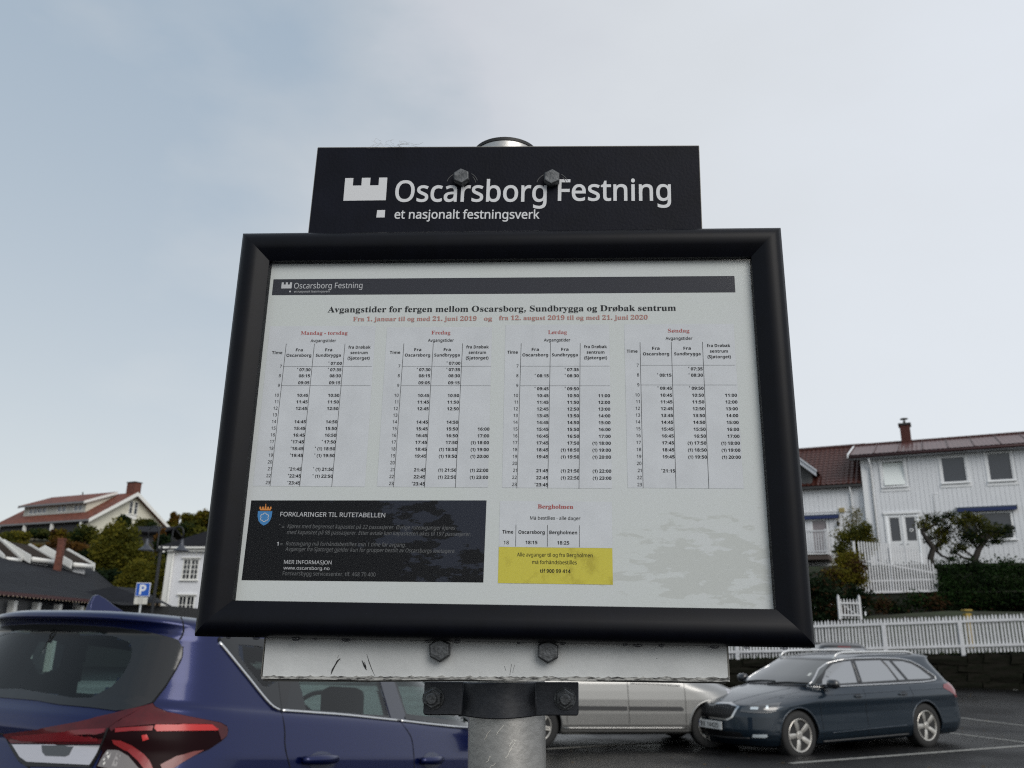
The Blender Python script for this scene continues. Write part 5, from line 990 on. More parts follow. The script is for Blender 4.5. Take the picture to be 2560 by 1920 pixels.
    @staticmethod
    def inpoly(p, c):
        r = False
        for i in range(len(c)):
            a, b_ = c[i - 1], c[i]
            if (a[1] > p[1]) != (b_[1] > p[1]) and p[0] < (b_[0] - a[0]) * (p[1] - a[1]) / (b_[1] - a[1]) + a[0]: r = not r
        return r
    def hole_pix(s, poly, mirror=True, sgn=-1):
        """open the shell where the pixel polygon falls on the side facing the camera (and its mirror image)"""
        for i, c in enumerate(s.cent):
            cc = V((c.x, -abs(c.y) if sgn < 0 else abs(c.y), c.z)) if mirror else c
            if c.z < .7: continue
            p = proj(s.m @ cc)
            if not s.inpoly(p, poly): continue
            d = (s.cmi - cc); h = s.bvh.ray_cast(cc + d.normalized() * .03, d.normalized())
            if h[0] is None: s.kill[i] = True
    def hole_fn(s, fn):
        for i, c in enumerate(s.cent):
            if fn(c): s.kill[i] = True
    def wheel_holes(s, axles, r, zc):
        s.axles, s.ar_, s.azc = axles, r, zc
        for xa in axles:
            for i, c in enumerate(s.cent):
                if abs(c.y) > .45 and c.z < zc + r + .01 and (c.x - xa) ** 2 + (c.z - zc) ** 2 < r * r: s.kill[i] = True
        # snap the ragged edge to the circle
        for xa in axles:
            keep = {}; 
            for i, q in enumerate(s.f):
                for k in q: keep.setdefault(k, [0, 0])[1 if s.kill[i] else 0] += 1
            for k, (a, b_) in keep.items():
                p = s.v[k]
                if a and b_ and abs(p.y) > .45 and abs(math.hypot(p.x - xa, p.z - zc) - r) < .05:
                    d = math.hypot(p.x - xa, p.z - zc); f = r / d
                    s.v[k] = V((xa + (p.x - xa) * f, p.y, zc + (p.z - zc) * f))
    def finish(s, paint, liner, doors=()):
        """doors: list of (name, side-view polygon (x,z)); split off the shell as parts on both sides"""
        groups = {None: []}; side = {}
        for i, q in enumerate(s.f):
            if s.kill[i]: continue
            c = s.cent[i]; g = None
            if abs(c.y) > .35:
                for k, (nm, poly) in enumerate(doors):
                    if s.inpoly((c.x, c.z), poly): g = (k, 1 if c.y > 0 else -1); break
            groups.setdefault(g, []).append(q)
        def sub(fs):
            bb = B(); mp = {}
            for q in fs:
                for i in q:
                    if i not in mp: mp[i] = len(bb.v); bb.v.append(s.v[i])
                bb.f.append(tuple(mp[i] for i in q))
            return bb
        s.parts = {}
        # common smooth normals across the split
        full = B(); full.v = s.v; full.f = s.f; me = full.data('tmp', None, True); me.update()
        nrm = [V(n_.vector) for n_ in me.vertex_normals]; bpy.data.meshes.remove(me)
        sg = 1
        for g, fs in groups.items():
            bb = sub(fs); nm = 'body' if g is None else doors[g[0]][0]
            me = bb.data(nm, paint, True)
            mp = []; seen = set()
            for q in fs:
                for i in q:
                    if i not in seen: seen.add(i); mp.append(i)
            try: me.normals_split_custom_set_from_vertices([nrm[i] for i in mp])
            except Exception: pass
            o = link(nm, me, s.root); s.parts[g] = o
        allf = [q for i, q in enumerate(s.f) if not s.kill[i]]
        bb = sub(allf); ids = []; seen = set()
        for q in allf:
            for i in q:
                if i not in seen: seen.add(i); ids.append(i)
        c0 = V((s.L / 2, 0, .8))
        for k, i in enumerate(ids):
            n_ = nrm[i]; n_ = n_ if n_.dot(s.v[i] - c0) > 0 else -n_
            bb.v[k] = s.v[i] - n_ * .022
        obj('lining', bb, liner, s.root, smooth=True, norm=False)
        # underbody and wheel housings
        q = B(); x0, x1 = s.rows[0][1] + .15, s.rows[0][3] - .2; q.box(((x0 + x1) / 2, 0, s.rows[0][0] + .03), (x1 - x0, 1.3, .06))
        for xa in s.axles: q.box((xa, 0, s.azc + .12), (s.ar_ * 2.05, 1.25, .5))
        obj('underbody', q, mat('underbody_black', (.008, .008, .008), .9), s.root)
        for xa in s.axles:
            for sd in (-1, 1):
                q = B(); n = 28; w1 = s.rows[3][5] * s.tp(xa) - .03
                for k in range(n + 1):
                    a = -.35 + (pi + .7) * k / n
                    for yy in (w1, w1 - .30): q.v.append(V((xa + s.ar_ * cos(a), sd * yy, s.azc + s.ar_ * sin(a))))
                q.f += [(2 * k, 2 * k + 1, 2 * k + 3, 2 * k + 2) for k in range(n)]
                obj('wheel_housing', q, mat('underbody_black', (.008, .008, .008), .9), s.root, norm=False)
    def wheels(s, r, width, track, rimr, spokes, rim_m, tyre_m, style='double', hub=.03):
        me_t = me_r = None
        for xa in s.axles:
            for sd in (-1, 1):
                if me_t is None:
                    t = B(); rr = r - rimr
                    prof = [(rimr - .005, .02), (rimr + .008, 0), (rimr + rr * .45, -.006), (r - .022, .006), (r - .004, .022), (r, .04), (r, width - .04), (r - .004, width - .022), (r - .02, width - .006), (rimr, width)]
                    t.lathe(prof, 56, lambda v: V((v.x, v.z, v.y))); me_t = t.data('tyre', tyre_m, True); fixn(me_t); me_t.set_sharp_from_angle(angle=R(40))
                    q = B(); f3 = lambda v: V((v.x, v.z, v.y))
                    # barrel and lip
                    n = 56; prof = [(rimr, .004), (rimr - .006, .0), (rimr - .018, .004), (rimr - .024, .018), (rimr - .028, .06), (rimr - .03, .17)]
                    base = len(q.v)
                    for a, z in prof: q.v += [V((a * cos(2 * pi * k / n), z, a * sin(2 * pi * k / n))) for k in range(n)]
                    for i in range(len(prof) - 1):
                        for k in range(n): q.f.append((base + i * n + k, base + i * n + (k + 1) % n, base + (i + 1) * n + (k + 1) % n, base + (i + 1) * n + k))
                    for k in range(spokes):
                        a = 2 * pi * k / spokes + pi / 2 + .35; ro = rimr - .016
                        ws_, we = (.052, .062) if style == 'solid' else (.05, .045)
                        for (d0, d1) in (((-1, 1),) if style == 'solid' else ((-1, -.1), (.1, 1))):
                            sec = []
                            for t_, ww, dep in ((.055, ws_ * .55, .022), (.10, ws_ * .62, .010), (ro * .6, (ws_ + we) / 2 * .62, .006), (ro, we * .62, .004)):
                                sec.append([V((t_ * cos(a) - dd * ww * sin(a), dp, t_ * sin(a) + dd * ww * cos(a))) for dd, dp in ((d0, dep + .004), (d0 * .8 + d1 * .2, dep), (d1 * .8 + d0 * .2, dep), (d1, dep + .004), (d1, dep + .03), (d0, dep + .03))])
                            b0 = len(q.v)
                            for sc_ in sec: q.v += sc_
                            for i in range(3):
                                for j in range(6): q.f.append((b0 + i * 6 + j, b0 + i * 6 + (j + 1) % 6, b0 + (i + 1) * 6 + (j + 1) % 6, b0 + (i + 1) * 6 + j))
                            q.f += [tuple(b0 + j for j in range(6)), tuple(b0 + 18 + j for j in range(6))]
                    q.lathe([(0, .012), (.03, .012), (.034, .016), (.062, .02), (.075, .05), (0, .06)], 30, f3)
                    for k in range(5):
                        a = 2 * pi * k / 5 + pi / 2; c_ = V((.052 * cos(a), 0, .052 * sin(a)))
                        q.lathe([(0, .012), (.007, .012), (.008, .02), (0, .021)], 8, lambda v: c_ + f3(v))
                    me_r = q.data('rim', rim_m, True); fixn(me_r); me_r.set_sharp_from_angle(angle=R(30))
                    d = B(); d.lathe([(0, .055), (.135, .055), (.14, .06), (.14, .08), (0, .085)], 40, f3)
                    me_d = d.data('brake_disc', mat('brake_disc', (.10, .095, .09), .45, metal=.8), True)
                wo = bpy.data.objects.new('wheel', me_t); COL.objects.link(wo); wo.parent = s.root
                wo.location = (xa, sd * (track / 2), r)
                wo.rotation_euler = (0, 0, 0) if sd < 0 else (0, 0, pi)
                o = piece('rim', me_r, wo, (0, 0, 0)); o = piece('brake_disc', me_d, wo, (0, 0, 0))
    def lip(s, m, r=.012, off=-.004):
        for xa in s.axles:
            for sd in (-1, 1):
                pts = []
                for k in range(41):
                    a = -.5 + (pi + 1.0) * k / 40; x, z = xa + s.ar_ * cos(a), s.azc + s.ar_ * sin(a)
                    if z < s.rows[0][0] + .02: continue
                    h = s.hit_side(x, z, sd)
                    if h: pts.append(h[0] + V((0, sd * off, 0)))
                if len(pts) > 3:
                    q = B(); q.tube(pts, r, 8); obj('arch_lip', q, m, s.root, smooth=True)

def paint_mat(name, col, flake=.0, spec=.5, metal=.35, rough=.35):
    m = mat(name, col, rough, metal=metal, spec=spec, coat=.75); return m
rubber = mat('tyre_rubber', (.016, .016, .016), .8, bump=.1, bscale=60)
seam = mat('shut_gap', (.002, .002, .003), .9)
chrome = mat('chrome', (.62, .62, .62), .12, metal=1.)
alloy = mat('alloy_silver', (.55, .53, .49), .32, metal=.75, coat=.4)
frit = mat('black_frit', (.010, .011, .012), .06, spec=.6)
plast = mat('black_plastic', (.012, .012, .013), .55)
lining = mat('car_lining', (.020, .020, .021), .85)
cloth = mat('seat_cloth', (.018, .018, .019), .9)

# ---- blue hatchback (near, left)
SA, SY = .86, .128       # the measured outline, in real size
def ax(x): return x * SA if x < 2.2 else 1.892 + (x - 2.2) * .93
def az(z): return z * SA + .20
rows0 = [(.62, .005, .46, 4.33, .92, .888), (.72, .03, .48, 4.30, 1.0, .892), (.80, .055, .50, 4.22, 1.15, .886),
        (.86, .045, .50, 4.05, 1.25, .872), (.92, .06, .50, 3.80, 1.25, .858), (.965, .095, .50, 3.50, 1.1, .846), (.99, .105, .49, 3.38, .9, .834), (1.01, .115, .48, 3.30, .85, .812), (1.10, .15, .46, 3.08, .8, .776), (1.20, .188, .43, 2.86, .75, .735), (1.30, .225, .40, 2.64, .72, .693),
        (1.345, .20, .42, 2.52, .72, .672), (1.365, .165, .46, 2.46, .72, .66), (1.385, .17, .50, 2.38, .72, .645), (1.405, .21, .60, 2.25, .75, .612), (1.417, .33, .70, 2.10, .75, .56), (1.426, .52, .7, 1.95, .7, .47), (1.433, .8, .5, 1.75, .5, .34), (1.436, 1.1, .2, 1.5, .2, .16)]
rows = [(.17, .16, .35, 3.80, .6, .74), (.21, .06, .42, 3.92, .8, .80), (.32, .02, .45, 4.0, .85, .855), (.50, .0, .46, 4.02, .9, .885)]
rows += [(az(r[0]), ax(r[1]), r[2], ax(r[3]), r[4] * .93, r[5] * SA + SY) for r in rows0]
blue = paint_mat('blue_metallic_paint', (.0024, .0075, .062), metal=.6, rough=.25); blue.node_tree.nodes['Principled BSDF'].inputs['Coat Roughness'].default_value = .08; blue.node_tree.nodes['Principled BSDF'].inputs['Coat Weight'].default_value = .5
_fw = V((cos(R(61.7)) * cos(R(6.3)), sin(R(61.7)) * cos(R(6.3)), -sin(R(6.3)))); _lf = V((-sin(R(61.7)), cos(R(61.7)), 0)); _up = _fw.cross(_lf)
AORG = CAM + (V((-2.33, 4.05, .31)) - CAM) * SA + _lf * SY - _up * .20
A = Car('hatchback', 'metallic blue hatchback parked close by at the left, seen from its rear right corner', AORG, R(61.7), R(6.3), rows, 4.05, nr=3.0)
g7 = lambda x, y: (x * .32550, 1480 + y * .32550)
g4 = lambda x, y: (480 + x * .28937, 1440 + y * .28937)
g2 = lambda x, y: (600 + x * .31646, 1500 + y * .31646)
def cpt(z, y=-.001):
    h = A.hit_end(y, az(z), False); return tuple(proj(A.m @ h[0]))
def spt(x, z):
    h = A.hit_side(ax(x), az(z), -1); return tuple(proj(A.m @ h[0]))
# rear screen: right half outline in photo pixels, mirrored across the car
rear_out = [cpt(1.335), cpt(1.335, -.12), g7(870, 268), g7(1050, 290), g7(1200, 320), g7(1300, 345), g7(1370, 372), g7(1402, 430), g7(1395, 500), g7(1350, 590), g7(1270, 720), g7(1165, 853), g7(1080, 880), g7(980, 905), g7(890, 915), g7(700, 890), g7(480, 870), cpt(.975, -.15), cpt(.975)]
rear_pane = [cpt(1.315), cpt(1.315, -.12), g7(870, 318), g7(985, 340), g7(1040, 385), g7(1055, 450), g7(1040, 520), g7(990, 640), g7(900, 730), g7(800, 800), g7(700, 835), g7(560, 835), cpt(1.0, -.15), cpt(1.0)]
rear_hole = [cpt(1.30), g7(880, 345), g7(1000, 390), g7(1020, 450), g7(1000, 540), g7(940, 650), g7(860, 730), g7(700, 815), g7(560, 815), cpt(1.02)]
side_q = [g4(236, 540), spt(.62, 1.345), spt(.76, 1.35), spt(.92, 1.352), (716, 1640), (722, 1700), g4(800, 1158), g4(765, 1158), g4(715, 1130), g4(640, 1055), g4(500, 880), g4(350, 700)]
A.hole_pix(rear_hole)
q_in = [g4(395, 590), spt(.66, 1.30), spt(.80, 1.31), spt(.88, 1.30), (697, 1700), g4(680, 940), g4(640, 965), g4(590, 940), g4(480, 800), g4(400, 690)]
d1_in = [spt(1.02, 1.31), spt(1.40, 1.325), spt(1.80, 1.325), g2(1165, 915), g2(1000, 905), g2(520, 870), g2(470, 680)]
d2_in = [spt(1.97, 1.32), spt(2.35, 1.30), spt(2.7, 1.15), (1240, 1815), g2(1310, 900), g2(1230, 640)]
for p in (q_in, d1_in, d2_in): A.hole_pix(p)
A.hole_fn(lambda c: c.z > az(1.02) and c.z < az(1.36) and c.x > 2.0 and abs(c.y) < .62 and c.x > lerp_rows(rows, c.z)[2] - .58)
A.wheel_holes((.80, 3.25), .345, .335)
door_r = [(ax(x), az(z)) for x, z in [(.97, 1.36), (.955, 1.0), (.93, .85), (.98, .70), (1.13, .58), (1.22, .45), (1.25, .23), (1.98, .23), (2.02, .60), (2.03, .9), (1.96, 1.02), (1.90, 1.36)]]
door_f = [(ax(x), az(z)) for x, z in [(1.90, 1.36), (1.96, 1.02), (2.03, .9), (2.02, .60), (1.98, .23), (2.98, .23), (3.02, .5), (3.0, .92), (2.95, 1.0), (2.5, 1.36)]]
A.finish(blue, lining, [('rear_door', door_r), ('front_door', door_f)])
A.lip(blue, .014)
A.wheels(.316, .205, 1.66, .22, 5, alloy, rubber)
gl_rear = glass('rear_glass', (.50, .60, .56), 1, .01, 1.45); gl_side = glass('side_glass', (.46, .55, .54), 1, .01, 1.5)
hp = A.hit_pix
A.patch('rear_window', rear_out, hp, frit, .0040, holes=[rear_hole], step=9, clampy=True)
A.patch('rear_window_pane', rear_pane, hp, gl_rear, .0025, step=12, thick=.001, clampy=True)
fr = A.patch('quarter_window', side_q, hp, frit, .0035, holes=[q_in], step=8)
A.patch('quarter_window_pane', [g4(380, 575), spt(.65, 1.315), spt(.80, 1.325), spt(.90, 1.32), (700, 1705), g4(690, 960), g4(640, 980), g4(580, 955), g4(470, 810), g4(385, 700)], hp, gl_side, .002, step=12, thick=.001)
A.patch('door_frame', [spt(.92, 1.352), spt(.965, 1.353), (727, 1700), g2(360, 868), g2(325, 866)], hp, mat('pillar_black', (.016, .016, .017), .25), .0045, step=9)
A.patch('rear_door_window', [spt(.965, 1.353), spt(1.40, 1.36), spt(1.83, 1.36), g2(1090, 640), g2(1180, 935), g2(760, 902), g2(360, 868)], hp, frit, .0035, holes=[d1_in], step=8)
A.patch('rear_door_pane', [spt(1.01, 1.33), spt(1.40, 1.34), spt(1.81, 1.34), g2(1172, 922), g2(1000, 912), g2(510, 878), g2(455, 700)], hp, gl_side, .002, step=12, thick=.001)
A.patch('pillar', [spt(1.83, 1.36), spt(1.96, 1.36), g2(1300, 905), g2(1290, 945), g2(1188, 935), g2(1090, 600)], hp, mat('pillar_blue_black', (.02, .022, .035), .2, coat=.6), .004, step=9)
A.patch('front_door_window', [spt(1.96, 1.36), spt(2.4, 1.345), spt(2.8, 1.15), (1262, 1829), g2(1305, 945)], hp, frit, .0035, holes=[d2_in], step=8)
A.patch('front_door_pane', [spt(1.965, 1.34), spt(2.38, 1.32), spt(2.75, 1.14), (1246, 1820), g2(1305, 905)], hp, gl_side, .002, step=12, thick=.001)
# bright trim under the side windows
A.strip('window_trim', [g4(232, 572), g4(300, 655), g4(400, 780), g4(500, 903), g4(580, 1005), g4(640, 1078), g4(690, 1130), g4(730, 1158), g4(772, 1166)], hp, chrome, .0085, off=.002, step=10)
A.strip('window_trim', [g4(776, 1166), g4(900, 1175), g2(760, 905), g2(1000, 930), g2(1265, 958)], hp, chrome, .0085, off=.002, step=14)
A.strip('window_trim', [g2(1269, 958), g2(1500, 985), g2(1725, 1007), (1200, 1824)], hp, chrome, .0085, off=.002, step=14)
A.strip('window_seal', [g4(240, 530), g4(222, 548), g4(232, 575)], hp, seam, .005, off=.001)
# shut lines
A.strip('shut_line', [g4(772, 1170), g4(780, 1210), g4(798, 1290), g4(803, 1380), g4(800, 1440), g4(815, 1540), g4(850, 1665), (738, 1960)], hp, seam, .0028, step=8)
A.strip('shut_line', [g2(1268, 965), g2(1330, 1040), g2(1358, 1095), g2(1370, 1180), (1036, 1920), (1040, 1960)], hp, seam, .0028, step=8)
A.strip('shut_line', [g7(1382, 178), g7(1405, 230), g7(1412, 300), g7(1392, 350), g7(1378, 368)], hp, seam, .0035, step=5)
A.strip('shut_line', [g7(1405, 420), g7(1398, 505), g7(1350, 600), g7(1270, 730), g7(1168, 858)], hp, seam, .0032, step=6)
A.strip('shut_line', [g7(0, 1090), g7(30, 1088), g7(60, 1140), g7(100, 1220), g7(150, 1300), g7(230, 1352)], hp, seam, .003, step=6)
# tail lamp: body side part and lid part
lampred = mat('lamp_dark_red', (.050, .005, .007), .25, spec=.3, coat=.2, col2=(.09, .008, .011), vscale=6)
lampdeep = mat('lamp_deep_red', (.010, .002, .003), .35, spec=.06, coat=0.)
lampbri = mat('lamp_bright_red', (.45, .010, .008), .3, coat=.1)
lampclr = mat('lamp_clear', (.17, .155, .15), .18, coat=.5)
lampsil = mat('lamp_silver', (.48, .47, .50), .22, metal=.3, coat=.8)
lamp_side = [g7(835, 1050), g7(900, 1000), g7(1000, 950), g7(1100, 890), g7(1175, 858), g7(1195, 885), g7(1290, 925), g7(1450, 960), g7(1600, 988), g7(1690, 1005), g7(1735, 1030), g7(1747, 1065), g7(1735, 1110), g7(1690, 1150), g7(1600, 1210), g7(1480, 1260), g7(1400, 1310), g7(1330, 1358), g7(1200, 1500), g7(1050, 1450), g7(900, 1375), g7(740, 1350), g7(790, 1230), g7(780, 1170)]
lp = A.patch('tail_lamp', lamp_side, hp, lampdeep, .006, step=10, thick=.012)
for nm, poly, m_ in (('lamp_top', [g7(845, 1045), g7(900, 1003), g7(1000, 953), g7(1100, 893), g7(1172, 864), g7(1193, 890), g7(1290, 930), g7(1450, 964), g7(1600, 992), g7(1688, 1010), g7(1735, 1040), g7(1740, 1075), g7(1730, 1110), g7(1690, 1140), g7(1665, 1060), g7(1620, 1020), g7(1200, 1018), g7(900, 1045), g7(860, 1075)], lampred),
                     ('light_bar', [g7(1195, 1022), g7(1620, 1022), g7(1672, 1055), g7(1660, 1066), g7(1205, 1074), g7(1185, 1050)], lampbri),
                     ('light_bar', [g7(890, 1050), g7(1180, 1030), g7(1170, 1068), g7(1000, 1072), g7(890, 1082)], mat('lamp_mid_red', (.22, .006, .008), .3, coat=.1)),
                     ('light_bar', [g7(868, 1135), g7(930, 1140), g7(1020, 1180), g7(1090, 1230), g7(1150, 1300), g7(1180, 1370), g7(1120, 1380), g7(1060, 1300), g7(980, 1225), g7(880, 1165)], mat('lamp_mid_red', (.22, .006, .008), .3, coat=.1)),
                     ('lamp_lower', [g7(1230, 1330), g7(1350, 1265), g7(1480, 1225), g7(1560, 1215), g7(1480, 1262), g7(1400, 1310), g7(1330, 1358), g7(1260, 1400)], mat('lamp_pink', (.16, .030, .026), .3, coat=.1)),
                     ('reverse_lamp', [g7(835, 1210), g7(900, 1212), g7(990, 1265), g7(1070, 1360), g7(1000, 1420), g7(880, 1370), g7(755, 1342), g7(800, 1260)], lampclr),
                     ('reverse_light_bar', [g7(835, 1228), g7(862, 1232), g7(825, 1335), g7(775, 1338)], mat('lens_bright', (.62, .60, .56), .2, coat=.5)),
                     ('reverse_light_bar', [g7(905, 1240), g7(940, 1250), g7(900, 1345), g7(862, 1342)], mat('lens_grey', (.30, .28, .27), .2, coat=.5)),
                     ('bulb', [g7(1090, 1105), g7(1130, 1100), g7(1145, 1130), g7(1100, 1145)], lampbri)):
    for o, par in zip(A.patch(nm, poly, hp, m_, .0085, step=8, thick=.002), lp): o.parent = par
lp2 = A.patch('tail_lamp', [g7(30, 1092), g7(300, 1055), g7(600, 1000), g7(880, 935), g7(985, 905), g7(1100, 880), g7(1170, 862), g7(1100, 890), g7(1000, 945), g7(900, 997), g7(832, 1048), g7(815, 1110), g7(790, 1165), g7(450, 1168), g7(90, 1165)], hp, lampred, .006, step=8, thick=.012)
for nm, poly, m_ in (('light_bar', [g7(90, 1110), g7(400, 1082), g7(640, 1060), g7(815, 1052), g7(800, 1090), g7(640, 1098), g7(760, 1120), g7(758, 1148), g7(420, 1148), g7(150, 1145)], mat('lamp_wine', (.14, .006, .010), .2, coat=.4)),
                     ('lamp_shadow', [g7(560, 1098), g7(815, 1082), g7(812, 1120), g7(760, 1125)], lampdeep)):
    for o, par in zip(A.patch(nm, poly, hp, m_, .0085, step=8, thick=.002), lp2): o.parent = par
A.strip('lamp_gap', [g7(835, 1048), g7(812, 1110), g7(785, 1175), g7(765, 1230), g7(700, 1345)], hp, seam, .004, off=.007, step=6)
# lid garnish with the silver panel
gn = A.patch('lid_garnish', [g7(70, 1168), g7(790, 1172), g7(770, 1235), g7(705, 1352), g7(200, 1340), g7(140, 1290)], hp, plast, .004, step=8, mirror=True)
for nm, poly, m_ in (('silver_panel', [g7(100, 1174), g7(778, 1178), g7(755, 1235), g7(692, 1332), g7(215, 1308), g7(160, 1270)], lampsil),
                     ('badge_plate', [g7(330, 1182), g7(575, 1185), g7(540, 1255), g7(510, 1268), g7(360, 1262), g7(335, 1235)], mat('badge_grey', (.06, .065, .07), .4))):
    for o, par in zip(A.patch(nm, poly, hp, m_, .0065 if nm[0] == 's' else .008, step=7, thick=.002), gn): o.parent = par
# door handles
def handle(p0, p1, p2):
    a, b_ = hp(*p0), hp(*p1)
    if not a or not b_: return
    for sg in (1, -1):
        q = B(); k = 12; pts = []; rs = []
        for i in range(k + 1):
            t = i / k; c = a[0].lerp(b_[0], t) + a[1] * (.012 + .026 * sin(pi * t) ** .5); pts.append(V((c.x, c.y * sg, c.z))); rs.append(.015 + .007 * sin(pi * t))
        q.tube(pts, rs, 12)
        par = A.parts.get((0 if p0[0] < 900 else 1, -sg)); h_ = obj('door_handle', q, blue, par or A.root, smooth=True)
    cup = A.patch('handle_cup', p2, hp, mat('cup_shadow_blue', (.006, .012, .05), .35, coat=.6), .0015, step=6, thick=.001)
    for o, sg in zip(cup, (-1, 1)): o.parent = A.parts.get((0 if p0[0] < 900 else 1, sg)) or A.root
def oval(x0, x1, y0, y1, n=20): return [((x0 + x1) / 2 + (x1 - x0) / 2 * cos(2 * pi * k / n), (y0 + y1) / 2 + (y1 - y0) / 2 * sin(2 * pi * k / n)) for k in range(n)]
handle(g2(480, 1265), g2(745, 1255), oval(*[c for c in (770, 838, 1878, 1930)]))
handle(g2(1415, 1270), g2(1575, 1262), oval(1056, 1102, 1880, 1924))
# roof fin
q = B(); n = 9; x0, x1 = .30, .53
def rz(x): 
    h = A.bvh.ray_cast(V((x, 0, 3)), V((0, 0, -1))); return h[0].z
for side in (-1, 1):
    for x, z in ((.32, -.01), (.323, .045), (.333, .072), (.352, .080), (.395, .066), (.45, .040), (.53, .012), (.59, -.010)):
        q.v.append(V((x, side * (.022 if z < .01 else .009), rz(x) + z)))
for i in range(7): q.f += [(i, i + 1, i + 9, i + 8)]
q.f += [tuple(range(8)), tuple(range(8, 16))]; q.f.append((0, 8, 15, 7))
obj('antenna_fin', q, blue, A.root, smooth=True, auto=50, bevel=.003)
# seats, steering wheel, dashboard, shelf
def seat(car, x, y, h=1.16, back=.50):
    s_ = B(); s_.box((x + .28, y, .52), (.50, .48, .16)); s_.box((x, y, .82), (.16, .46, back), M.Rotation(-.22, 3, 'Y')); obj('seat', s_, cloth, car.root, bevel=.05)
    s_ = B(); s_.box((x - .09, y, h), (.10, .27, .19), M.Rotation(-.15, 3, 'Y')); o = obj('headrest', s_, cloth, car.root, bevel=.045)
    s_ = B(); s_.tube([(x - .08, y - .07, h - .2), (x - .09, y - .07, h)], .006); s_.tube([(x - .08, y + .07, h - .2), (x - .09, y + .07, h)], .006); obj('headrest_rod', s_, chrome, car.root)
for x, y in ((1.85, -.37), (1.85, .37)): seat(A, x, y, 1.12)
for x, y in ((1.05, -.40), (1.05, 0), (1.05, .40)): seat(A, x, y, 1.03, .38)
q = B(); q.box((2.75, 0, .90), (.5, 1.4, .18)); obj('dashboard', q, plast, A.root, bevel=.05)
q = B(); q.box((.60, 0, .98), (.55, 1.15, .03)); obj('parcel_shelf', q, plast, A.root)
q = B(); q.tube([V((2.37 + .09 * sin(2 * pi * k / 32), .37 + .18 * cos(2 * pi * k / 32), 1.04 + .16 * sin(2 * pi * k / 32))) for k in range(32)], .015, 8, closed=True); obj('steering_wheel', q, plast, A.root, smooth=True)
q = B(); q.box((2.35, 0, 1.30), (.03, .22, .06)); obj('rear_view_mirror', q, plast, A.root, bevel=.012)
A.patch('windscreen', [(-.62, 1.355), (.62, 1.355), (.74, 1.075), (-.74, 1.075)], lambda y, z: A.hit_end(y, z, True), gl_rear, .002, mirror=False, step=.04, thick=.001)
for sg in (-1, 1):
    q = B(); q.box((2.60, sg * .97, 1.07), (.11, .20, .14)); q.box((2.60, sg * .87, 1.03), (.05, .12, .03)); obj('door_mirror', q, blue, A.root, bevel=.03)
# ---- dark blue estate car, middle distance right
rows = [(.17, .25, .3, 4.60, .5, .78), (.20, .10, .35, 4.74, .7, .86), (.28, .04, .36, 4.82, .78, .905), (.36, .02, .36, 4.85, .8, .925), (.42, .0, .36, 4.86, .8, .922), (.60, .0, .36, 4.85, .8, .915), (.70, .03, .36, 4.83, .82, .918), (.745, .04, .36, 4.80, .86, .922), (.765, .045, .36, 4.75, .95, .924), (.80, .05, .36, 4.62, 1.1, .924),
        (.84, .05, .36, 4.46, 1.25, .915), (.88, .06, .37, 4.28, 1.35, .905), (.92, .08, .38, 4.05, 1.4, .890), (.95, .10, .40, 3.86, 1.3, .878), (.975, .12, .42, 3.72, 1.05, .866), (.99, .135, .42, 3.66, .8, .852), (1.01, .15, .42, 3.62, .50, .835), (1.10, .22, .42, 3.44, .40, .798), (1.20, .30, .42, 3.22, .38, .755), (1.30, .375, .42, 3.0, .38, .71), (1.36, .36, .45, 2.86, .40, .682), (1.39, .30, .5, 2.78, .44, .664),
        (1.41, .34, .55, 2.68, .56, .64), (1.432, .44, .6, 2.56, .6, .60), (1.452, .60, .65, 2.40, .65, .52), (1.466, .85, .6, 2.22, .6, .40), (1.474, 1.15, .4, 2.0, .4, .26), (1.476, 1.4, .2, 1.7, .15, .1)]
navy = paint_mat('navy_metallic_paint', (.006, .016, .028), metal=.5, rough=.3)
S = Car('estate_car', 'dark blue estate car with silver roof rails parked in the lot at the right', (7.40, 15.92, .0), R(208.0), R(1.0), rows, 4.86, nr=3.2, nf=2.5, taper=.045)
h1 = lambda x, y: (1780 + x * .18081, 1600 + y * .18084)
h2 = lambda x, y: (2080 + x * .18081, 1600 + y * .18084)
hs_ = S.hit_pix
S.wheel_holes((1.11, 3.95), .375, .345)
sd = lambda x, z: S.hit_side(x, z, 1)
door_r = [(1.48, 1.40), (1.42, 1.0), (1.38, .80), (1.50, .60), (1.56, .25), (2.50, .25), (2.52, .6), (2.50, 1.0), (2.42, 1.40)]
door_f = [(2.42, 1.40), (2.50, 1.0), (2.52, .6), (2.50, .25), (3.46, .25), (3.50, .6), (3.50, .98), (3.40, 1.02), (2.9, 1.40)]
S.finish(navy, lining, [('rear_door', door_r), ('front_door', door_f)])
S.lip(navy, .014)
S.wheels(.338, .225, 1.80, .232, 5, alloy, rubber, style='solid')
refl = mat('tinted_glass', (.012, .014, .014), .03, spec=1.0, coat=0); refl.node_tree.nodes['Principled BSDF'].inputs['IOR'].default_value = 2.6
st = .05
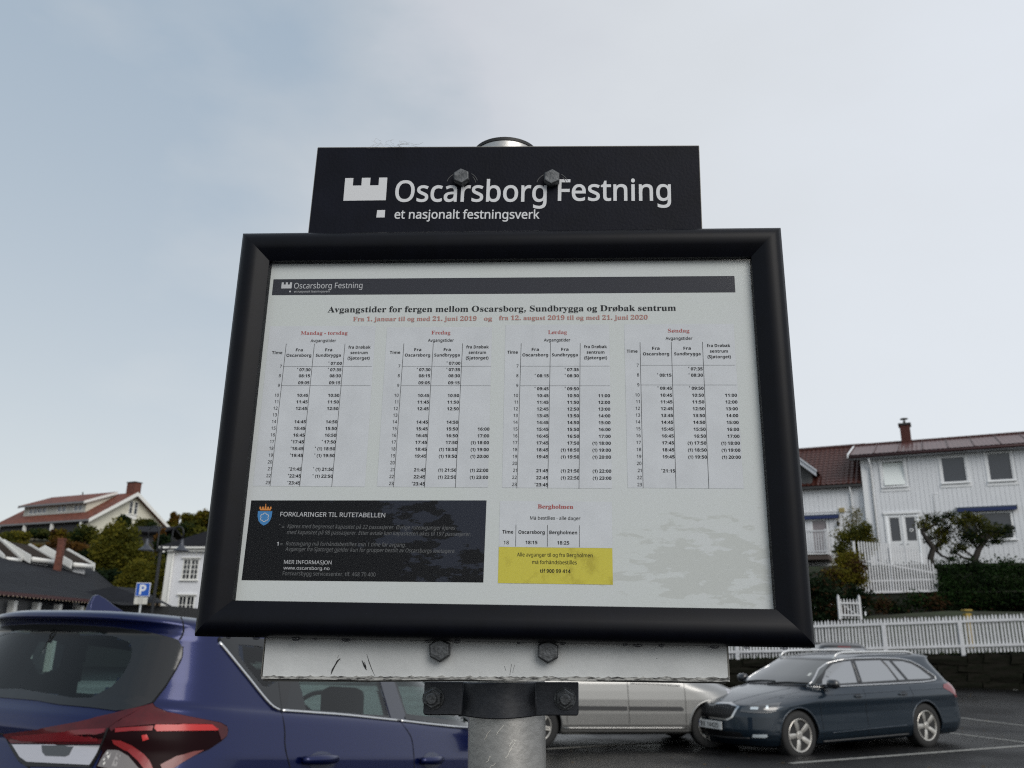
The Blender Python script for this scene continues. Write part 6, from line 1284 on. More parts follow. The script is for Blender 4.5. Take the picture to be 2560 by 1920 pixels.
# glass by side view (x forward from the tail, z up), mirrored to the other side
S.patch('side_glass_surround', [(.62, 1.055), (.70, 1.02), (1.0, 1.005), (3.38, .99), (3.46, 1.0), (3.30, 1.10), (3.08, 1.22), (2.86, 1.31), (2.66, 1.355), (2.40, 1.375), (1.80, 1.375), (1.30, 1.355), (1.08, 1.32), (.90, 1.24)], sd, frit, .003, step=.035, mirror=True)
S.patch('front_door_window', [(2.56, 1.03), (3.30, 1.02), (3.24, 1.085), (3.04, 1.21), (2.84, 1.30), (2.66, 1.335), (2.50, 1.348)], sd, refl, .005, step=.035, thick=.002)
S.patch('rear_door_window', [(1.62, 1.045), (2.44, 1.032), (2.40, 1.345), (1.80, 1.348), (1.72, 1.25)], sd, refl, .005, step=.035, thick=.002)
S.patch('quarter_light', [(1.42, 1.045), (1.57, 1.045), (1.70, 1.30), (1.74, 1.34), (1.60, 1.335)], sd, refl, .005, step=.03, thick=.002)
S.patch('quarter_window', [(.74, 1.06), (.82, 1.045), (1.34, 1.045), (1.52, 1.33), (1.28, 1.325), (1.08, 1.28), (.94, 1.21)], sd, refl, .005, step=.035, thick=.002)
S.strip('window_trim', [(3.47, 1.0), (3.30, 1.105), (3.08, 1.225), (2.86, 1.318), (2.66, 1.362), (2.40, 1.382), (1.80, 1.383), (1.30, 1.362), (1.07, 1.326), (.88, 1.24), (.62, 1.07), (.62, 1.035), (.70, 1.015), (1.0, .998), (2.0, .99), (3.47, .985)], sd, chrome, .0135, off=.004, step=.04, closed=True)
for x0, x1 in ((2.50, 2.46), (1.58, 1.76)):
    S.strip('window_pillar', [(x0, 1.02), (x1, 1.35)], sd, mat('pillar_gloss', (.03, .03, .032), .12, coat=1.), .012, step=.04)
for pl in ([(3.50, .98), (3.50, .60), (3.47, .27)], [(2.50, .99), (2.52, .6), (2.50, .27)], [(1.42, 1.0), (1.38, .80), (1.46, .66)]): S.strip('shut_line', pl, sd, seam, .0035, step=.04, n=4)
S.strip('sill_strip', [(1.56, .235), (3.46, .225)], sd, mat('sill_grey', (.05, .05, .05), .4), .012, step=.1)
fr_ = lambda y, z: S.hit_end(y, z, True)
# windscreen
S.patch('windscreen_surround', [(-.775, 1.005), (0, 1.0), (.775, 1.005), (.70, 1.18), (.60, 1.33), (.55, 1.365), (0, 1.372), (-.55, 1.365), (-.60, 1.33), (-.70, 1.18)], fr_, frit, .003, mirror=False, step=.035)
S.patch('windscreen', [(-.735, 1.02), (0, 1.015), (.735, 1.02), (.665, 1.18), (.57, 1.32), (.52, 1.345), (0, 1.35), (-.52, 1.345), (-.57, 1.32), (-.665, 1.18)], fr_, mat('windscreen_glass', (.020, .027, .027), .05, spec=.8, coat=.8), .005, mirror=False, step=.035, thick=.002)
S.patch('windscreen_sticker', [(.52, 1.13), (.56, 1.13), (.54, 1.17), (.50, 1.17)], fr_, mat('sticker_white', (.5, .52, .5), .5), .0065, mirror=False, step=.02, thick=.001)
for pts in ([(-.6, 1.0), (-.2, 1.03), (.1, 1.035)], [(.0, 1.0), (.35, 1.03), (.66, 1.03)]): S.strip('wiper', pts, fr_, plast, .008, off=.012, mirror=False, step=.05)
S.patch('cowl', [(-.80, .985), (.80, .985), (.78, 1.002), (-.78, 1.002)], fr_, plast, .004, mirror=False, step=.03)
# bonnet lines as creases
for y0, y1 in ((.50, .30), (.70, .58)):
    pts = []; 
    for k in range(12):
        t = k / 11; x = 3.66 + (4.66 - 3.66) * t; y = y0 + (y1 - y0) * t
        h = S.bvh.ray_cast(V((x, y, 3)), V((0, 0, -1))); pts.append(h[0] - V((0, 0, .004)))
    for sg in (1, -1):
        q = B(); q.tube([V((p.x, p.y * sg, p.z)) for p in pts], .0075 if y0 < .6 else .005, 8); obj('bonnet_crease', q, navy if y0 < .6 else seam, S.root, smooth=True)
# front: grille, lamps, plate, bumper openings
S.patch('grille_frame', [(-.50, .735), (-.30, .775), (-.09, .765), (-.045, .735), (0, .728), (.045, .735), (.09, .765), (.30, .775), (.50, .735), (.42, .575), (.34, .535), (-.34, .535), (-.42, .575)], fr_, chrome, .006, mirror=False, step=.022)
S.patch('grille', [(-.465, .73), (-.30, .752), (-.10, .742), (-.05, .712), (0, .705), (.05, .712), (.10, .742), (.30, .752), (.465, .73), (.395, .588), (.325, .556), (-.325, .556), (-.395, .588)], fr_, mat('grille_black', (.004, .004, .005), .4), .009, mirror=False, step=.022)
for k in range(-8, 9):
    y = k * .047
    S.strip('grille_slat', [(y, .572 + abs(k) * .003), (y * 1.04, .745 - (.03 if abs(k) < 2 else 0) - abs(k) * .0015)], fr_, mat('grille_slat_dark', (.06, .06, .062), .25, metal=.7), .0045, off=.011, mirror=False, step=.03, n=5)
bb = B(); h = fr_(0, .80); c0 = h[0] + V((.0, 0, -.035)); bb.lathe([(0, 0), (.042, 0), (.042, .012), (.032, .018), (0, .018)], 28, lambda v: c0 + V((v.z + .01, v.x, v.y))); obj('round_badge', bb, mat('badge_chrome', (.35, .36, .36), .25, metal=.9), S.root, smooth=True, auto=30)
hl_ = [(.475, .655), (.56, .645), (.80, .655), (.885, .70), (.90, .775), (.88, .79), (.70, .775), (.54, .75), (.49, .72)]
def obl(a, z):      # oblique projection so the lamps wrap the corner: a runs along the corner
    d = V((-1, -.75, 0)).normalized(); e = V((-d.y, d.x, 0)); o = V((4.6, .80, z)) - d * 2 + e * a
    h = S.bvh.ray_cast(o, d)
    if h[0] is None: return None
    n = h[1]; return h[0], (n if n.dot(d) < 0 else -n)
lampg = mat('headlamp_glass', (.030, .033, .036), .08, spec=.8, coat=1.0)
hl1 = S.patch('headlamp', [(.30, .675), (.28, .725), (.12, .752), (-.10, .775), (-.24, .79), (-.19, .69), (-.10, .668), (.12, .662)], obl, lampg, .007, step=.02)
S.strip('headlamp_trim', [(.31, .672), (.12, .660), (-.10, .665), (-.19, .688), (-.245, .792)], obl, mat('lamp_chrome_dull', (.3, .3, .3), .3, metal=.8), .0045, off=.008, step=.02)
for poly in ([(.16, .70), (.05, .702), (.04, .735), (.15, .735)], [(-.055, .715), (-.09, .715), (-.09, .755), (-.06, .752)]):
    for o, par in zip(S.patch('lamp_reflector', poly, obl, mat('lamp_reflector', (.55, .62, .66), .2, metal=.2, coat=1.), .0095, step=.02, thick=.001), hl1): o.parent = par
S.patch('fog_lamp', [(.16, .325), (-.02, .325), (-.06, .34), (-.05, .37), (.14, .365)], obl, mat('lamp_reflector', (.55, .62, .66), .2), .007, step=.02)
S.strip('bumper_line', [(-.62, .31), (-.3, .295), (0, .29), (.3, .295), (.62, .31)], fr_, plast, .012, off=0, mirror=False, step=.04)
S.patch('lower_grille', [(-.56, .30), (.56, .30), (.52, .385), (-.52, .385)], fr_, mat('grille_black', (.004, .004, .005), .4), .003, mirror=False, step=.04)
# number plate
pc = fr_(0, .455)[0]; pm = M.Translation(pc + V((.022, 0, .0)))
bb = B(); bb.box((.022 + pc.x, 0, .455), (.012, .52, .112)); npl = obj('number_plate', bb, mat('plate_white', (.62, .63, .62), .4), S.root, bevel=.003)
bb = B(); bb.box((.0285 + pc.x, -.242, .455), (.001, .034, .108)); obj('blue_band', bb, mat('plate_blue', (.02, .06, .35), .4), npl)
pt = B(); xcur = 0; items = []
for ch in 'BE 14420':
    adv, vv, ff = tess('h', ch, 0); items.append((xcur, vv, ff)); xcur += adv if ch != ' ' else .3
W_ = .40 / xcur; n0 = 0
for x, vv, ff in items:
    pt.add([V((.0290 + pc.x, -.205 + (x + a) * W_, .455 - .036 + c_ * .100)) for a, c_ in vv], ff)
obj('plate_lettering', pt, mat('plate_black', (.01, .01, .01), .5), npl, norm=False)
# tail lamps
def oblr(a, z):
    d = V((1, -.8, 0)).normalized(); e = V((d.y, -d.x, 0)); o = V((.25, .80, z)) - d * 2 + e * a
    h = S.bvh.ray_cast(o, d)
    if h[0] is None: return None
    n = h[1]; return h[0], (n if n.dot(d) < 0 else -n)
S.patch('tail_lamp', [(-.26, .90), (-.22, .95), (.0, .99), (.12, .97), (.15, .86), (.10, .76), (-.10, .74), (-.14, .80)], oblr, mat('tail_red', (.16, .012, .016), .12, coat=1.), .006, step=.02)
# roof rails, mirrors, handles
for sg in (1, -1):
    pts = []
    for k in range(25):
        t = k / 24; x = .78 + 1.98 * t; y = .585 - .03 * abs(t - .5); zz = 1.405 + .075 * min(1, sin(pi * t) * 3.2) ** .5 * 1.0 - .012 * (t - .5) ** 2 * 4
        pts.append(V((x, sg * y, zz + (0 if 0 < k < 24 else -.02))))
    q = B(); q.tube(pts, .017, 10); obj('roof_rail', q, mat('satin_aluminium', (.70, .70, .69), .3, metal=.7), S.root, smooth=True)
    q = B(); q.lathe([(.001, -.095), (.045, -.092), (.066, -.07), (.072, -.02), (.068, .05), (.05, .09), (.001, .10)], 16, lambda v: V((3.27 + v.x * .95 - .2 * abs(v.z), sg * (.975 + v.z), 1.035 + v.y * 1.0))); q.box((3.28, sg * .89, .99), (.05, .13, .03)); obj('door_mirror', q, mat('mirror_black', (.008, .009, .012), .2, coat=.8), S.root, smooth=True)
    for k, x in ((0, 1.56), (1, 2.58)):
        a = S.hit_side(x, .845, sg)[0]; b_ = S.hit_side(x + .18, .838, sg)[0]; q = B(); nn_ = V((0, sg, 0))
        q.tube([a - nn_ * .004, a.lerp(b_, .2) + nn_ * .026, a.lerp(b_, .8) + nn_ * .026, b_ - nn_ * .004], .011, 10); obj('door_handle', q, navy, S.parts.get((k, sg)) or S.root, smooth=True)
S.patch('handle_cup', [(1.60 + .09 * cos(t * .52), .842 + .035 * sin(t * .52)) for t in range(12)], sd, mat('cup_dark', (.004, .006, .01), .4), .001, step=.02, thick=.0005)
S.patch('handle_cup', [(2.67 + .09 * cos(t * .52), .840 + .035 * sin(t * .52)) for t in range(12)], sd, mat('cup_dark', (.004, .006, .01), .4), .001, step=.02, thick=.0005)
# long shoulder crease and lower side crease
S.strip('shoulder_crease', [(.30, .895), (1.2, .89), (2.4, .880), (3.5, .868), (4.1, .85)], sd, navy, .008, off=-.003, step=.06)
S.strip('lower_crease', [(1.62, .37), (2.4, .36), (3.3, .34)], sd, navy, .010, off=-.004, step=.08)

# ---- silver people carrier behind the post
rows = [(.20, .2, .3, 3.9, .5, .72), (.24, .06, .3, 4.12, .7, .80), (.34, .02, .32, 4.2, .8, .835), (.50, 0, .32, 4.22, .8, .845), (.70, .0, .32, 4.2, .85, .845), (.82, .02, .32, 4.1, 1.0, .835), (.92, .03, .32, 3.85, 1.1, .825), (1.0, .05, .32, 3.55, .9, .81), (1.10, .08, .32, 3.36, .7, .775), (1.30, .15, .32, 2.98, .6, .70), (1.45, .20, .36, 2.70, .6, .64), (1.55, .25, .5, 2.45, .6, .56), (1.60, .5, .5, 2.2, .5, .42), (1.62, 1.0, .3, 1.6, .3, .2)]
silver = paint_mat('warm_silver_paint', (.27, .27, .262), metal=.75, rough=.32)
van_y = R(11); vo = V((.49, 13.3, 0)) - V((cos(van_y), sin(van_y), 0)) * .72 + V((-sin(van_y), cos(van_y), 0)) * .84
G = Car('people_carrier', 'silver people carrier with dark side rubbing strip, half hidden behind the white panel', vo, van_y, 0., rows, 4.22, nr=3.2, taper=.03)
G.wheel_holes((.72, 3.45), .36, .335)
sg_ = lambda x, z: G.hit_side(x, z, -1)
G.finish(silver, lining, [('rear_door', [(1.10, 1.45), (1.06, .9), (1.14, .6), (1.16, .27), (2.12, .27), (2.10, .9), (2.02, 1.45)]), ('front_door', [(2.02, 1.45), (2.10, .9), (2.12, .27), (3.03, .27), (3.02, .95), (2.85, 1.1), (2.4, 1.45)])])
G.lip(silver, .016)
G.wheels(.315, .20, 1.60, .205, 6, alloy, rubber)
G.patch('side_windows', [(.45, 1.0), (3.0, .98), (3.1, 1.02), (2.75, 1.25), (2.45, 1.42), (.6, 1.42)], sg_, frit, .003, step=.05)
G.patch('rubbing_strip', [(1.18, .55), (2.085, .545), (2.085, .605), (1.18, .61)], sg_, mat('strip_dark', (.03, .03, .031), .5), .012, step=.05, thick=.014)
G.patch('rubbing_strip', [(2.12, .545), (2.98, .54), (2.99, .57), (2.95, .60), (2.12, .605)], sg_, mat('strip_dark', (.03, .03, .031), .5), .012, step=.05, thick=.014)
for pl in ([(1.06, .95), (1.14, .6), (1.16, .28)], [(2.10, .98), (2.12, .28)], [(3.02, .95), (3.03, .28)]): G.strip('shut_line', pl, sg_, seam, .0045, step=.05, n=4)
G.strip('sill_crease', [(1.1, .30), (3.05, .295)], sg_, silver, .014, off=-.002, step=.1)
G.strip('door_crease', [(2.15, .93), (2.6, .925), (2.95, .90)], sg_, silver, .010, off=-.003, step=.08)
G.patch('headlamp', [(3.75, .70), (4.05, .66), (4.06, .78), (3.80, .86)], sg_, lampsil, .004, step=.04)

# ---- dark off-roader roof showing behind the estate
rows = [(.25, .1, .3, 4.3, .6, .82), (.5, 0, .3, 4.4, .7, .9), (.95, .05, .3, 4.2, .8, .88), (1.05, .08, .3, 3.4, .6, .84), (1.25, .16, .3, 3.0, .5, .76), (1.45, .26, .3, 2.7, .5, .66), (1.58, .34, .4, 2.5, .5, .56), (1.645, .5, .4, 2.3, .5, .46), (1.66, .9, .3, 1.8, .3, .3)]
dk = paint_mat('dark_grey_paint', (.016, .016, .018), metal=.3)
pos = at(2172, 1660, 21.5)
K = Car('off_roader', 'dark grey car whose roof and rear window show just behind the estate car', (pos.x - .1, 22.5, -.08), R(82), 0., rows, 4.4, nr=3.2)
K.wheel_holes((.8, 3.5), .38, .36)
rw = lambda y, z: K.hit_end(y, z, False)
K.finish(dk, lining, [])
K.wheels(.34, .22, 1.68, .22, 5, alloy, rubber)
K.patch('rear_window', [(-.66, 1.08), (.66, 1.08), (.58, 1.42), (.48, 1.52), (-.48, 1.52), (-.58, 1.42)], rw, refl, .004, mirror=False, step=.06)
K.patch('high_brake_light', [(-.16, 1.535), (.16, 1.535), (.16, 1.56), (-.16, 1.56)], rw, mat('tail_red', (.16, .012, .016), .12), .006, mirror=False, step=.04)
K.patch('side_windows', [(.5, 1.08), (3.0, 1.06), (2.6, 1.48), (.7, 1.48)], lambda x, z: K.hit_side(x, z, -1), refl, .004, step=.08)

# ---- pale estate parked beyond the hatchback, seen through its windows
W_ = Car('parked_car', 'pale car seen only as a light shape through the windows of the blue hatchback', (-8.6, 8.6, .0), R(20), 0., [(z, a_, b_, c_ * 1.02, d_, w_) for z, a_, b_, c_, d_, w_ in [(.20, .2, .3, 4.0, .5, .76), (.34, .02, .32, 4.2, .8, .86), (.50, 0, .32, 4.22, .8, .87), (.82, .02, .32, 4.1, 1.0, .86), (.92, .03, .32, 3.85, 1.1, .84), (1.0, .05, .32, 3.55, .9, .82), (1.10, .08, .32, 3.36, .7, .78), (1.35, .2, .32, 2.8, .6, .68), (1.45, .4, .5, 2.4, .5, .5), (1.48, 1.0, .3, 1.6, .3, .2)]], 4.3, nr=3.2, taper=.03)
W_.wheel_holes((.76, 3.4), .35, .33)
W_.finish(paint_mat('pale_green_white_paint', (.52, .58, .53), metal=.1), lining, [])
W_.wheels(.315, .20, 1.66, .205, 6, alloy, rubber)
W_.patch('side_windows', [(.5, 1.02), (3.0, 1.0), (2.6, 1.34), (.6, 1.34)], lambda x, z: W_.hit_side(x, z, -1), refl, .004, step=.08)
# ------------------------------------------------------------------ buildings, trees: helpers
def leafmesh(name, clumps, n, size, mats, parent, seed=1, flat=1.0, droop=0.):
    """clumps: (centre, (rx, ry, rz)); leaf quads scattered through the clumps, denser toward their outsides"""
    rnd = random.Random(seed); vs = []; fs = []; mi = []
    tot = sum(r[0] * r[2] for _, r in clumps)
    for ci, (c, r) in enumerate(clumps):
        k = int(n * r[0] * r[2] / tot); base_m = rnd.randrange(len(mats))
        for _ in range(k):
            d = V((rnd.gauss(0, .5), rnd.gauss(0, .5), rnd.gauss(0, .5))); q = 1.0 if d.length < 1.35 else 1.35 / d.length
            p = V(c) + V((d.x * r[0], d.y * r[1], d.z * r[2])) * q
            a = V((rnd.gauss(0, 1), rnd.gauss(0, 1), rnd.gauss(0, .7))).normalized(); b_ = a.cross(V((rnd.gauss(0, 1), rnd.gauss(0, 1), rnd.gauss(0, 1)))).normalized()
            s = size * rnd.uniform(.5, 1.35); i = len(vs)
            vs += [p - a * s, p - b_ * s * .55, p + a * s, p + b_ * s * .55]; fs.append((i, i + 1, i + 2, i + 3))
            mi.append(base_m if rnd.random() < .62 else rnd.randrange(len(mats)))
    me = bpy.data.meshes.new(name); me.from_pydata([tuple(v) for v in vs], [], fs)
    for m_ in mats: me.materials.append(m_)
    me.polygons.foreach_set('material_index', mi); me.update()
    o = link(name, me, parent); return o
def lmat(name, c):
    m = mat(name, c, .8, var=.22, vscale=1.2, spec=.1); t_ = m.node_tree; p = t_.nodes['Principled BSDF']
    tl = t_.nodes.new('ShaderNodeBsdfTranslucent'); tl.inputs[0].default_value = (*[v * 1.15 for v in c], 1); mx = t_.nodes.new('ShaderNodeMixShader'); mx.inputs[0].default_value = .4
    t_.links.new(p.outputs[0], mx.inputs[1]); t_.links.new(tl.outputs[0], mx.inputs[2]); t_.links.new(mx.outputs[0], t_.nodes['Material Output'].inputs[0])
    return m
G_dark = lmat('leaf_dark_green', (.018, .032, .010)); G_mid = lmat('leaf_green', (.055, .062, .014)); G_olive = lmat('leaf_olive', (.085, .085, .012)); G_yel = lmat('leaf_yellow', (.13, .115, .014))
G_gold = lmat('leaf_gold', (.15, .11, .012)); G_or = lmat('leaf_orange', (.11, .055, .012)); G_brn = lmat('leaf_brown', (.055, .030, .014)); G_deep = lmat('leaf_deep_green', (.010, .020, .008))
bark = mat('bark', (.022, .018, .015), .9, bump=.5, bscale=20)
def tree(name, label, cat, base, clumps, n, size, mats, seed, trunk=.12, group=None, limbs=True):
    """clumps in world coordinates"""
    t = thing(name, label, cat, V(base), group); bs = V(base); rnd = random.Random(seed + 50)
    cl_ = [(V(c) - bs, r) for c, r in clumps]
    leafmesh('crown', cl_, n, size, mats, t, seed)
    cen = sum((c for c, _ in cl_), V()) / len(cl_); fork = V((cen.x * .35, cen.y * .35, max(.35, cen.z * .42)))
    q = B(); q.tube([(0, 0, -.2), (fork.x * .3, fork.y * .3, fork.z * .5), fork], [trunk * 1.25, trunk, trunk * .8], 8); obj('trunk', q, bark, t, smooth=True)
    if limbs:
        for c, r in cl_:
            q = B(); mid_ = fork.lerp(c, .5) + V((rnd.uniform(-.2, .2), rnd.uniform(-.2, .2), rnd.uniform(-.1, .2))) * r[0]
            q.tube([fork * .97, mid_, c, c + V((rnd.uniform(-.4, .4) * r[0], 0, r[2] * .6))], [trunk * .6, trunk * .42, trunk * .22, trunk * .08], 6); obj('limb', q, bark, t, smooth=True)
    return t
def blob(px, py, Y, rx, ry, k=6, seed=0, dep=1.0):
    """a cluster of clumps filling an ellipse in the distance; radii in photo pixels turned into metres at that distance"""
    rnd = random.Random(seed); c = at(px, py, Y); sx, sz = rx * Y / FPX, ry * Y / FPX; out_ = []
    for i in range(k):
        a = 2 * pi * i / k + rnd.uniform(-.3, .3); q = rnd.uniform(.35, .68)
        out_.append((c + V((sx * q * cos(a), dep * sx * rnd.uniform(-.4, .4), sz * q * sin(a))), (sx * rnd.uniform(.34, .55), sx * dep * .45, sz * rnd.uniform(.34, .55))))
    out_.append((c, (sx * .5, sx * .5, sz * .5)))
    return out_
def openings_wall(bb, x0, x1, z0, z1, ops, y0=0., y1=.2):
    xs_ = sorted({x0, x1, *[min(max(v, x0), x1) for o in ops for v in o[:2]]}); zs_ = sorted({z0, z1, *[min(max(v, z0), z1) for o in ops for v in o[2:4]]})
    for i in range(len(xs_) - 1):
        for j in range(len(zs_) - 1):
            cx, cz = (xs_[i] + xs_[i + 1]) / 2, (zs_[j] + zs_[j + 1]) / 2
            if any(o[0] < cx < o[1] and o[2] < cz < o[3] for o in ops): continue
            bb.box((cx, (y0 + y1) / 2, cz), (xs_[i + 1] - xs_[i], y1 - y0, zs_[j + 1] - zs_[j]))
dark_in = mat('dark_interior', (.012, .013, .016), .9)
wglass = mat('window_glass', (.018, .021, .028), .06, spec=.7)
def window(parent, x0, x1, z0, z1, cols, rows, fm, fw=.07, bar=.03, sashes=1, sill=True, hood=False, gm=None, y=-.01):
    """window > frame, pane, sill; panes are objects of their own"""
    bb = B(); cx, cz = (x0 + x1) / 2, (z0 + z1) / 2; W, H = x1 - x0, z1 - z0
    for (a, c_, w_, h_) in ((x0 + fw / 2, cz, fw, H), (x1 - fw / 2, cz, fw, H), (cx, z1 - fw / 2, W - 2 * fw, fw), (cx, z0 + fw / 2, W - 2 * fw, fw)): bb.box((a, y + .03, c_), (w_, .09, h_))
    for k in range(1, sashes): bb.box((x0 + W * k / sashes, y + .032, cz), (fw * 1.3, .08, H - 2 * fw))
    sw = (W - 2 * fw) / sashes
    me = None
    for s_ in range(sashes):
        a0 = x0 + fw + sw * s_ + (fw * .65 if s_ else 0); a1 = x0 + fw + sw * (s_ + 1) - (fw * .65 if s_ < sashes - 1 else 0)
        for k in range(1, cols): bb.box((a0 + (a1 - a0) * k / cols, y + .04, cz), (bar, .05, H - 2 * fw))
        for k in range(1, rows): bb.box(((a0 + a1) / 2, y + .042, z0 + fw + (H - 2 * fw) * k / rows), (a1 - a0, .045, bar))
    w_ = obj('window', bb, fm, parent)
    for s_ in range(sashes):
        a0 = x0 + fw + sw * s_ + (fw * .65 if s_ else 0); a1 = x0 + fw + sw * (s_ + 1) - (fw * .65 if s_ < sashes - 1 else 0)
        pw, ph = (a1 - a0) / cols, (H - 2 * fw) / rows
        for i in range(cols):
            for j in range(rows):
                if me is None: me = B().box((0, 0, 0), (pw, .012, ph)).data('pane', gm or wglass)
                piece('pane', me, w_, (a0 + pw * (i + .5), y + .055, z0 + fw + ph * (j + .5)), rot=(random.uniform(-.006, .006), 0, random.uniform(-.006, .006)))
    if sill: q = B(); q.box((cx, y - .03, z0 - .035), (W + .16, .14, .05)); obj('sill', q, fm, w_)
    if hood: q = B(); q.box((cx, y - .04, z1 + .06), (W + .2, .14, .07)); obj('hood_moulding', q, fm, w_)
    return w_

# ------------------------------------------------------------------ left: hillside
def hill(x, y):
    if x < 0:
        z = 10.4 * smooth(52, 87, y) * (.55 + .45 * smooth(-16, -34, -(-x) if x > 0 else x) if False else (.62 + .38 * smooth(16, 36, -x)))
        z += 3.0 * smooth(95, 125, y); return z
    return 0
b = B(); xs_ = [-260, -160, -110, -90, -75, -65, -58, -52, -47, -43, -39, -35, -31, -27, -23, -19, -15, -10, -4]; ys_ = [51, 54, 58, 62, 66, 70, 74, 78, 82, 86, 90, 96, 104, 114, 130, 170, 260]
rnd = random.Random(2)
for y in ys_:
    for x in xs_: b.v.append(V((x, y, hill(x, y) * (1 if -100 < x < -9 else .35) + (rnd.uniform(-.25, .25) if y > 54 else -.1))))
n_ = len(xs_)
for j in range(len(ys_) - 1):
    for i in range(n_ - 1): b.f.append((j * n_ + i, j * n_ + i + 1, (j + 1) * n_ + i + 1, (j + 1) * n_ + i))
struct('hillside', b, mat('hill_grass', (.045, .050, .014), .9, col2=(.07, .045, .018), vscale=.25, bump=.6, bscale=3), smooth=True)

# hill house with long red roof and shed dormer
cream = mat('cream_boards', (.62, .60, .50), .7, var=.08, vscale=3); trimw = mat('white_trim', (.72, .72, .69), .6)
redtile = mat('red_tile', (.145, .040, .020), .7, var=.4, vscale=2.2, bump=.4, bscale=12)
ap = at(343, 1231, 95); rl = atz(115, 1250, ap.z); D = (rl - ap); D.z = 0; LEN = 16.2; D.normalize(); Gd = V((-D.y, D.x, 0))
if Gd.y > 0: Gd = -Gd      # toward the viewer
hm = M((D, Gd, V((0, 0, 1)))).transposed().to_4x4(); hm.translation = V((ap.x, ap.y, 0))
hh = thing('hill_house', 'cream house with long red roof and shed dormer up on the hill', 'house', hm)
zr, ze, hw_ = ap.z, 12.75, 5.6; gzb = 9.2
def P(a, g, z): return V((a, g, z))     # a along ridge, g toward viewer
bb = B(); bb.prism([(-hw_ + .5, gzb), (hw_ - .5, gzb), (hw_ - .5, ze + .25), (0, zr - .12), (-hw_ + .5, ze + .25)], .5, LEN - .5, lambda u, v, d: P(d, u, v)); obj('wall', bb, cream, hh)
# roof slabs
def slab(bb, p, th=.16):
    nn = (p[1] - p[0]).cross(p[3] - p[0]).normalized(); nn = nn if nn.z > 0 else -nn
    bb.add([v for v in p] + [v - nn * th for v in p], [(0, 1, 2, 3), (7, 6, 5, 4)] + [(i, (i + 1) % 4, 4 + (i + 1) % 4, 4 + i) for i in range(4)])
for sg in (1, -1):
    bb = B(); slab(bb, [P(-.1, 0, zr), P(LEN, 0, zr), P(LEN, sg * hw_, ze - .05), P(-.1, sg * hw_, ze - .05)]); obj('roof', bb, redtile, hh)
for sg in (1, -1):   # bargeboards
    bb = B(); bb.add([P(-.14, 0, zr + .03), P(-.14, sg * (hw_ + .05), ze - .02), P(-.14, sg * (hw_ + .05), ze - .40), P(-.14, 0, zr - .42), P(-.2, 0, zr + .03), P(-.2, sg * (hw_ + .05), ze - .02), P(-.2, sg * (hw_ + .05), ze - .40), P(-.2, 0, zr - .42)], [(0, 1, 2, 3), (7, 6, 5, 4), (0, 4, 5, 1), (1, 5, 6, 2), (2, 6, 7, 3), (3, 7, 4, 0)]); obj('bargeboard', bb, trimw, hh)
bb = B(); bb.box((LEN / 2, hw_ + .03, ze - .16), (LEN + .3, .08, .2)); obj('eave_board', bb, mat('eave_grey', (.16, .16, .17), .6), hh)
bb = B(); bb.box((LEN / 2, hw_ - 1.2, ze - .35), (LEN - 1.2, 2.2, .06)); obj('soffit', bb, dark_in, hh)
bb = B(); bb.box((LEN / 2 + .4, hw_ - .46, gzb + 1.6), (LEN - 1.6, .08, 3.1)); obj('veranda_shade_wall', bb, mat('dark_stain_and_shade', (.03, .03, .035), .8), hh)  # dark sheet painted as the shade under the veranda, over the cream wall
for x in (1.2, 6.0, 10.7, 15.6): q = B(); q.box((x, hw_ - .15, (gzb + ze) / 2 - .1), (.28, .28, ze - gzb)); obj('veranda_post', q, trimw, hh)
# dormer: front wall at g=3.9, from a=4.2 to a=14.6
da0, da1, dg = 3.0, 13.6, 3.95; zb_d = zr - (zr - ze) * dg / hw_; zt_d = zb_d + 1.02; zrd = zr - .12
bb = B(); ops = [(3.5, 5.0, zb_d + .14, zt_d - .12), (6.2, 7.8, zb_d + .14, zt_d - .12), (9.6, 12.8, zb_d + .14, zt_d - .12)]
bb2 = B(); openings_wall(bb2, da0, da1, zb_d - .3, zt_d, ops, 0, .12)
for v in bb2.v: v.y = dg - v.y
obj('dormer_wall', bb2, mat('dormer_paint', (.42, .43, .40), .7), hh)
for o_ in ops:
    e_ = bpy.data.objects.new('dormer_window', None)
    wn = window(hh, o_[0], o_[1], o_[2], o_[3], 1, 1, trimw, .07, .03, 2 if o_[1] - o_[0] < 2 else 4, sill=False, gm=mat('pale_window', (.16, .18, .21), .15, spec=.6))
    wn.location = (2 * (o_[0] + o_[1]) / 2, dg, 0); wn.rotation_euler = (0, 0, pi); bpy.data.objects.remove(e_)
bb = B(); slab(bb, [P(da0 - .35, .6, zrd + .25), P(da1 + .35, .6, zrd + .25), P(da1 + .35, dg + .55, zt_d + .08), P(da0 - .35, dg + .55, zt_d + .08)], .14); obj('dormer_roof', bb, redtile, hh)
bb = B(); bb.box(((da0 + da1) / 2, dg + .58, zt_d - .02), (da1 - da0 + .75, .06, .22)); obj('dormer_fascia', bb, mat('eave_grey', (.16, .16, .17), .6), hh)
for a_ in (da0, da1):
    bb = B(); bb.prism([(dg, zb_d - .2), (dg, zt_d), (.9, zrd + .1), (.5, zr - .4)], a_ - .06, a_ + .06, lambda u, v, d: P(d, u, v)); obj('dormer_cheek', bb, cream, hh)
    bb = B(); s_ = -.42 if a_ == da0 else .36; bb.prism([(dg + .6, zt_d + .1), (dg + .6, zt_d - .2), (.5, zrd - .02), (.5, zrd + .28)], a_ + s_, a_ + s_ + .06, lambda u, v, d: P(d, u, v)); obj('dormer_bargeboard', bb, trimw, hh)
chm = mat('chimney_brick', (.13, .045, .030), .85, var=.35, vscale=6)
bb = B(); bb.box((.9, -.2, zr + .35), (1.3, .9, 1.6)); ch_ = obj('chimney', bb, chm, hh)
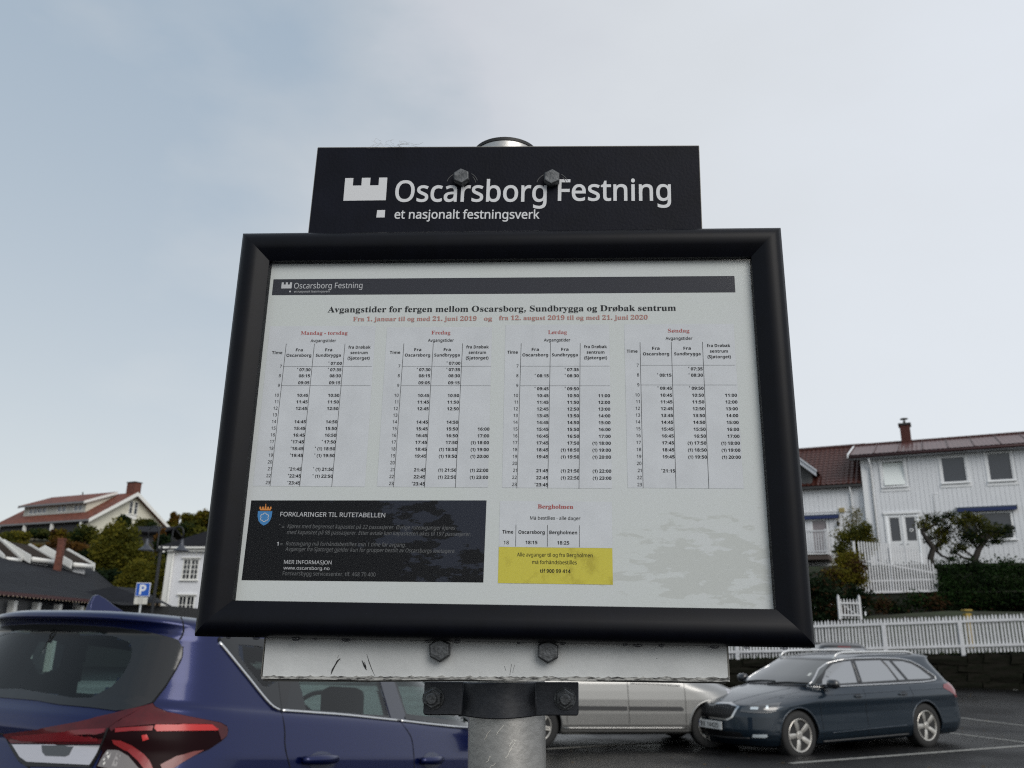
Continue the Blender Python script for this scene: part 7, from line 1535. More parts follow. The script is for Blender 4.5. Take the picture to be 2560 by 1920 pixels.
bb = B(); bb.box((.9, -.2, zr + 1.19), (1.45, 1.05, .09)); obj('chimney_cap', bb, mat('dark_cap', (.03, .03, .03), .7), ch_)
bb = B(); bb.tube([P(9.2, .1, zr - .1), P(9.2, .1, zr + .55)], .07); obj('vent_pipe', bb, mat('dark_cap', (.03, .03, .03), .7), hh)
# gable windows: a pair of narrow casements
for g0 in (-.55, .12):
    w_ = window(hh, 0, .5, 10.9, 12.35, 1, 2, trimw, .06, .04, 1)
    w_.rotation_euler = (0, 0, pi / 2); w_.location = (.45, g0 + .3, 3.05)
    w_.rotation_euler = (0, 0, -pi / 2)
q = B(); q.box((.44, .1, 13.65), (.05, 1.6, .45)); obj('gable_panel', q, trimw, hh)

# ---- white gabled roofs below the hill
brown = mat('brown_roof', (.030, .022, .016), .85, spec=.1, var=.35, vscale=2.5, bump=.3, bscale=8)
def gable(label, Apx, Bpx, Cpx, YA, YC, wdrop, name='gabled_house', left=True):
    A_ = at(*Apx, YA); B_ = atz(*Bpx, A_.z); C_ = at(*Cpx, YC); D_ = C_ + (B_ - A_)
    t = thing(name, label, 'house', V((A_.x, A_.y, 0))); o = V((A_.x, A_.y, 0)); r = (B_ - A_); r.z = 0
    B2 = A_ + r; D2 = C_ + r; lc = C_ - A_; lc.z = 0; L_ = A_ - lc; L_.z = C_.z; L2 = L_ + r
    for pts, nm in (([A_, B2, D2, C_], 'roof'), ([A_, B2, L2, L_], 'roof')):
        bb = B(); slab(bb, [p - o for p in pts], .12); obj(nm, bb, brown, t)
    rn = r.normalized()
    for base_, s_ in ((0, -.12), (r.length, .12)):
        for E_ in (C_, L_):
            bb = B(); off = rn * (base_ + s_) - o; th_ = rn * .07 * (1 if s_ > 0 else -1)
            q = [A_ + off + V((0, 0, .08)), E_ + off + V((0, 0, .08)), E_ + off - V((0, 0, .30)), A_ + off - V((0, 0, .34))]
            bb.add(q + [p + th_ for p in q], [(0, 1, 2, 3), (7, 6, 5, 4), (0, 4, 5, 1), (1, 5, 6, 2), (2, 6, 7, 3), (3, 7, 4, 0)]); obj('bargeboard', bb, trimw, t)
    for E_, E2 in ((C_, D2), (L_, L2)):
        bb = B(); bb.tube([E_ - o - V((0, 0, .1)), E2 - o - V((0, 0, .1))], .13, 6); obj('gutter', bb, trimw, t, smooth=True)
    zl = C_.z - .35; C3, L3 = C_.lerp(A_, .1), L_.lerp(A_, .1); bb = B()
    f_ = [V((p.x, p.y, z_)) - o for p, z_ in ((L3, 0), (C3, 0), (C3, zl + .2), (A_, A_.z - .2), (L3, zl + .2))]
    bb.add([p + rn * .25 for p in f_] + [p + rn * (r.length - .25) for p in f_], [(0, 1, 2, 3, 4), (9, 8, 7, 6, 5)] + [(i, (i + 1) % 5, 5 + (i + 1) % 5, 5 + i) for i in range(5)]); obj('wall', bb, mat('white_boards_far', (.60, .61, .62), .7), t)
    return t
g1_ = gable('white house with brown gabled roof and broad white bargeboards left of the brick chimney', (15, 1353), (70, 1362), (82, 1393), 44, 42.5, 0)
g2_ = gable('white house with brown gabled roof just right of the brick chimney', (118, 1368), (165, 1374), (185, 1407), 46, 45, 0)
g3_ = gable('white gabled house cut off by the left edge of the picture', (-40, 1340), (-8, 1345), (17, 1393), 43, 41.5, 0)
c_ = at(148, 1348, 43.2); t = thing('brick_chimney', 'tall red brick chimney standing up between the two brown gabled roofs', 'chimney', V((c_.x, c_.y, 0)))
bb = B(); bb.box((0, .3, c_.z / 2), (.30, .22, c_.z)); obj('stack', bb, chm, t)
bb = B(); bb.box((0, .3, c_.z + .03), (.35, .27, .07)); obj('cap', bb, chm, t)

# ---- long low building with dark roof, red eaves and white posts
droof = mat('dark_slate_roof', (.0085, .009, .012), .75, var=.3, vscale=1.5, bump=.3, bscale=10, spec=.15)
E0 = at(0, 1477, 28); E1 = atz(240, 1501, E0.z); Rz = 5.0; R0_ = atz(0, 1395, Rz); R1_ = atz(232, 1421, Rz); dE = (E1 - E0); dE.z = 0; dE.normalize()
t = thing('long_building', 'long low building with dark roof, dark red eaves and white posts behind the blue car', 'building', V((E0.x, E0.y, 0))); o = V((E0.x, E0.y, 0))
E0b = E0 - dE * 10; R0b = R0_ - dE * 10
He = atz(300, 1478, 3.6)
bb = B(); pts = [E0b, E1, R1_, R0b]; slab(bb, [p - o for p in (R0b, R1_, E1, E0b)], .14); obj('roof', bb, droof, t)
Eh = atz(352, 1521, E0.z)
bb = B(); bb.add([p - o for p in (R1_, E1, Eh)], [(0, 1, 2)]); bb.add([p - o for p in (R1_, Eh, R1_ + V((-6, 4, -2.2)))], [(0, 1, 2)]); obj('roof', bb, droof, t, norm=False)
bk_ = V((-6.5, 1.2, 0)); bb = B(); slab(bb, [p - o for p in (R0b, R1_, R1_ + V((-6, 2, -2.4)), R0b + V((-6, 2, -2.4)))], .14); obj('roof', bb, droof, t)
fas = mat('dark_red_fascia', (.050, .008, .008), .5)
bb = B(); n2 = V((dE.y, -dE.x, 0)); n2 = n2 if n2.x > 0 else -n2
bb.tube([E0b - o + n2 * .03 - V((0, 0, .1)), E1 - o + n2 * .03 - V((0, 0, .04))], .08, 4); obj('eave_board', bb, fas, t)
bb = B()
for k in range(60): p = E0b.lerp(E1, (k + .5) / 60) - o + n2 * .10 - V((0, 0, .14)); bb.lathe([(0, -.02), (.025, 0), (0, .02)], 6, lambda v: p + v)
o_ = obj('lamp_string', bb, mat('small_lamps', (.5, .4, .3), .4), t); o_['kind'] = 'stuff'
wl = [q - n2 * .9 for q in (E0b, E1)]
bb = B(); bb.add([V((p.x, p.y, z)) - o for p in wl for z in (0, E0.z)] + [V((p.x, p.y, z)) - o - n2 * .2 for p in wl for z in (0, E0.z)], [(0, 1, 3, 2), (4, 6, 7, 5), (0, 2, 6, 4), (1, 5, 7, 3)]); obj('wall', bb, mat('dark_blue_glazing', (.016, .022, .034), .25), t)
L_all = (E1 - E0b).length
for px in (-20, 37, 95, 150, 202):
    # foot of the post on the eave line seen at that column
    best = min((abs(proj(E0b.lerp(E1, k / 200) - n2 * .35).x - px), k) for k in range(201))[1]; p = E0b.lerp(E1, best / 200) - n2 * .35 - o
    bb = B(); bb.box((p.x, p.y, (E0.z - .25) / 2 + .0), (.22, .22, E0.z - .25)); obj('post', bb, trimw, t)
# lower dark roof at its far end
a1 = at(285, 1466, 39); a2 = atz(350, 1472, a1.z); a3 = at(405, 1508, 38.0)
t = thing('dark_annex', 'small annex with plain dark roof behind the parking sign', 'building', V((a1.x, a1.y, 0))); o = V((a1.x, a1.y, 0))
bb = B(); bb.add([p - o for p in (a1, a2, a3, V((a3.x - 4.4, a3.y - 1.5, a3.z)))], [(0, 1, 2, 3)]); bb.add([p - o for p in (a2, a3, a2 + V((1.2, 6, -1.5)))], [(0, 1, 2)]); obj('roof', bb, droof, t, norm=False)
bb = B(); bb.box((a3.x - a1.x - 1.6, 1.4, a3.z / 2 - .05), (3.6, 4, a3.z - .1)); obj('wall', bb, mat('dark_wall', (.02, .021, .022), .8), t)

# ---- white two-storey house with small-paned windows
wboard = mat('white_boards', (.70, .71, .74), .65, var=.06, vscale=6, bump=.0)
c0 = at(421, 1378, 50); wm = frame_mtx((c0.x, c0.y, 0), (.985, -.17))
t = thing('white_house', 'white wooden house with small-paned windows and a black hipped roof beside the black frame', 'house', wm)
def wl_(px, py):
    d = wm.inverted().to_3x3() @ ray(px, py); o_ = wm.inverted() @ CAM; k = -o_.y / d.y; q = o_ + d * k; return q.x, q.z
tl, br = wl_(421, 1378), wl_(402, 1526)
wins = [(wl_(459, 1397), wl_(493, 1450)), (wl_(449, 1489), wl_(481, 1532))]
ops = []
for (a, c_) in wins: ops.append((a[0], c_[0], c_[1] if c_[1] > 2 else 1.9, a[1]))
ops[1] = (ops[0][0], ops[0][1], 1.55, wl_(455, 1489)[1])
WZ = tl[1]
for dx in (3.3, 6.6): ops += [(o_[0] + dx, o_[1] + dx, o_[2], o_[3]) for o_ in ops[:2]]
bb = B(); openings_wall(bb, 0, 10, 0, WZ, ops, 0, .2); bb.box((.1, 4.2, WZ / 2), (.2, 8, WZ)); bb.box((9.9, 4.2, WZ / 2), (.2, 8, WZ)); obj('wall', bb, wboard, t)
for o_ in ops: window(t, o_[0], o_[1], o_[2], o_[3], 2, 4, trimw, .06, .035, 2, sill=True, hood=True)
for x_ in (.16, 9.8): bb = B(); bb.box((x_, -.03, WZ / 2), (.32, .06, WZ)); obj('corner_board', bb, trimw, t)
bb = B(); bb.box((5, -.12, WZ + .05), (10.5, .28, .16)); bb.box((5, -.22, WZ + .18), (10.7, .46, .10)); bb.box((-.12, 4, WZ + .05), (.28, 8.2, .16)); bb.box((-.22, 4, WZ + .18), (.46, 8.6, .10)); obj('cornice', bb, trimw, t)
bb = B()
for k in range(34): bb.box((.3 + k * .3, -.02, WZ - .14), (.08, .05, .16))
o_ = obj('dentils', bb, trimw, t); o_['kind'] = 'stuff'
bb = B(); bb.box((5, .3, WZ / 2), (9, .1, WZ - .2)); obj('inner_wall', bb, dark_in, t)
zt = WZ + .23; rr = WZ + 2.7
bb = B(); bb.add([V((-.45, -.45, zt)), V((10.45, -.45, zt)), V((10.45, 8.45, zt)), V((-.45, 8.45, zt)), V((3.6, 4, rr)), V((6.4, 4, rr))], [(0, 1, 5, 4), (1, 2, 5), (2, 3, 4, 5), (3, 0, 4), (0, 3, 2, 1)]); obj('roof', bb, mat('black_tile', (.007, .0065, .009), .75, spec=.15, var=.3, vscale=3, bump=.4, bscale=10), t)
bb = B(); bb.tube([(.42, -.1, 0), (.42, -.1, WZ - .1)], .05, 8); obj('downpipe', bb, trimw, t, smooth=True)

# ---- dark house half hidden in the trees on the slope
c0 = at(318, 1320, 72); t = thing('dark_cottage', 'dark stained cottage half hidden between trees below the hill house', 'house', V((c0.x, c0.y, 0)))
za = at(330, 1316, 72).z; ze_ = at(330, 1350, 72).z; x1_ = (at(400, 1320, 72).x - c0.x)
bb = B(); bb.box((x1_ / 2, 2.2, (za - .5) / 2 + .0), (x1_ - .3, 4, za - .5)); obj('wall', bb, mat('dark_stain_and_shade', (.03, .03, .035), .8), t)
bb = B(); slab(bb, [V((-.3, 2.4, za + .3)), V((x1_ + .3, 2.4, za + .3)), V((x1_ + .3, -.4, za - .45)), V((-.3, -.4, za - .45))], .14); slab(bb, [V((-.3, 2.4, za + .3)), V((x1_ + .3, 2.4, za + .3)), V((x1_ + .3, 5, za - .45)), V((-.3, 5, za - .45))], .14); obj('roof', bb, mat('black_tile', (.007, .0065, .009), .75, spec=.15), t)

# ---- trees and shrubs on the left
def gbase(px, py, Y): p = at(px, py, Y); return V((p.x, Y, hill(p.x, Y) - .2))
specs = [
 ('broad_tree', 'big yellow-green tree in early autumn colour left of the street lamp', 'tree', (300, 1400, 60), blob(285, 1365, 60, 62, 66, 8, 1) + blob(330, 1420, 60, 60, 60, 7, 2), 17000, .13, [G_olive, G_mid, G_olive, G_olive, G_yel], .16),
 ('broad_tree', 'lower golden-yellow tree between the parking sign and the white house', 'tree', (355, 1480, 54), blob(350, 1455, 54, 58, 52, 8, 3) + blob(310, 1475, 54, 36, 40, 4, 4) + blob(392, 1440, 54, 24, 50, 4, 31), 13000, .12, [G_yel, G_olive, G_olive, G_yel], .14),
 ('shrub', 'dark green shrub under the gable windows of the hill house', 'shrub', (300, 1320, 84), blob(305, 1308, 84, 17, 22, 5, 5), 2200, .16, [G_dark, G_mid], .08),
 ('shrub', 'rounded green shrub right of the hill house gable', 'shrub', (360, 1330, 82), blob(362, 1318, 82, 32, 20, 6, 6), 3000, .17, [G_mid, G_olive, G_dark], .08),
 ('conifer', 'dark tree filling the gap behind the cottage', 'tree', (395, 1360, 80), blob(405, 1345, 80, 30, 30, 6, 7), 3000, .18, [G_dark, G_deep, G_mid], .12),
 ('rowan', 'small orange-brown tree beside the dark cottage', 'tree', (400, 1370, 66), blob(400, 1360, 66, 15, 34, 5, 8), 1700, .13, [G_or, G_brn, G_or], .08),
 ('tree', 'dark green tree between the lamp post and the white house', 'tree', (405, 1430, 57), blob(408, 1405, 57, 18, 34, 5, 9) + blob(412, 1360, 60, 24, 24, 4, 32), 3200, .15, [G_deep, G_dark], .1),
 ('rowan', 'orange-topped tree on the skyline right of the hill house', 'tree', (432, 1310, 104), blob(435, 1300, 104, 14, 18, 5, 10) + blob(425, 1316, 104, 22, 14, 4, 11), 2200, .2, [G_or, G_gold, G_olive], .12),
 ('skyline_tree', 'olive tree on the skyline next to the black frame, left one', 'tree', (470, 1320, 108), blob(478, 1306, 108, 34, 24, 6, 12), 3200, .22, [G_olive, G_mid, G_yel], .14),
 ('skyline_tree', 'tallest olive tree on the skyline touching the black frame', 'tree', (520, 1310, 108), blob(518, 1300, 108, 34, 26, 6, 13), 3200, .22, [G_olive, G_mid, G_gold], .14),
 ('skyline_tree', 'low green tree below the skyline above the black hipped roof', 'tree', (480, 1345, 98), blob(470, 1338, 98, 50, 24, 7, 14), 3800, .2, [G_mid, G_dark, G_olive], .14),
 ('shrub', 'yellow-green shrub at the far left under the hill house veranda', 'shrub', (20, 1345, 78), blob(25, 1346, 78, 42, 18, 6, 15), 2800, .15, [G_yel, G_mid, G_olive], .07),
 ('shrub', 'dark green hedge shrub under the left part of the veranda', 'shrub', (85, 1335, 80), blob(95, 1334, 80, 38, 14, 6, 16), 2400, .15, [G_dark, G_mid], .07),
 ('shrub', 'golden brown shrub below the middle veranda post', 'shrub', (150, 1345, 78), blob(150, 1342, 78, 32, 18, 6, 17), 2600, .15, [G_olive, G_gold, G_brn], .07),
 ('shrub', 'olive shrub left of the big yellow-green tree', 'shrub', (215, 1340, 76), blob(215, 1338, 76, 36, 26, 6, 18), 3200, .15, [G_olive, G_mid, G_dark], .07),
 ('shrub', 'orange shrub behind the left gabled roof', 'shrub', (60, 1365, 68), blob(60, 1368, 68, 42, 14, 6, 19), 2400, .13, [G_or, G_gold, G_olive], .06),
 ('shrub', 'dark brown leafless thicket behind the brick chimney', 'shrub', (150, 1375, 66), blob(160, 1374, 66, 52, 22, 7, 20), 3600, .12, [G_brn, G_brn, G_or], .06),
 ('shrub', 'deep green shrub between the right gabled roof and the big tree', 'shrub', (240, 1400, 62), blob(238, 1398, 62, 34, 34, 6, 21), 3200, .14, [G_deep, G_dark, G_mid], .08),
 ('shrub', 'dark undergrowth below the big tree, above the annex roof', 'shrub', (290, 1455, 56), blob(265, 1448, 56, 40, 26, 6, 22), 2800, .13, [G_deep, G_dark], .06),
 ('shrub', 'yellow shrub at the far left edge behind the white gables', 'shrub', (-20, 1362, 68), blob(0, 1366, 68, 26, 16, 5, 23), 1500, .13, [G_yel, G_gold], .06),
]
for i, (nm, lb, ct, bp, clm, n, sz, ms, tr) in enumerate(specs): tree(nm, lb, ct, gbase(*bp), clm, n, sz, ms, 100 + i, tr, limbs=ct == 'tree')

# ---- street lamp with two bell shades
lp0 = at(402, 1375, 24); base = V((lp0.x, 24, 0)); lz = lp0.z
t = thing('street_lamp', 'black street lamp post with two goose-neck arms and bell shades', 'street lamp', base)
iron = mat('black_iron', (.012, .013, .016), .45, metal=.3); bellm = mat('bell_shade', (.05, .055, .068), .35, metal=.3)
k_ = 24 / FPX
q = B(); q.tube([(-.02, 0, 0), (-.02, 0, 1.0), (-.02, 0, 1.02), (0, 0, lz), (.01, 0, lz + 12 * k_)], [.075, .07, .045, .04, .025], 12); q.lathe([(.001, lz - .02), (.09, lz - .01), (.09, lz + .05), (.001, lz + .06)], 14); obj('pole', q, iron, t, smooth=True, auto=40)
for sg, nm_ in ((1, 'right'), (-1, 'left')):
    bx = 50 * k_ if sg > 0 else -36 * k_; q = B(); pts = []
    top = lz + 40 * k_
    xi = bx - sg * 26 * k_; pts = [V((0, 0, lz)), V((xi * .8, 0, lz + 2 * k_)), V((xi, 0, lz + 12 * k_))] + [V((bx - sg * 13 * k_ - sg * 13 * k_ * cos(pi * j / 12), 0, top + 4 * k_ + 14 * k_ * sin(pi * j / 12))) for j in range(13)] + [V((bx, 0, lz + 28 * k_))]
    q.tube(pts, .019, 8); a_ = obj('arm', q, iron, t, smooth=True)
    q = B(); z0 = lz + 28 * k_; q.lathe([(.02, z0), (.035, z0 - .05), (.045, z0 - .13), (.07, z0 - .20), (.13, z0 - .27), (.205, z0 - .32), (.215, z0 - .335), (.19, z0 - .325), (.10, z0 - .26), (.001, z0 - .24)], 28, lambda v: V((v.x + bx, v.y, v.z))); obj('lamp_shade', q, bellm, a_, smooth=True)
q = B(); q.box((.02, 0, lz - .01), (.30, .05, .05)); obj('cross_bar', q, iron, t)
for x in (.10,): 
    for dz in (-.05, .06): q = B(); q.lathe([(0, -.025), (.03, -.02), (.03, .02), (0, .025)], 12, lambda v: V((v.x + x, v.y - .04, v.z + lz + dz))); obj('insulator', q, trimw, t, smooth=True)

# ---- parking sign
a = at(342, 1457, 26); b_ = at(373, 1491, 26); c_ = at(367, 1511, 26); bs = V(((a.x + b_.x) / 2, 26, 0))
t = thing('parking_sign', 'blue square P parking sign with white supplementary plate on a grey pole', 'sign', bs)
sw_ = (b_.x - a.x) - .0; sh_ = a.z - b_.z + .01; cz = (a.z + b_.z) / 2
q = B(); q.box((0, 0, cz), (sw_, .02, sh_)); sp_ = obj('sign_plate', q, mat('sign_white', (.68, .70, .72), .45), t, bevel=.006)
q = B(); q.box((0, -.0125, cz), (sw_ - .035, .005, sh_ - .035)); obj('blue_field', q, mat('sign_blue', (.010, .085, .42), .45), sp_, bevel=.002)
adv, vv, ff = tess('h', 'P', 0.) if 'P' in GL['h'] else tess('s', 'P', 38)
lo = min(v[0] for v in vv); hi = max(v[0] for v in vv); s_ = sh_ * .66 / .714
q = B(); q.add([V(((x - (lo + hi) / 2) * s_, -.0165, cz - sh_ * .33 + z * s_)) for x, z in vv], ff); obj('letter_p', q, mat('sign_white', (.68, .70, .72), .45), sp_, norm=False)
q = B(); q.box((-.02, 0, (b_.z + c_.z) / 2 - .012), (sw_ * .92, .02, b_.z - c_.z - .03)); pl = obj('supplementary_plate', q, mat('plate_cream', (.56, .55, .50), .5), t)
q = B()
for k in range(4):
    for x in (-.07, .01): q.box((x, -.0115, b_.z - .06 - k * .045), (.06, .002, .014))
o_ = obj('plate_text', q, mat('plate_grey_text', (.25, .25, .25), .6), pl); o_['kind'] = 'stuff'
q = B(); q.tube([(-.02, .03, 0), (-.02, .03, a.z - .05)], .03, 10); obj('pole', q, mat('grey_pole', (.35, .36, .36), .4, metal=.5), t, smooth=True)
# ------------------------------------------------------------------ right: bank, fences, houses
FD = V((.891, -.454, 0)).normalized(); FO = V((17.8, 42, 0)); FM = frame_mtx(FO, FD); FMI = FM.inverted()
def fac(px, py, off=0.):
    d = FMI.to_3x3() @ ray(px, py); o = FMI @ CAM; k = (off - o.y) / d.y; q = o + d * k; return q.x, q.z
# lower fence line
FL = V((7.22, 29, .99)); FR = V((15.47, 26.3, 1.41)); fd = (FR - FL); flen = math.hypot(fd.x, fd.y); fdir = V((fd.x, fd.y, 0)) / flen; fback = V((-fdir.y, fdir.x, 0))
def fz(t): return FL.z + (FR.z - FL.z) * t / flen
# terraced ground behind the lower wall
soil = mat('bank_soil', (.018, .017, .011), .95, col2=(.020, .030, .009), vscale=1.2, bump=.8, bscale=6)
b = B(); ts = [-14, -8, -4, 0, 2, 4, 6, 8, 10, 13, 18, 26]; prof_ = [(.12, -.02), (.6, .05), (2.2, .1), (4.2, .25), (6.2, .9), (7.9, 1.4)]
rnd = random.Random(9)
for dy, dz in prof_:
    for t_ in ts: p = FL + fdir * t_ + fback * dy; b.v.append(V((p.x, p.y, fz(max(0, min(t_, 9))) + dz + (rnd.uniform(-.06, .06) if dy > .5 else 0))))
n_ = len(ts)
for j in range(len(prof_) - 1):
    for i in range(n_ - 1): b.f.append((j * n_ + i, j * n_ + i + 1, (j + 1) * n_ + i + 1, (j + 1) * n_ + i))
struct('garden_bank', b, soil, smooth=True)
# terrace ground at the houses
b = B(); 
for v in (-14, 16):
    for y, z in ((-5.6, 3.62), (-3.2, 4.2), (-2.0, 5.05), (0, 5.15), (12, 5.6), (40, 8)): q = FM @ V((v, y, z)); b.v.append(q)
for i in range(5): b.f.append((i, i + 6, i + 7, i + 1))
struct('terrace_ground', b, soil, smooth=True)
# lower stone wall
stm = mat('mossy_stone', (.013, .0115, .009), .95, col2=(.006, .0075, .004), spec=.1, vscale=2.5, bump=.7, bscale=9)
t = thing('stone_wall', 'low dark mossy stone wall under the long white picket fence', 'wall', V((FL.x, FL.y, 0)))
rnd = random.Random(21)
bb = B(); q = [FL + fdir * a - V((FL.x, FL.y, 0)) for a in (-9, 16)]
bb.add([V((p.x, p.y, z)) + fback * d_ for p, zt_ in ((q[0], .95), (q[1], 1.68)) for z, d_ in ((-.1, .12), (zt_ - .03, .12), (zt_ - .03, .5), (-.1, .5))], [(0, 1, 5, 4), (1, 2, 6, 5), (0, 3, 2, 1), (4, 5, 6, 7)]); obj('core', bb, mat('wall_core', (.005, .010, .008), .95), t)
stones = []
for k in range(4):
    bb = B(); bb.box((0, 0, 0), (1, .34, 1)); me = bb.data('stone', stm); bm = bmesh.new(); bm.from_mesh(me); bmesh.ops.subdivide_edges(bm, edges=bm.edges, cuts=1)
    for v in bm.verts: v.co *= (1 - .16 * 0); v.co += V((rnd.uniform(-.03, .03), rnd.uniform(-.05, .02), rnd.uniform(-.05, .05)))
    bm.to_mesh(me); bm.free(); stones.append(me)
a = -1.0
for row in range(4):
    a = -1.2 - row * .17
    while a < 11.5:
        w_ = rnd.uniform(.28, 1.15); zt_ = fz(a) - .03; z0 = .12 + .02 * a; hgt = (zt_ - z0) / 4; p = FL + fdir * (a + w_ / 2); 
        piece('stone', stones[rnd.randrange(4)], t, (p.x - FL.x, p.y - FL.y, z0 + hgt * (row + .5)), rot=(rnd.uniform(-.05, .05), rnd.uniform(-.06, .06), math.atan2(fdir.y, fdir.x) + rnd.uniform(-.05, .05)), scale=(w_ * .99, rnd.uniform(.85, 1.1), hgt * rnd.uniform(.97, 1.06))); a += w_
# grass tufts at the fence foot
vs = B(); 
for k in range(5200):
    a = rnd.uniform(-2, 12); p = FL + fdir * a + fback * rnd.uniform(-.05, .9); z = fz(a) + .0; h_ = rnd.uniform(.04, .16); x_ = rnd.uniform(-.03, .03)
    vs.add([V((p.x - .012, p.y, z - .03)), V((p.x + .012, p.y, z - .03)), V((p.x + x_, p.y - .02, z + h_))], [(0, 1, 2)])
g_ = obj('grass', vs, lmat('grass_green', (.030, .045, .012)), norm=False); tag(g_, 'dark grass growing along the foot of the long picket fence', 'grass'); g_['kind'] = 'stuff'

fpaint = mat('fence_white', (.56, .57, .59), .6, var=.12, vscale=5)
def picket_mesh(w_, h_, th=.02, tip=.07):
    bb = B(); bb.prism([(-w_ / 2, 0), (w_ / 2, 0), (w_ / 2, h_ - tip), (w_ * .3, h_ - tip * .35), (0, h_), (-w_ * .3, h_ - tip * .35), (-w_ / 2, h_ - tip)], 0, th, lambda u, v, d: V((u, d, v))); me = bb.data('picket', fpaint); fixn(me); return me
# long picket fence
t = thing('picket_fence', 'long white picket fence on the stone wall behind the parked cars', 'fence', M.Translation(V((FL.x, FL.y, 0))) @ M.Rotation(math.atan2(fdir.y, fdir.x), 4, 'Z'))
pm_ = picket_mesh(.056, 1.10); k = 0; x = -.6
while x < 10.6:
    piece('picket', pm_, t, (x + rnd.uniform(-.003, .003), 0, fz(x) + rnd.uniform(-.008, .008)), rot=(0, rnd.uniform(-.008, .008), 0), scale=(rnd.uniform(.95, 1.05), 1, rnd.uniform(.99, 1.01))); x += .0985
for h_ in (.17, .89):
    bb = B(); bb.prism([(-.8, fz(-.8) + h_), (10.8, fz(10.8) + h_), (10.8, fz(10.8) + h_ + .075), (-.8, fz(-.8) + h_ + .075)], -.05, -.003, lambda u, v, d: V((u, d, v))); obj('rail', bb, fpaint, t)
def ft(px):     # distance along the fence at that column
    best = min((abs(proj(FL + fdir * (k / 50)).x - px), k) for k in range(-60, 620))[1]; return best / 50
pm2 = None
for px in (1845, 2030, 2217, 2412, 2612):
    x = ft(px)
    if pm2 is None: bb = B(); bb.box((0, .105, .42), (.12, .10, 1.0)); pm2 = bb.data('post', fpaint); fixn(pm2)
    piece('post', pm2, t, (x, -.052 - .05, fz(x)))
# upper retaining wall
t = thing('retaining_wall', 'dark moss-grown retaining wall under the upper white fence', 'wall', M.Translation(V((14.9, 36.25, 0))) )
bb = B(); n_ = 34; rnd = random.Random(4)
darkst = mat('dark_wall_stone', (.022, .024, .020), .95, col2=(.008, .012, .006), vscale=1.6, bump=.8, bscale=5)
for i in range(n_ + 1):
    for j in range(9): bb.v.append(V((i * .28, rnd.uniform(-.07, .07) - .02 * j, 1.6 + j * (3.56 - 1.6) / 8 + (.0 if j < 8 else .004 * i))))
for i in range(n_):
    for j in range(8): bb.f.append((i * 9 + j, (i + 1) * 9 + j, (i + 1) * 9 + j + 1, i * 9 + j + 1))
bb.add([V((0, -.1, 3.56)), V((9.5, -.1, 3.7)), V((9.5, 2.4, 3.75)), V((0, 2.4, 3.6))], [(0, 1, 2, 3)]); bb.add([V((0, 0, 1.6)), V((0, 3, 1.6)), V((0, 3, 3.56)), V((0, 0, 3.56))], [(0, 1, 2, 3)])
obj('stonework', bb, darkst, t, norm=False)
# upper picket fence with stepped top
tops = [(2148, 1352), (2240, 1358), (2290, 1372), (2320, 1392), (2347, 1427)]
uf0 = at(2152, 1483, 36); uf1 = at(2344, 1478, 36)
t = thing('stepped_fence', 'upper white picket fence with a top that drops to the right, beside the hedge', 'fence', V((uf0.x, 36, 0)))
x = 0; L_ = uf1.x - uf0.x
while x < L_ + .02:
    zb_ = uf0.z + (uf1.z - uf0.z) * x / L_; px = proj(V((uf0.x + x, 36, zb_ + 1))).x
    for (a, ya), (c_, yc) in zip(tops, tops[1:]):
        if a <= px <= c_ + 1: ty = ya + (yc - ya) * (px - a) / (c_ - a); break
    else: ty = 1400
    zt_ = at(px, ty, 36).z; h_ = zt_ - zb_
    piece('picket', picket_mesh(.062, h_), t, (x, 0, zb_ + .0)); x += .117
for h0, h1 in (((.45), (.45)), ((1.35), (.72))):
    bb = B(); bb.prism([(0, uf0.z + h0), (L_, uf1.z + h1), (L_, uf1.z + h1 + .07), (0, uf0.z + h0 + .07)], .022, .065, lambda u, v, d: V((u, d, v))); obj('rail', bb, fpaint, t)
bb = B(); bb.prism([(-.03, uf0.z - .02), (L_ + .03, uf1.z - .02), (L_ + .03, uf1.z + .06), (-.03, uf0.z + .06)], -.04, -.003, lambda u, v, d: V((u, d, v))); obj('bottom_board', bb, fpaint, t)
for x, h_ in ((-.06, 2.15), (L_ * .44, 1.9), (L_ + .06, 1.05)): bb = B(); bb.box((x, .10, uf0.z + h_ / 2), (.09, .07, h_)); obj('post', bb, fpaint, t)
# dark planting added behind the upper fence to darken its gaps
t = thing('gap_dark_planting', 'low dark planting added behind the stepped white fence to darken its gaps', 'shrub', V((uf0.x, 37.0, 3.7)))
leafmesh('foliage', [(V((.2 + k * .3, .1 * sin(k * 2.1), .45 + .12 * sin(k * 1.7))), (.34, .3, .62)) for k in range(11)], 6000, .06, [G_deep, G_deep, G_dark], t, 71)
bb = B()
for k in range(7): bb = B(); bb.tube([(.3 + k * .5, 0, -.1), (.32 + k * .5, .03, .9)], .025, 5); obj('stem', bb, bark, t, smooth=True)
# garden gate
ga = at(2098, 1546, 32); gb = at(2155, 1546, 32)
t = thing('garden_gate', 'small white garden gate between two pointed posts below the yellow bush', 'gate', V((ga.x, 32, ga.z)))
W_ = gb.x - ga.x; H_ = at(2100, 1484, 32).z - ga.z
for x in (.035, W_ - .035): piece('gate_post', picket_mesh(.085, H_, .08, .12), t, (x, -.02, -.03))
for k in range(6): piece('picket', picket_mesh(.042, H_ * .80), t, (.13 + (W_ - .26) * k / 5, .02, .0))
for z in (.12, H_ * .62): bb = B(); bb.box((W_ / 2, .0, z), (W_ - .14, .03, .06)); obj('rail', bb, fpaint, t)
bb = B(); bb.prism([(.12, H_ * .6), (.18, H_ * .6), (W_ - .12, .14), (W_ - .18, .14)], .045, .065, lambda u, v, d: V((u, d, v))); obj('brace', bb, fpaint, t)

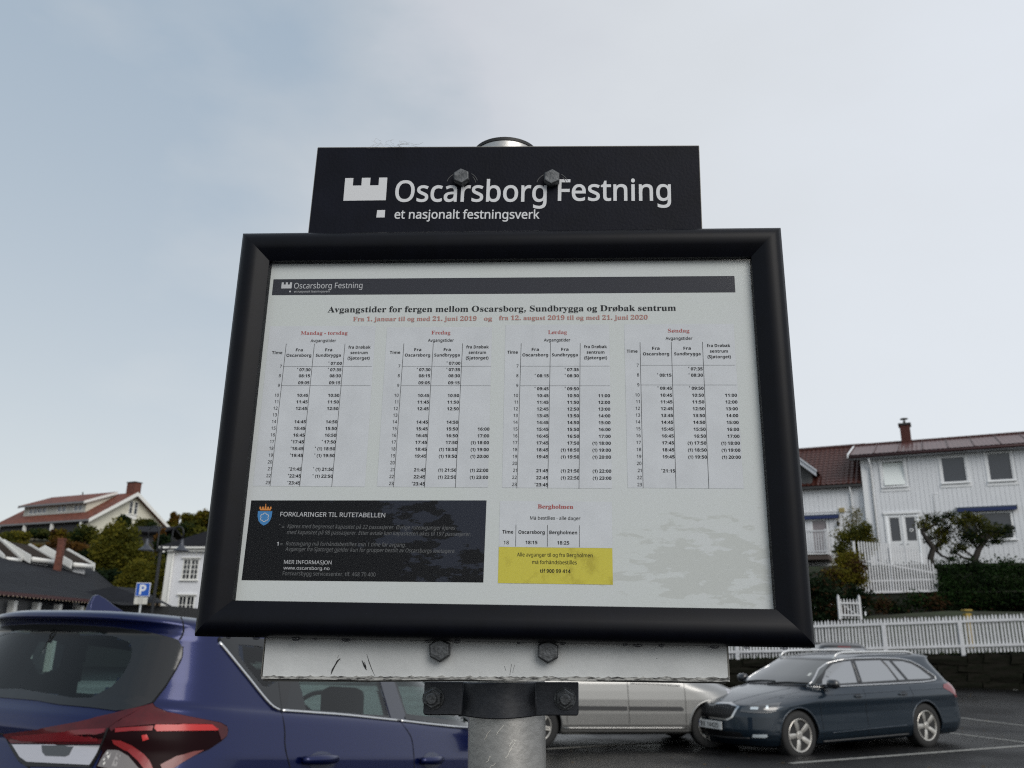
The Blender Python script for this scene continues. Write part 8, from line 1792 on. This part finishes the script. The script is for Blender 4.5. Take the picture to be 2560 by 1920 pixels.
# ---- main white house
wpaint = mat('house_white', (.72, .735, .76), .7, var=.07, vscale=2.2); wtrim = mat('house_trim', (.78, .79, .80), .6)
mh = thing('main_house', 'large white boarded house with red metal roof panels and brick chimney on the right', 'house', FM)
EZ = 10.45
ops = [(.95, 2.0, 9.02, 10.33), (3.62, 4.70, 9.05, 10.32), (5.60, 6.62, 9.02, 10.38), (.90, 2.34, 5.25, 7.62), (4.12, 6.30, 6.28, 7.58)]
def boarded(parent, u0, u1, z0, z1, ops, y, bw, m, name='board', seed=1):
    rnd = random.Random(seed); base = None; u = u0
    while u < u1 - .01:
        w_ = min(bw, u1 - u); mid_ = u + w_ / 2; segs = [(z0, z1)]
        for o in ops:
            if o[0] - .02 < mid_ < o[1] + .02:
                ns = []
                for a, b_ in segs:
                    if o[3] <= a or o[2] >= b_: ns.append((a, b_)); continue
                    if o[2] > a: ns.append((a, o[2]))
                    if o[3] < b_: ns.append((o[3], b_))
                segs = ns
        for a, b_ in segs:
            if base is None: base = B().box((0, 0, 0), (1, .022, 1)).data(name, m); fixn(base)
            piece(name, base, parent, (mid_, y - rnd.uniform(.0, .008), (a + b_) / 2), scale=(w_ - .010, 1, b_ - a))
        u += bw
bb = B(); openings_wall(bb, 0, 12, 3.4, EZ, ops, .0, .2); bb.box((.1, 4, (EZ + 3.4) / 2), (.2, 7.6, EZ - 3.4)); wall_ = obj('wall', bb, mat('wall_gap_grey', (.64, .65, .67), .8), mh)
boarded(wall_, .16, 12, 5.1, EZ, [(o[0] - .1, o[1] + .1, o[2] - .1, o[3] + .1) for o in ops], -.012, .2, wpaint)
bb = B(); bb.box((.08, -.03, 7.8), (.17, .07, 5.3)); obj('corner_board', bb, wtrim, mh)
bb = B(); bb.box((6, -.01, 4.3), (12, .1, 1.6)); obj('plinth', bb, mat('plinth_grey', (.28, .29, .29), .85), mh)
skyp = mat('sky_glare_pane', (.80, .84, .82), .10, spec=.8)  # pale colour stands in for bright sky reflected in the first pane
dkp = mat('blue_dark_pane', (.034, .037, .046), .08, spec=.8)
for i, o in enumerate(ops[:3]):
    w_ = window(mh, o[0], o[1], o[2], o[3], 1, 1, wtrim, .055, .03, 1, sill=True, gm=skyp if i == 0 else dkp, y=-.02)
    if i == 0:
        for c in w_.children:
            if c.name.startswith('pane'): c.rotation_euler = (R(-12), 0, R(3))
    bb = B(); cx = (o[0] + o[1]) / 2; cz = (o[2] + o[3]) / 2; W2, H2 = o[1] - o[0] + .2, o[3] - o[2] + .2
    for (a, c_, ww, hh_) in ((cx - W2 / 2 + .05, cz, .1, H2), (cx + W2 / 2 - .05, cz, .1, H2), (cx, cz - H2 / 2 - .06, W2 + .06, .14)): bb.box((a, -.032, c_), (ww, .045, hh_))
    obj('casing', bb, wtrim, w_)
window(mh, ops[4][0], 4.86, ops[4][2], ops[4][3], 1, 1, wtrim, .06, .03, 1, gm=dkp, y=-.02); window(mh, 4.9, ops[4][1], ops[4][2], ops[4][3], 1, 1, wtrim, .07, .03, 1, gm=dkp, y=-.02)
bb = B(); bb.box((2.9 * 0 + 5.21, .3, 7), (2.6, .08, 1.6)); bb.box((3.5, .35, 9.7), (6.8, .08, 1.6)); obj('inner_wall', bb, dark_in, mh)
# double door
for s_, (a, b_) in enumerate(((.96, 1.58), (1.66, 2.28))):
    bb = B(); d0 = B()
    for (c_, z_, ww, hh_) in ((a + .05, 6.42, .10, 2.3), (b_ - .05, 6.42, .10, 2.3), ((a + b_) / 2, 7.53, b_ - a - .2, .09), ((a + b_) / 2, 5.80, b_ - a - .2, 1.1)): bb.box((c_, .03, z_), (ww, .06, hh_))
    d_ = obj('door', bb, wtrim, mh); q = B(); q.box(((a + b_) / 2, .045, 6.92), (b_ - a - .2, .012, 1.14)); obj('pane', q, dkp, d_)
    q = B(); q.tube([((b_ if s_ == 0 else a) + (-.05 if s_ == 0 else .05), -.03, 6.2), ((b_ if s_ == 0 else a) + (-.15 if s_ == 0 else .15), -.03, 6.2)], .012); obj('handle', q, chrome, d_)
bb = B(); bb.box((1.62, -.03, 7.70), (1.66, .12, .10)); bb.box((.88, -.02, 6.4), (.1, .06, 2.5)); bb.box((2.36, -.02, 6.4), (.1, .06, 2.5)); bb.box((1.62, -.0, 6.4), (.07, .05, 2.4)); obj('door_casing', bb, wtrim, mh)
def wreath():
    q = B(); q.tube([(1.98 + .07 * cos(2 * pi * k / 14), -.01, 6.85 + .07 * sin(2 * pi * k / 14)) for k in range(14)], .02, 6, closed=True); obj('door_wreath', q, wtrim, mh, smooth=True)
wreath()
# awning cassette, conduit, downpipe, gutter
def awning(u0, u1, z, y0, label):
    t = thing('awning', label, 'awning', FM @ M.Translation(V(((u0 + u1) / 2, y0, z)))); h_ = (u1 - u0) / 2
    bb = B(); bb.box((0, -.13, .02), (2 * h_, .22, .13)); obj('cassette', bb, mat('awning_blue_grey', (.030, .045, .075), .5), t, bevel=.02)
    bb = B(); bb.box((0, -.23, -.06), (2 * h_ - .06, .03, .14)); obj('valance', bb, mat('awning_cloth', (.012, .025, .10), .8), t)
    for s_ in (-1, 1): bb = B(); bb.box((s_ * (h_ + .01), -.13, .02), (.03, .24, .17)); obj('end_cap', bb, mat('awning_grey', (.25, .26, .27), .5), t)
    return t
awning(4.04, 6.54, 7.74, 0, 'dark blue rolled awning over the wide window of the main white house')
awning(-3.6, -1.26, 7.72, .25, 'bright blue rolled awning over the balcony door')
bb = B(); bb.tube([(3.1, -.03, 7.6), (3.1, -.03, 8.55), (3.35, -.03, 8.57)], .018, 6); obj('conduit', bb, wtrim, mh, smooth=True)
bb = B(); bb.tube([(.43, -.42, 10.5), (.43, -.40, 10.3), (.44, -.10, 10.05), (.44, -.07, 5.2)], .045, 10); obj('downpipe', bb, wtrim, mh, smooth=True)
bb = B(); bb.tube([(-.5, -.50, 10.55), (12.3, -.50, 10.55)], .075, 8); obj('gutter', bb, mat('gutter_red_brown', (.045, .014, .014), .5), mh, smooth=True)
bb = B(); bb.box((5.9, -.24, 10.47), (12.8, .46, .05)); obj('soffit', bb, mat('soffit_grey', (.33, .34, .36), .7), mh)
rzz = fac(2350, 1101, 3.8)[1]; e0 = V((0, -.52, 10.63)); r0 = V((0, 3.8, rzz)); sl = (r0 - e0)
bb = B(); bb.prism([(-.52, 10.58), (3.8, rzz - .05), (8.2, 10.58), (8.2, 10.45), (3.8, rzz - .2), (-.52, 10.50)], -.45, 12.3, lambda u, v, d: V((d, u, v))); roof = obj('roof', bb, mat('roof_under', (.05, .03, .03), .8), mh)
mroof = mat('red_metal_roof', (.085, .034, .032), .42, var=.25, vscale=3, spec=.5)
me = None; ang = math.atan2(sl.z, sl.y); k = 0; u = -.45
while u < 12.2:
    if me is None:
        q = B(); W2 = 1.10; nn_ = 11; L3 = sl.length
        for s_ in (0, 1):
            for i in range(nn_ + 1): q.v.append(V((W2 * i / nn_, s_ * L3, .02 + .02 * (i % 2))))
        for i in range(nn_): q.f.append((i, i + 1, nn_ + 2 + i, nn_ + 1 + i))
        q.box((.012, L3 / 2, .04), (.024, L3, .07)); me = q.data('roof_panel', mroof)
    piece('roof_panel', me, roof, (u, e0.y, e0.z + .0), rot=(ang, 0, 0), scale=(random.choice((1, 1, 1.0)), 1, 1)); u += 1.12
rt = B(); rt.lathe([(.001, 0), (.13, 0), (.12, .40), (.001, .41)], 10, lambda v: V((v.z, v.x * 1.2, v.y * .9))); rtm = rt.data('ridge_tile', mat('ridge_dark', (.045, .016, .014), .8))
u = -.5
while u < 12.2: piece('ridge_tile', rtm, roof, (u, 3.8, rzz + .02), rot=(0, R(-2), 0)); u += .37
bb = B(); bb.prism([(-.55, 10.70), (3.8, rzz + .06), (3.8, rzz - .14), (-.55, 10.50)], -.56, -.47, lambda u, v, d: V((d, u, v))); obj('bargeboard', bb, wtrim, mh)
# chimney
cu0 = fac(2247, 1064, 3.6); cu1 = fac(2272, 1064, 3.6); cb = fac(2262, 1110, 3.6)
bb = B(); cx = (cu0[0] + cu1[0]) / 2 + .04; cw = (cu1[0] - cu0[0]); bb.box((cx, 3.75, (cu0[1] + cb[1] - .5) / 2), (cw, .6, cu0[1] - cb[1] + .5)); ch_ = obj('chimney', bb, mat('red_brick', (.085, .026, .020), .85, var=.3, vscale=5), mh)
# brick courses
me = None; zz = cb[1] - .2
bm_ = B().box((0, 0, 0), (.20, .02, .062)).data('brick', mat('red_brick', (.085, .026, .020)))
row = 0
while zz < cu0[1] - .1:
    for i in range(3):
        x_ = cx - cw / 2 + .11 + i * .205 + (.05 if row % 2 else 0)
        if x_ + .09 < cx + cw / 2: piece('brick', bm_, ch_, (x_, 3.445, zz))
    zz += .075; row += 1
bb = B(); bb.box((cx, 3.75, cu0[1] + .03), (cw + .14, .74, .10)); obj('chimney_cap', bb, mat('dark_cap', (.03, .03, .03), .7), ch_)
bb = B(); c0 = V((cx, 3.75, cu0[1] + .07)); bb.lathe([(.001, 0), (.07, 0), (.07, .20), (.03, .21), (.03, .28), (.21, .29), (.19, .33), (.001, .37)], 16, lambda v: c0 + v); obj('cowl', bb, mat('cowl_metal', (.10, .10, .10), .5, metal=.5), ch_, smooth=True, auto=40)

# ---- neighbouring white house
nh = thing('neighbour_house', 'smaller white house with dark red pantile roof, balcony and blue awning by the frame edge', 'house', FM @ M.Translation(V((0, .25, 0))))
bb = B(); ops2 = [(-2.68, -1.85, 5.78, 7.6)]; openings_wall(bb, -6.5, -.02, 3.4, 9.2, ops2, 0, .2); nw = obj('wall', bb, mat('wall_gap_grey', (.64, .65, .67), .8), nh)
boarded(nw, -6.4, -.05, 8.0, 9.2, ops2, -.012, .22, wpaint, seed=3); boarded(nw, -6.4, -.05, 5.6, 7.92, [(-2.75, -1.78, 5.7, 7.68)], -.012, .22, wpaint, seed=4)
bb = B(); bb.box((-3.2, -.03, 7.96), (6.4, .06, .05)); obj('belt_board', bb, wtrim, nh)
w_ = window(nh, -2.68, -1.85, 5.78, 7.6, 1, 1, wtrim, .08, .03, 1, sill=False, gm=mat('curtain_pane', (.22, .19, .20), .12, spec=.6), y=-.02)
bb = B(); bb.box((-1.12, -.07, 8.0), (.26, .10, .22)); obj('alarm_box', bb, mat('box_ochre', (.30, .24, .10), .6), nh)
bb = B(); bb.tube([(-.62, -.32, 9.15), (-.62, -.1, 8.8), (-.62, -.07, 5.6)], .04, 8); obj('downpipe', bb, wtrim, nh, smooth=True)
nrz = fac(2062, 1122, 4.05)[1]; e0 = V((0, -.30, 9.28)); r0 = V((0, 3.8, nrz)); sl = r0 - e0; ang = math.atan2(sl.z, sl.y)
bb = B(); bb.prism([(-.30, 9.24), (3.8, nrz - .05), (8, 9.2), (8, 9.0), (3.8, nrz - .25), (-.30, 9.12)], -6.6, -.06, lambda u, v, d: V((d, u, v))); nroof = obj('roof', bb, mat('roof_under', (.05, .03, .03), .8), nh)
ptm = mat('pantile_red', (.055, .015, .010), .5, var=.55, vscale=1.6, spec=.4)
q = B(); nn_ = 6; 
for s_ in (0, 1):
    for i in range(nn_ + 1): x_ = .25 * i / nn_; q.v.append(V((x_, s_ * .40, .018 + (.028 if s_ == 0 else .0) + .022 * sin(2 * pi * i / nn_))))
for i in range(nn_ + 1): x_ = .25 * i / nn_; q.v.append(V((x_, 0, -.01 + .022 * sin(2 * pi * i / nn_))))
for i in range(nn_): q.f += [(i, i + 1, nn_ + 2 + i, nn_ + 1 + i), (i, 2 * nn_ + 2 + i, 2 * nn_ + 3 + i, i + 1)]
tme = q.data('roof_tile', ptm, True); tme.set_sharp_from_angle(angle=R(50))
nrow = int(sl.length / .34); rot_ = M.Rotation(ang, 3, 'X')
for i in range(17):
    for j in range(nrow + 1):
        p = e0 + V((-.30 - .245 * i, 0, 0)) + rot_ @ V((0, j * .34 - .02, .012)); piece('roof_tile', tme, nroof, (p.x, p.y, p.z), rot=(ang + random.uniform(-.01, .01), random.uniform(-.01, .01), 0))
u = -4.4
while u < -.1: piece('ridge_tile', rtm, nroof, (u, 3.8, nrz + .02), rot=(0, R(-2), 0)); u += .37
bb = B(); bb.box((-3.3, -.33, 9.19), (6.5, .08, .12)); obj('gutter', bb, mat('dark_gutter', (.03, .03, .03), .5), nh)
# dormer at its left
da = fac(2040, 1176, -.3); dp_ = fac(1985, 1138, -.3); ux, uz = dp_[0] - .25, dp_[1] + .25; hw2 = da[0] - ux; lo_ = da[1] - .05
dm = V((0, 0, 0)); bb = B(); f3 = lambda u, v, d: V((u, d, v))
for s_ in (1, -1):
    bb = B(); bb.prism([(ux, uz), (ux + s_ * hw2, lo_), (ux + s_ * hw2, lo_ - .26), (ux, uz - .30)], -.62, -.55, f3); bb.prism([(ux, uz + .06), (ux + s_ * (hw2 + .05), lo_ + .06), (ux + s_ * (hw2 + .05), lo_ - .04), (ux, uz - .04)], -.68, -.61, f3); obj('dormer_bargeboard', bb, mat('grey_white_boards', (.5, .52, .56), .7), nh)
    bb = B(); bb.prism([(ux, uz + .1), (ux + s_ * (hw2 + .05), lo_ + .1), (ux + s_ * (hw2 + .05), lo_), (ux, uz)], -.58, 2.4, f3); obj('dormer_roof', bb, ptm, nh)
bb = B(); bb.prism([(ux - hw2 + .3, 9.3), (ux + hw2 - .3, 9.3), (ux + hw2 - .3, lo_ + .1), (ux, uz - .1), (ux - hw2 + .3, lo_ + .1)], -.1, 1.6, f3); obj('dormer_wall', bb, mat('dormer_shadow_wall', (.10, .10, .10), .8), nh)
# balcony
bb = B(); bb.box((-4.2, -.72, 5.57), (4.8, 1.5, .26)); bal = obj('balcony_slab', bb, mat('balcony_brown', (.070, .052, .045), .8), nh)
q = B(); q.box((-4.2, -1.49, 5.72), (4.82, .04, .05)); obj('slab_edge', q, wtrim, bal)
rl_ = picket_mesh(.062, 1.06, .02, .0001)
u = -1.95
while u > -4.6: piece('baluster', rl_, bal, (u, -1.44, 5.78)); u -= .122
for z in (5.84, 6.84): q = B(); q.box((-4.2, -1.46, z), (4.8, .05, .07)); obj('rail', q, fpaint, bal)
q = B(); q.box((-1.84, -1.42, 6.3), (.1, .1, 1.25)); obj('post', q, fpaint, bal)
for k in range(9): piece('baluster', rl_, bal, (-1.84, -1.30 + k * .14, 5.78), rot=(0, 0, pi / 2))
bb = B(); bb.box((-3.2, -.35, 4.75), (3.0, .3, .95)); obj('foundation', bb, mat('foundation_grey', (.22, .23, .235), .85), nh)
bb = B(); bb.box((-3.2, -.25, 4.1), (6.4, .3, .8)); obj('cellar_wall', bb, mat('dark_cellar', (.03, .03, .028), .9), nh)
lq = fac(2095, 1308, .1)
t = thing('wall_lantern', 'small black lantern hanging on the white wall beside the blue awning', 'lamp', FM @ M.Translation(V((lq[0], .12, lq[1]))))
q = B(); q.lathe([(.001, -.16), (.05, -.14), (.08, .04), (.02, .12), (.001, .13)], 8); obj('lantern_body', q, iron, t); q = B(); q.tube([(0, .1, .18), (0, -.02, .2), (0, 0, .12)], .012, 6); obj('bracket', q, iron, t)

# ---- yellow hydrant box behind the lower fence
c0 = at(2417, 1530, 28.2); t = thing('yellow_bollard', 'small yellow box standing behind the long picket fence', 'box', V((c0.x, 28.2, 1.35)))
q = B(); q.box((0, 0, (c0.z - 1.35) / 2 - .04), (.20, .2, c0.z - 1.35)); obj('box_body', q, mat('ochre_yellow', (.28, .19, .02), .6), t, bevel=.02); q = B(); q.box((0, 0, c0.z - 1.35 + .05), (.26, .26, .06)); obj('box_lid', q, mat('ochre_yellow', (.28, .19, .02), .6), t, bevel=.02)

# ---- trees and bushes on the right
def rb(px, py, Y, z): p = at(px, py, Y); return V((p.x, Y, z))
G_rus = lmat('leaf_russet', (.055, .035, .016)); G_bush = lmat('leaf_hedge', (.018, .042, .010))
def gnarled(name, label, base, stem, clumps, n, size, mats, seed):
    t = thing(name, label, 'tree', V(base)); bs = V(base); cl_ = [(V(c) - bs, r) for c, r in clumps]; leafmesh('crown', cl_, n, size, mats, t, seed)
    pts = [V(p) - bs for p in stem]; q = B(); q.tube(pts, [.17 - .09 * k / max(1, len(pts) - 1) for k in range(len(pts))], 8); obj('trunk', q, bark, t, smooth=True); top = pts[-1]; rnd = random.Random(seed)
    for c, r in cl_:
        s0 = min(pts[1:], key=lambda p: (p - c).length); m1 = s0.lerp(c, .5) + V((rnd.uniform(-.15, .15), 0, rnd.uniform(-.15, .1)))
        q = B(); q.tube([s0, m1, c, c + V((rnd.uniform(-.3, .3), 0, .2))], [.07, .05, .03, .012], 6)
        for k_ in range(5): e_ = c + V((rnd.uniform(-1.2, 1.2) * r[0], rnd.uniform(-.6, .6) * r[1], rnd.uniform(-.4, 1.25) * r[2])); q.tube([c.lerp(m1, .3), c.lerp(e_, .5) + V((0, 0, .04)), e_], [.018, .012, .005], 4)
        obj('limb', q, bark, t, smooth=True)
    return t
gnarled('garden_tree', 'left small gnarled garden tree leaning in front of the main white house', rb(2331, 1425, 37.3, 4.2), [rb(2331, 1425, 37.3, 4.2), at(2326, 1395, 37.3), at(2333, 1370, 37.3), at(2318, 1350, 37.2), at(2305, 1330, 37.2)],
        [(at(*p, 37.3), r) for p, r in (((2310, 1310), (.34, .3, .3)), ((2340, 1300), (.40, .3, .28)), ((2375, 1290), (.30, .3, .22)), ((2350, 1335), (.42, .3, .34)), ((2322, 1345), (.25, .2, .25)), ((2370, 1325), (.35, .3, .3)), ((2345, 1365), (.22, .2, .22)), ((2362, 1352), (.25, .2, .2)), ((2318, 1292), (.14, .1, .14)), ((2378, 1398), (.26, .2, .14)))], 2700, .055, [G_dark, G_rus, G_dark, G_olive, G_deep], 61)
gnarled('garden_tree', 'right broader garden tree with low crown above the dark hedge', rb(2436, 1425, 37, 4.2), [rb(2436, 1425, 37, 4.2), at(2437, 1400, 37), at(2446, 1375, 37), at(2462, 1350, 37), at(2480, 1335, 37)],
        [(at(*p, 37), r) for p, r in (((2400, 1305), (.42, .3, .34)), ((2440, 1300), (.42, .3, .26)), ((2420, 1340), (.5, .4, .36)), ((2470, 1325), (.52, .4, .34)), ((2505, 1330), (.42, .3, .28)), ((2525, 1322), (.22, .2, .18)), ((2450, 1355), (.42, .3, .24)), ((2400, 1368), (.35, .3, .2)), ((2385, 1380), (.24, .2, .14)), ((2490, 1350), (.4, .3, .18)), ((2420, 1290), (.2, .2, .2)))], 4700, .055, [G_dark, G_dark, G_mid, G_deep, G_olive], 62)
hb = []
for k in range(16):
    px = 2350 + k * 19; Y = 36.2 - k * .1; hb.append((at(px, 1425 + 6 * sin(k * 1.3), Y), (.36, .5, .42))); hb.append((at(px + 8, 1462, Y - .3), (.38, .5, .42))); hb.append((at(px + 4, 1492, Y - .5), (.36, .5, .34)))
t = thing('hedge', 'dark green clipped hedge right of the stepped white fence', 'hedge', rb(2480, 1500, 35.5, 3.0)); leafmesh('foliage', [(V(c) - t.location, r) for c, r in hb], 16000, .06, [G_bush, G_deep, G_bush, G_dark], t, 63)
bb = B(); 
for k in range(9): c = at(2370 + k * 34, 1455, 36) - t.location; bb.tube([V((c.x, c.y + .2, -.1)), V((c.x + .1, c.y + .15, 1.0))], .03, 5); obj('stem', bb, bark, t, smooth=True); bb = B()
tree('thin_birch', 'thin pale half-bare bush rising against the neighbouring white house', 'shrub', rb(2140, 1350, 39, 4.4), [(at(2130, 1310, 39), (.5, .3, .45)), (at(2160, 1325, 39), (.4, .3, .4)), (at(2100, 1335, 39), (.4, .3, .3)), (at(2140, 1285, 39), (.3, .2, .35))], 1500, .045, [lmat('leaf_pale', (.20, .18, .10)), G_yel, G_olive], 64, .04)
tree('yellow_bush', 'yellow-green bush beside the left end of the stepped fence', 'shrub', rb(2140, 1400, 38, 4.0), [(at(2140, 1335, 38), (.42, .3, .35)), (at(2165, 1325, 38), (.26, .3, .28)), (at(2150, 1362, 38), (.34, .3, .34)), (at(2112, 1345, 38), (.3, .3, .24)), (at(2175, 1360, 38), (.3, .3, .4)), (at(2105, 1375, 38), (.35, .3, .4)), (at(2150, 1392, 38), (.4, .3, .3))], 6500, .055, [G_yel, G_olive, G_olive, G_mid], 65, .05)
tree('golden_bush', 'low golden orange bush above the garden gate', 'shrub', rb(2115, 1470, 35, 2.6), [(at(2110, 1440, 35), (.5, .4, .34)), (at(2140, 1420, 35), (.4, .4, .36)), (at(2090, 1455, 35), (.32, .3, .2)), (at(2130, 1395, 35.5), (.34, .3, .3)), (at(2150, 1450, 35), (.3, .3, .26)), (at(2105, 1405, 35.5), (.34, .3, .3)), (at(2080, 1440, 35), (.4, .3, .3))], 6500, .055, [G_yel, G_olive, G_yel, G_brn, G_gold], 66, .05)
tree('shade_shrub', 'very dark shrub left of the garden gate against the black frame', 'shrub', rb(2060, 1520, 33, 1.6), [(at(2050, 1480, 33), (.7, .5, .55)), (at(2080, 1530, 33), (.5, .4, .45)), (at(2040, 1535, 33), (.6, .5, .45)), (at(2140, 1500, 34.5), (.6, .3, .5))], 5200, .08, [G_deep, G_brn, G_deep], 67, .06)
tree('ivy', 'dark green growth hanging over the retaining wall under the hedge', 'shrub', rb(2420, 1520, 35.3, 2.2), [(at(2200 + k * 45, 1512 + 14 * sin(k * 2.), 35.2), (.55, .25, .34)) for k in range(9)], 4200, .07, [G_deep, G_bush, G_deep, G_brn], 68, .03, limbs=False)

# ---- fallen leaves and grit on the car park
rnd = random.Random(77); lv = B()
for k in range(420):
    x = rnd.uniform(-1, 15); y = rnd.uniform(11, 26); z = gz(x, y) + .012; a = rnd.uniform(0, 6.28); s_ = rnd.uniform(.012, .035)
    d1 = V((cos(a), sin(a), rnd.uniform(-.1, .1))) * s_; d2 = V((-sin(a), cos(a), rnd.uniform(-.2, .2))) * s_ * .6; c = V((x, y, z))
    lv.add([c - d1, c - d2, c + d1, c + d2], [(0, 1, 2, 3)])
o = obj('fallen_leaves', lv, lmat('leaf_litter', (.14, .09, .03)), norm=False); tag(o, 'small fallen autumn leaves scattered over the dark car park', 'leaves'); o['kind'] = 'stuff'
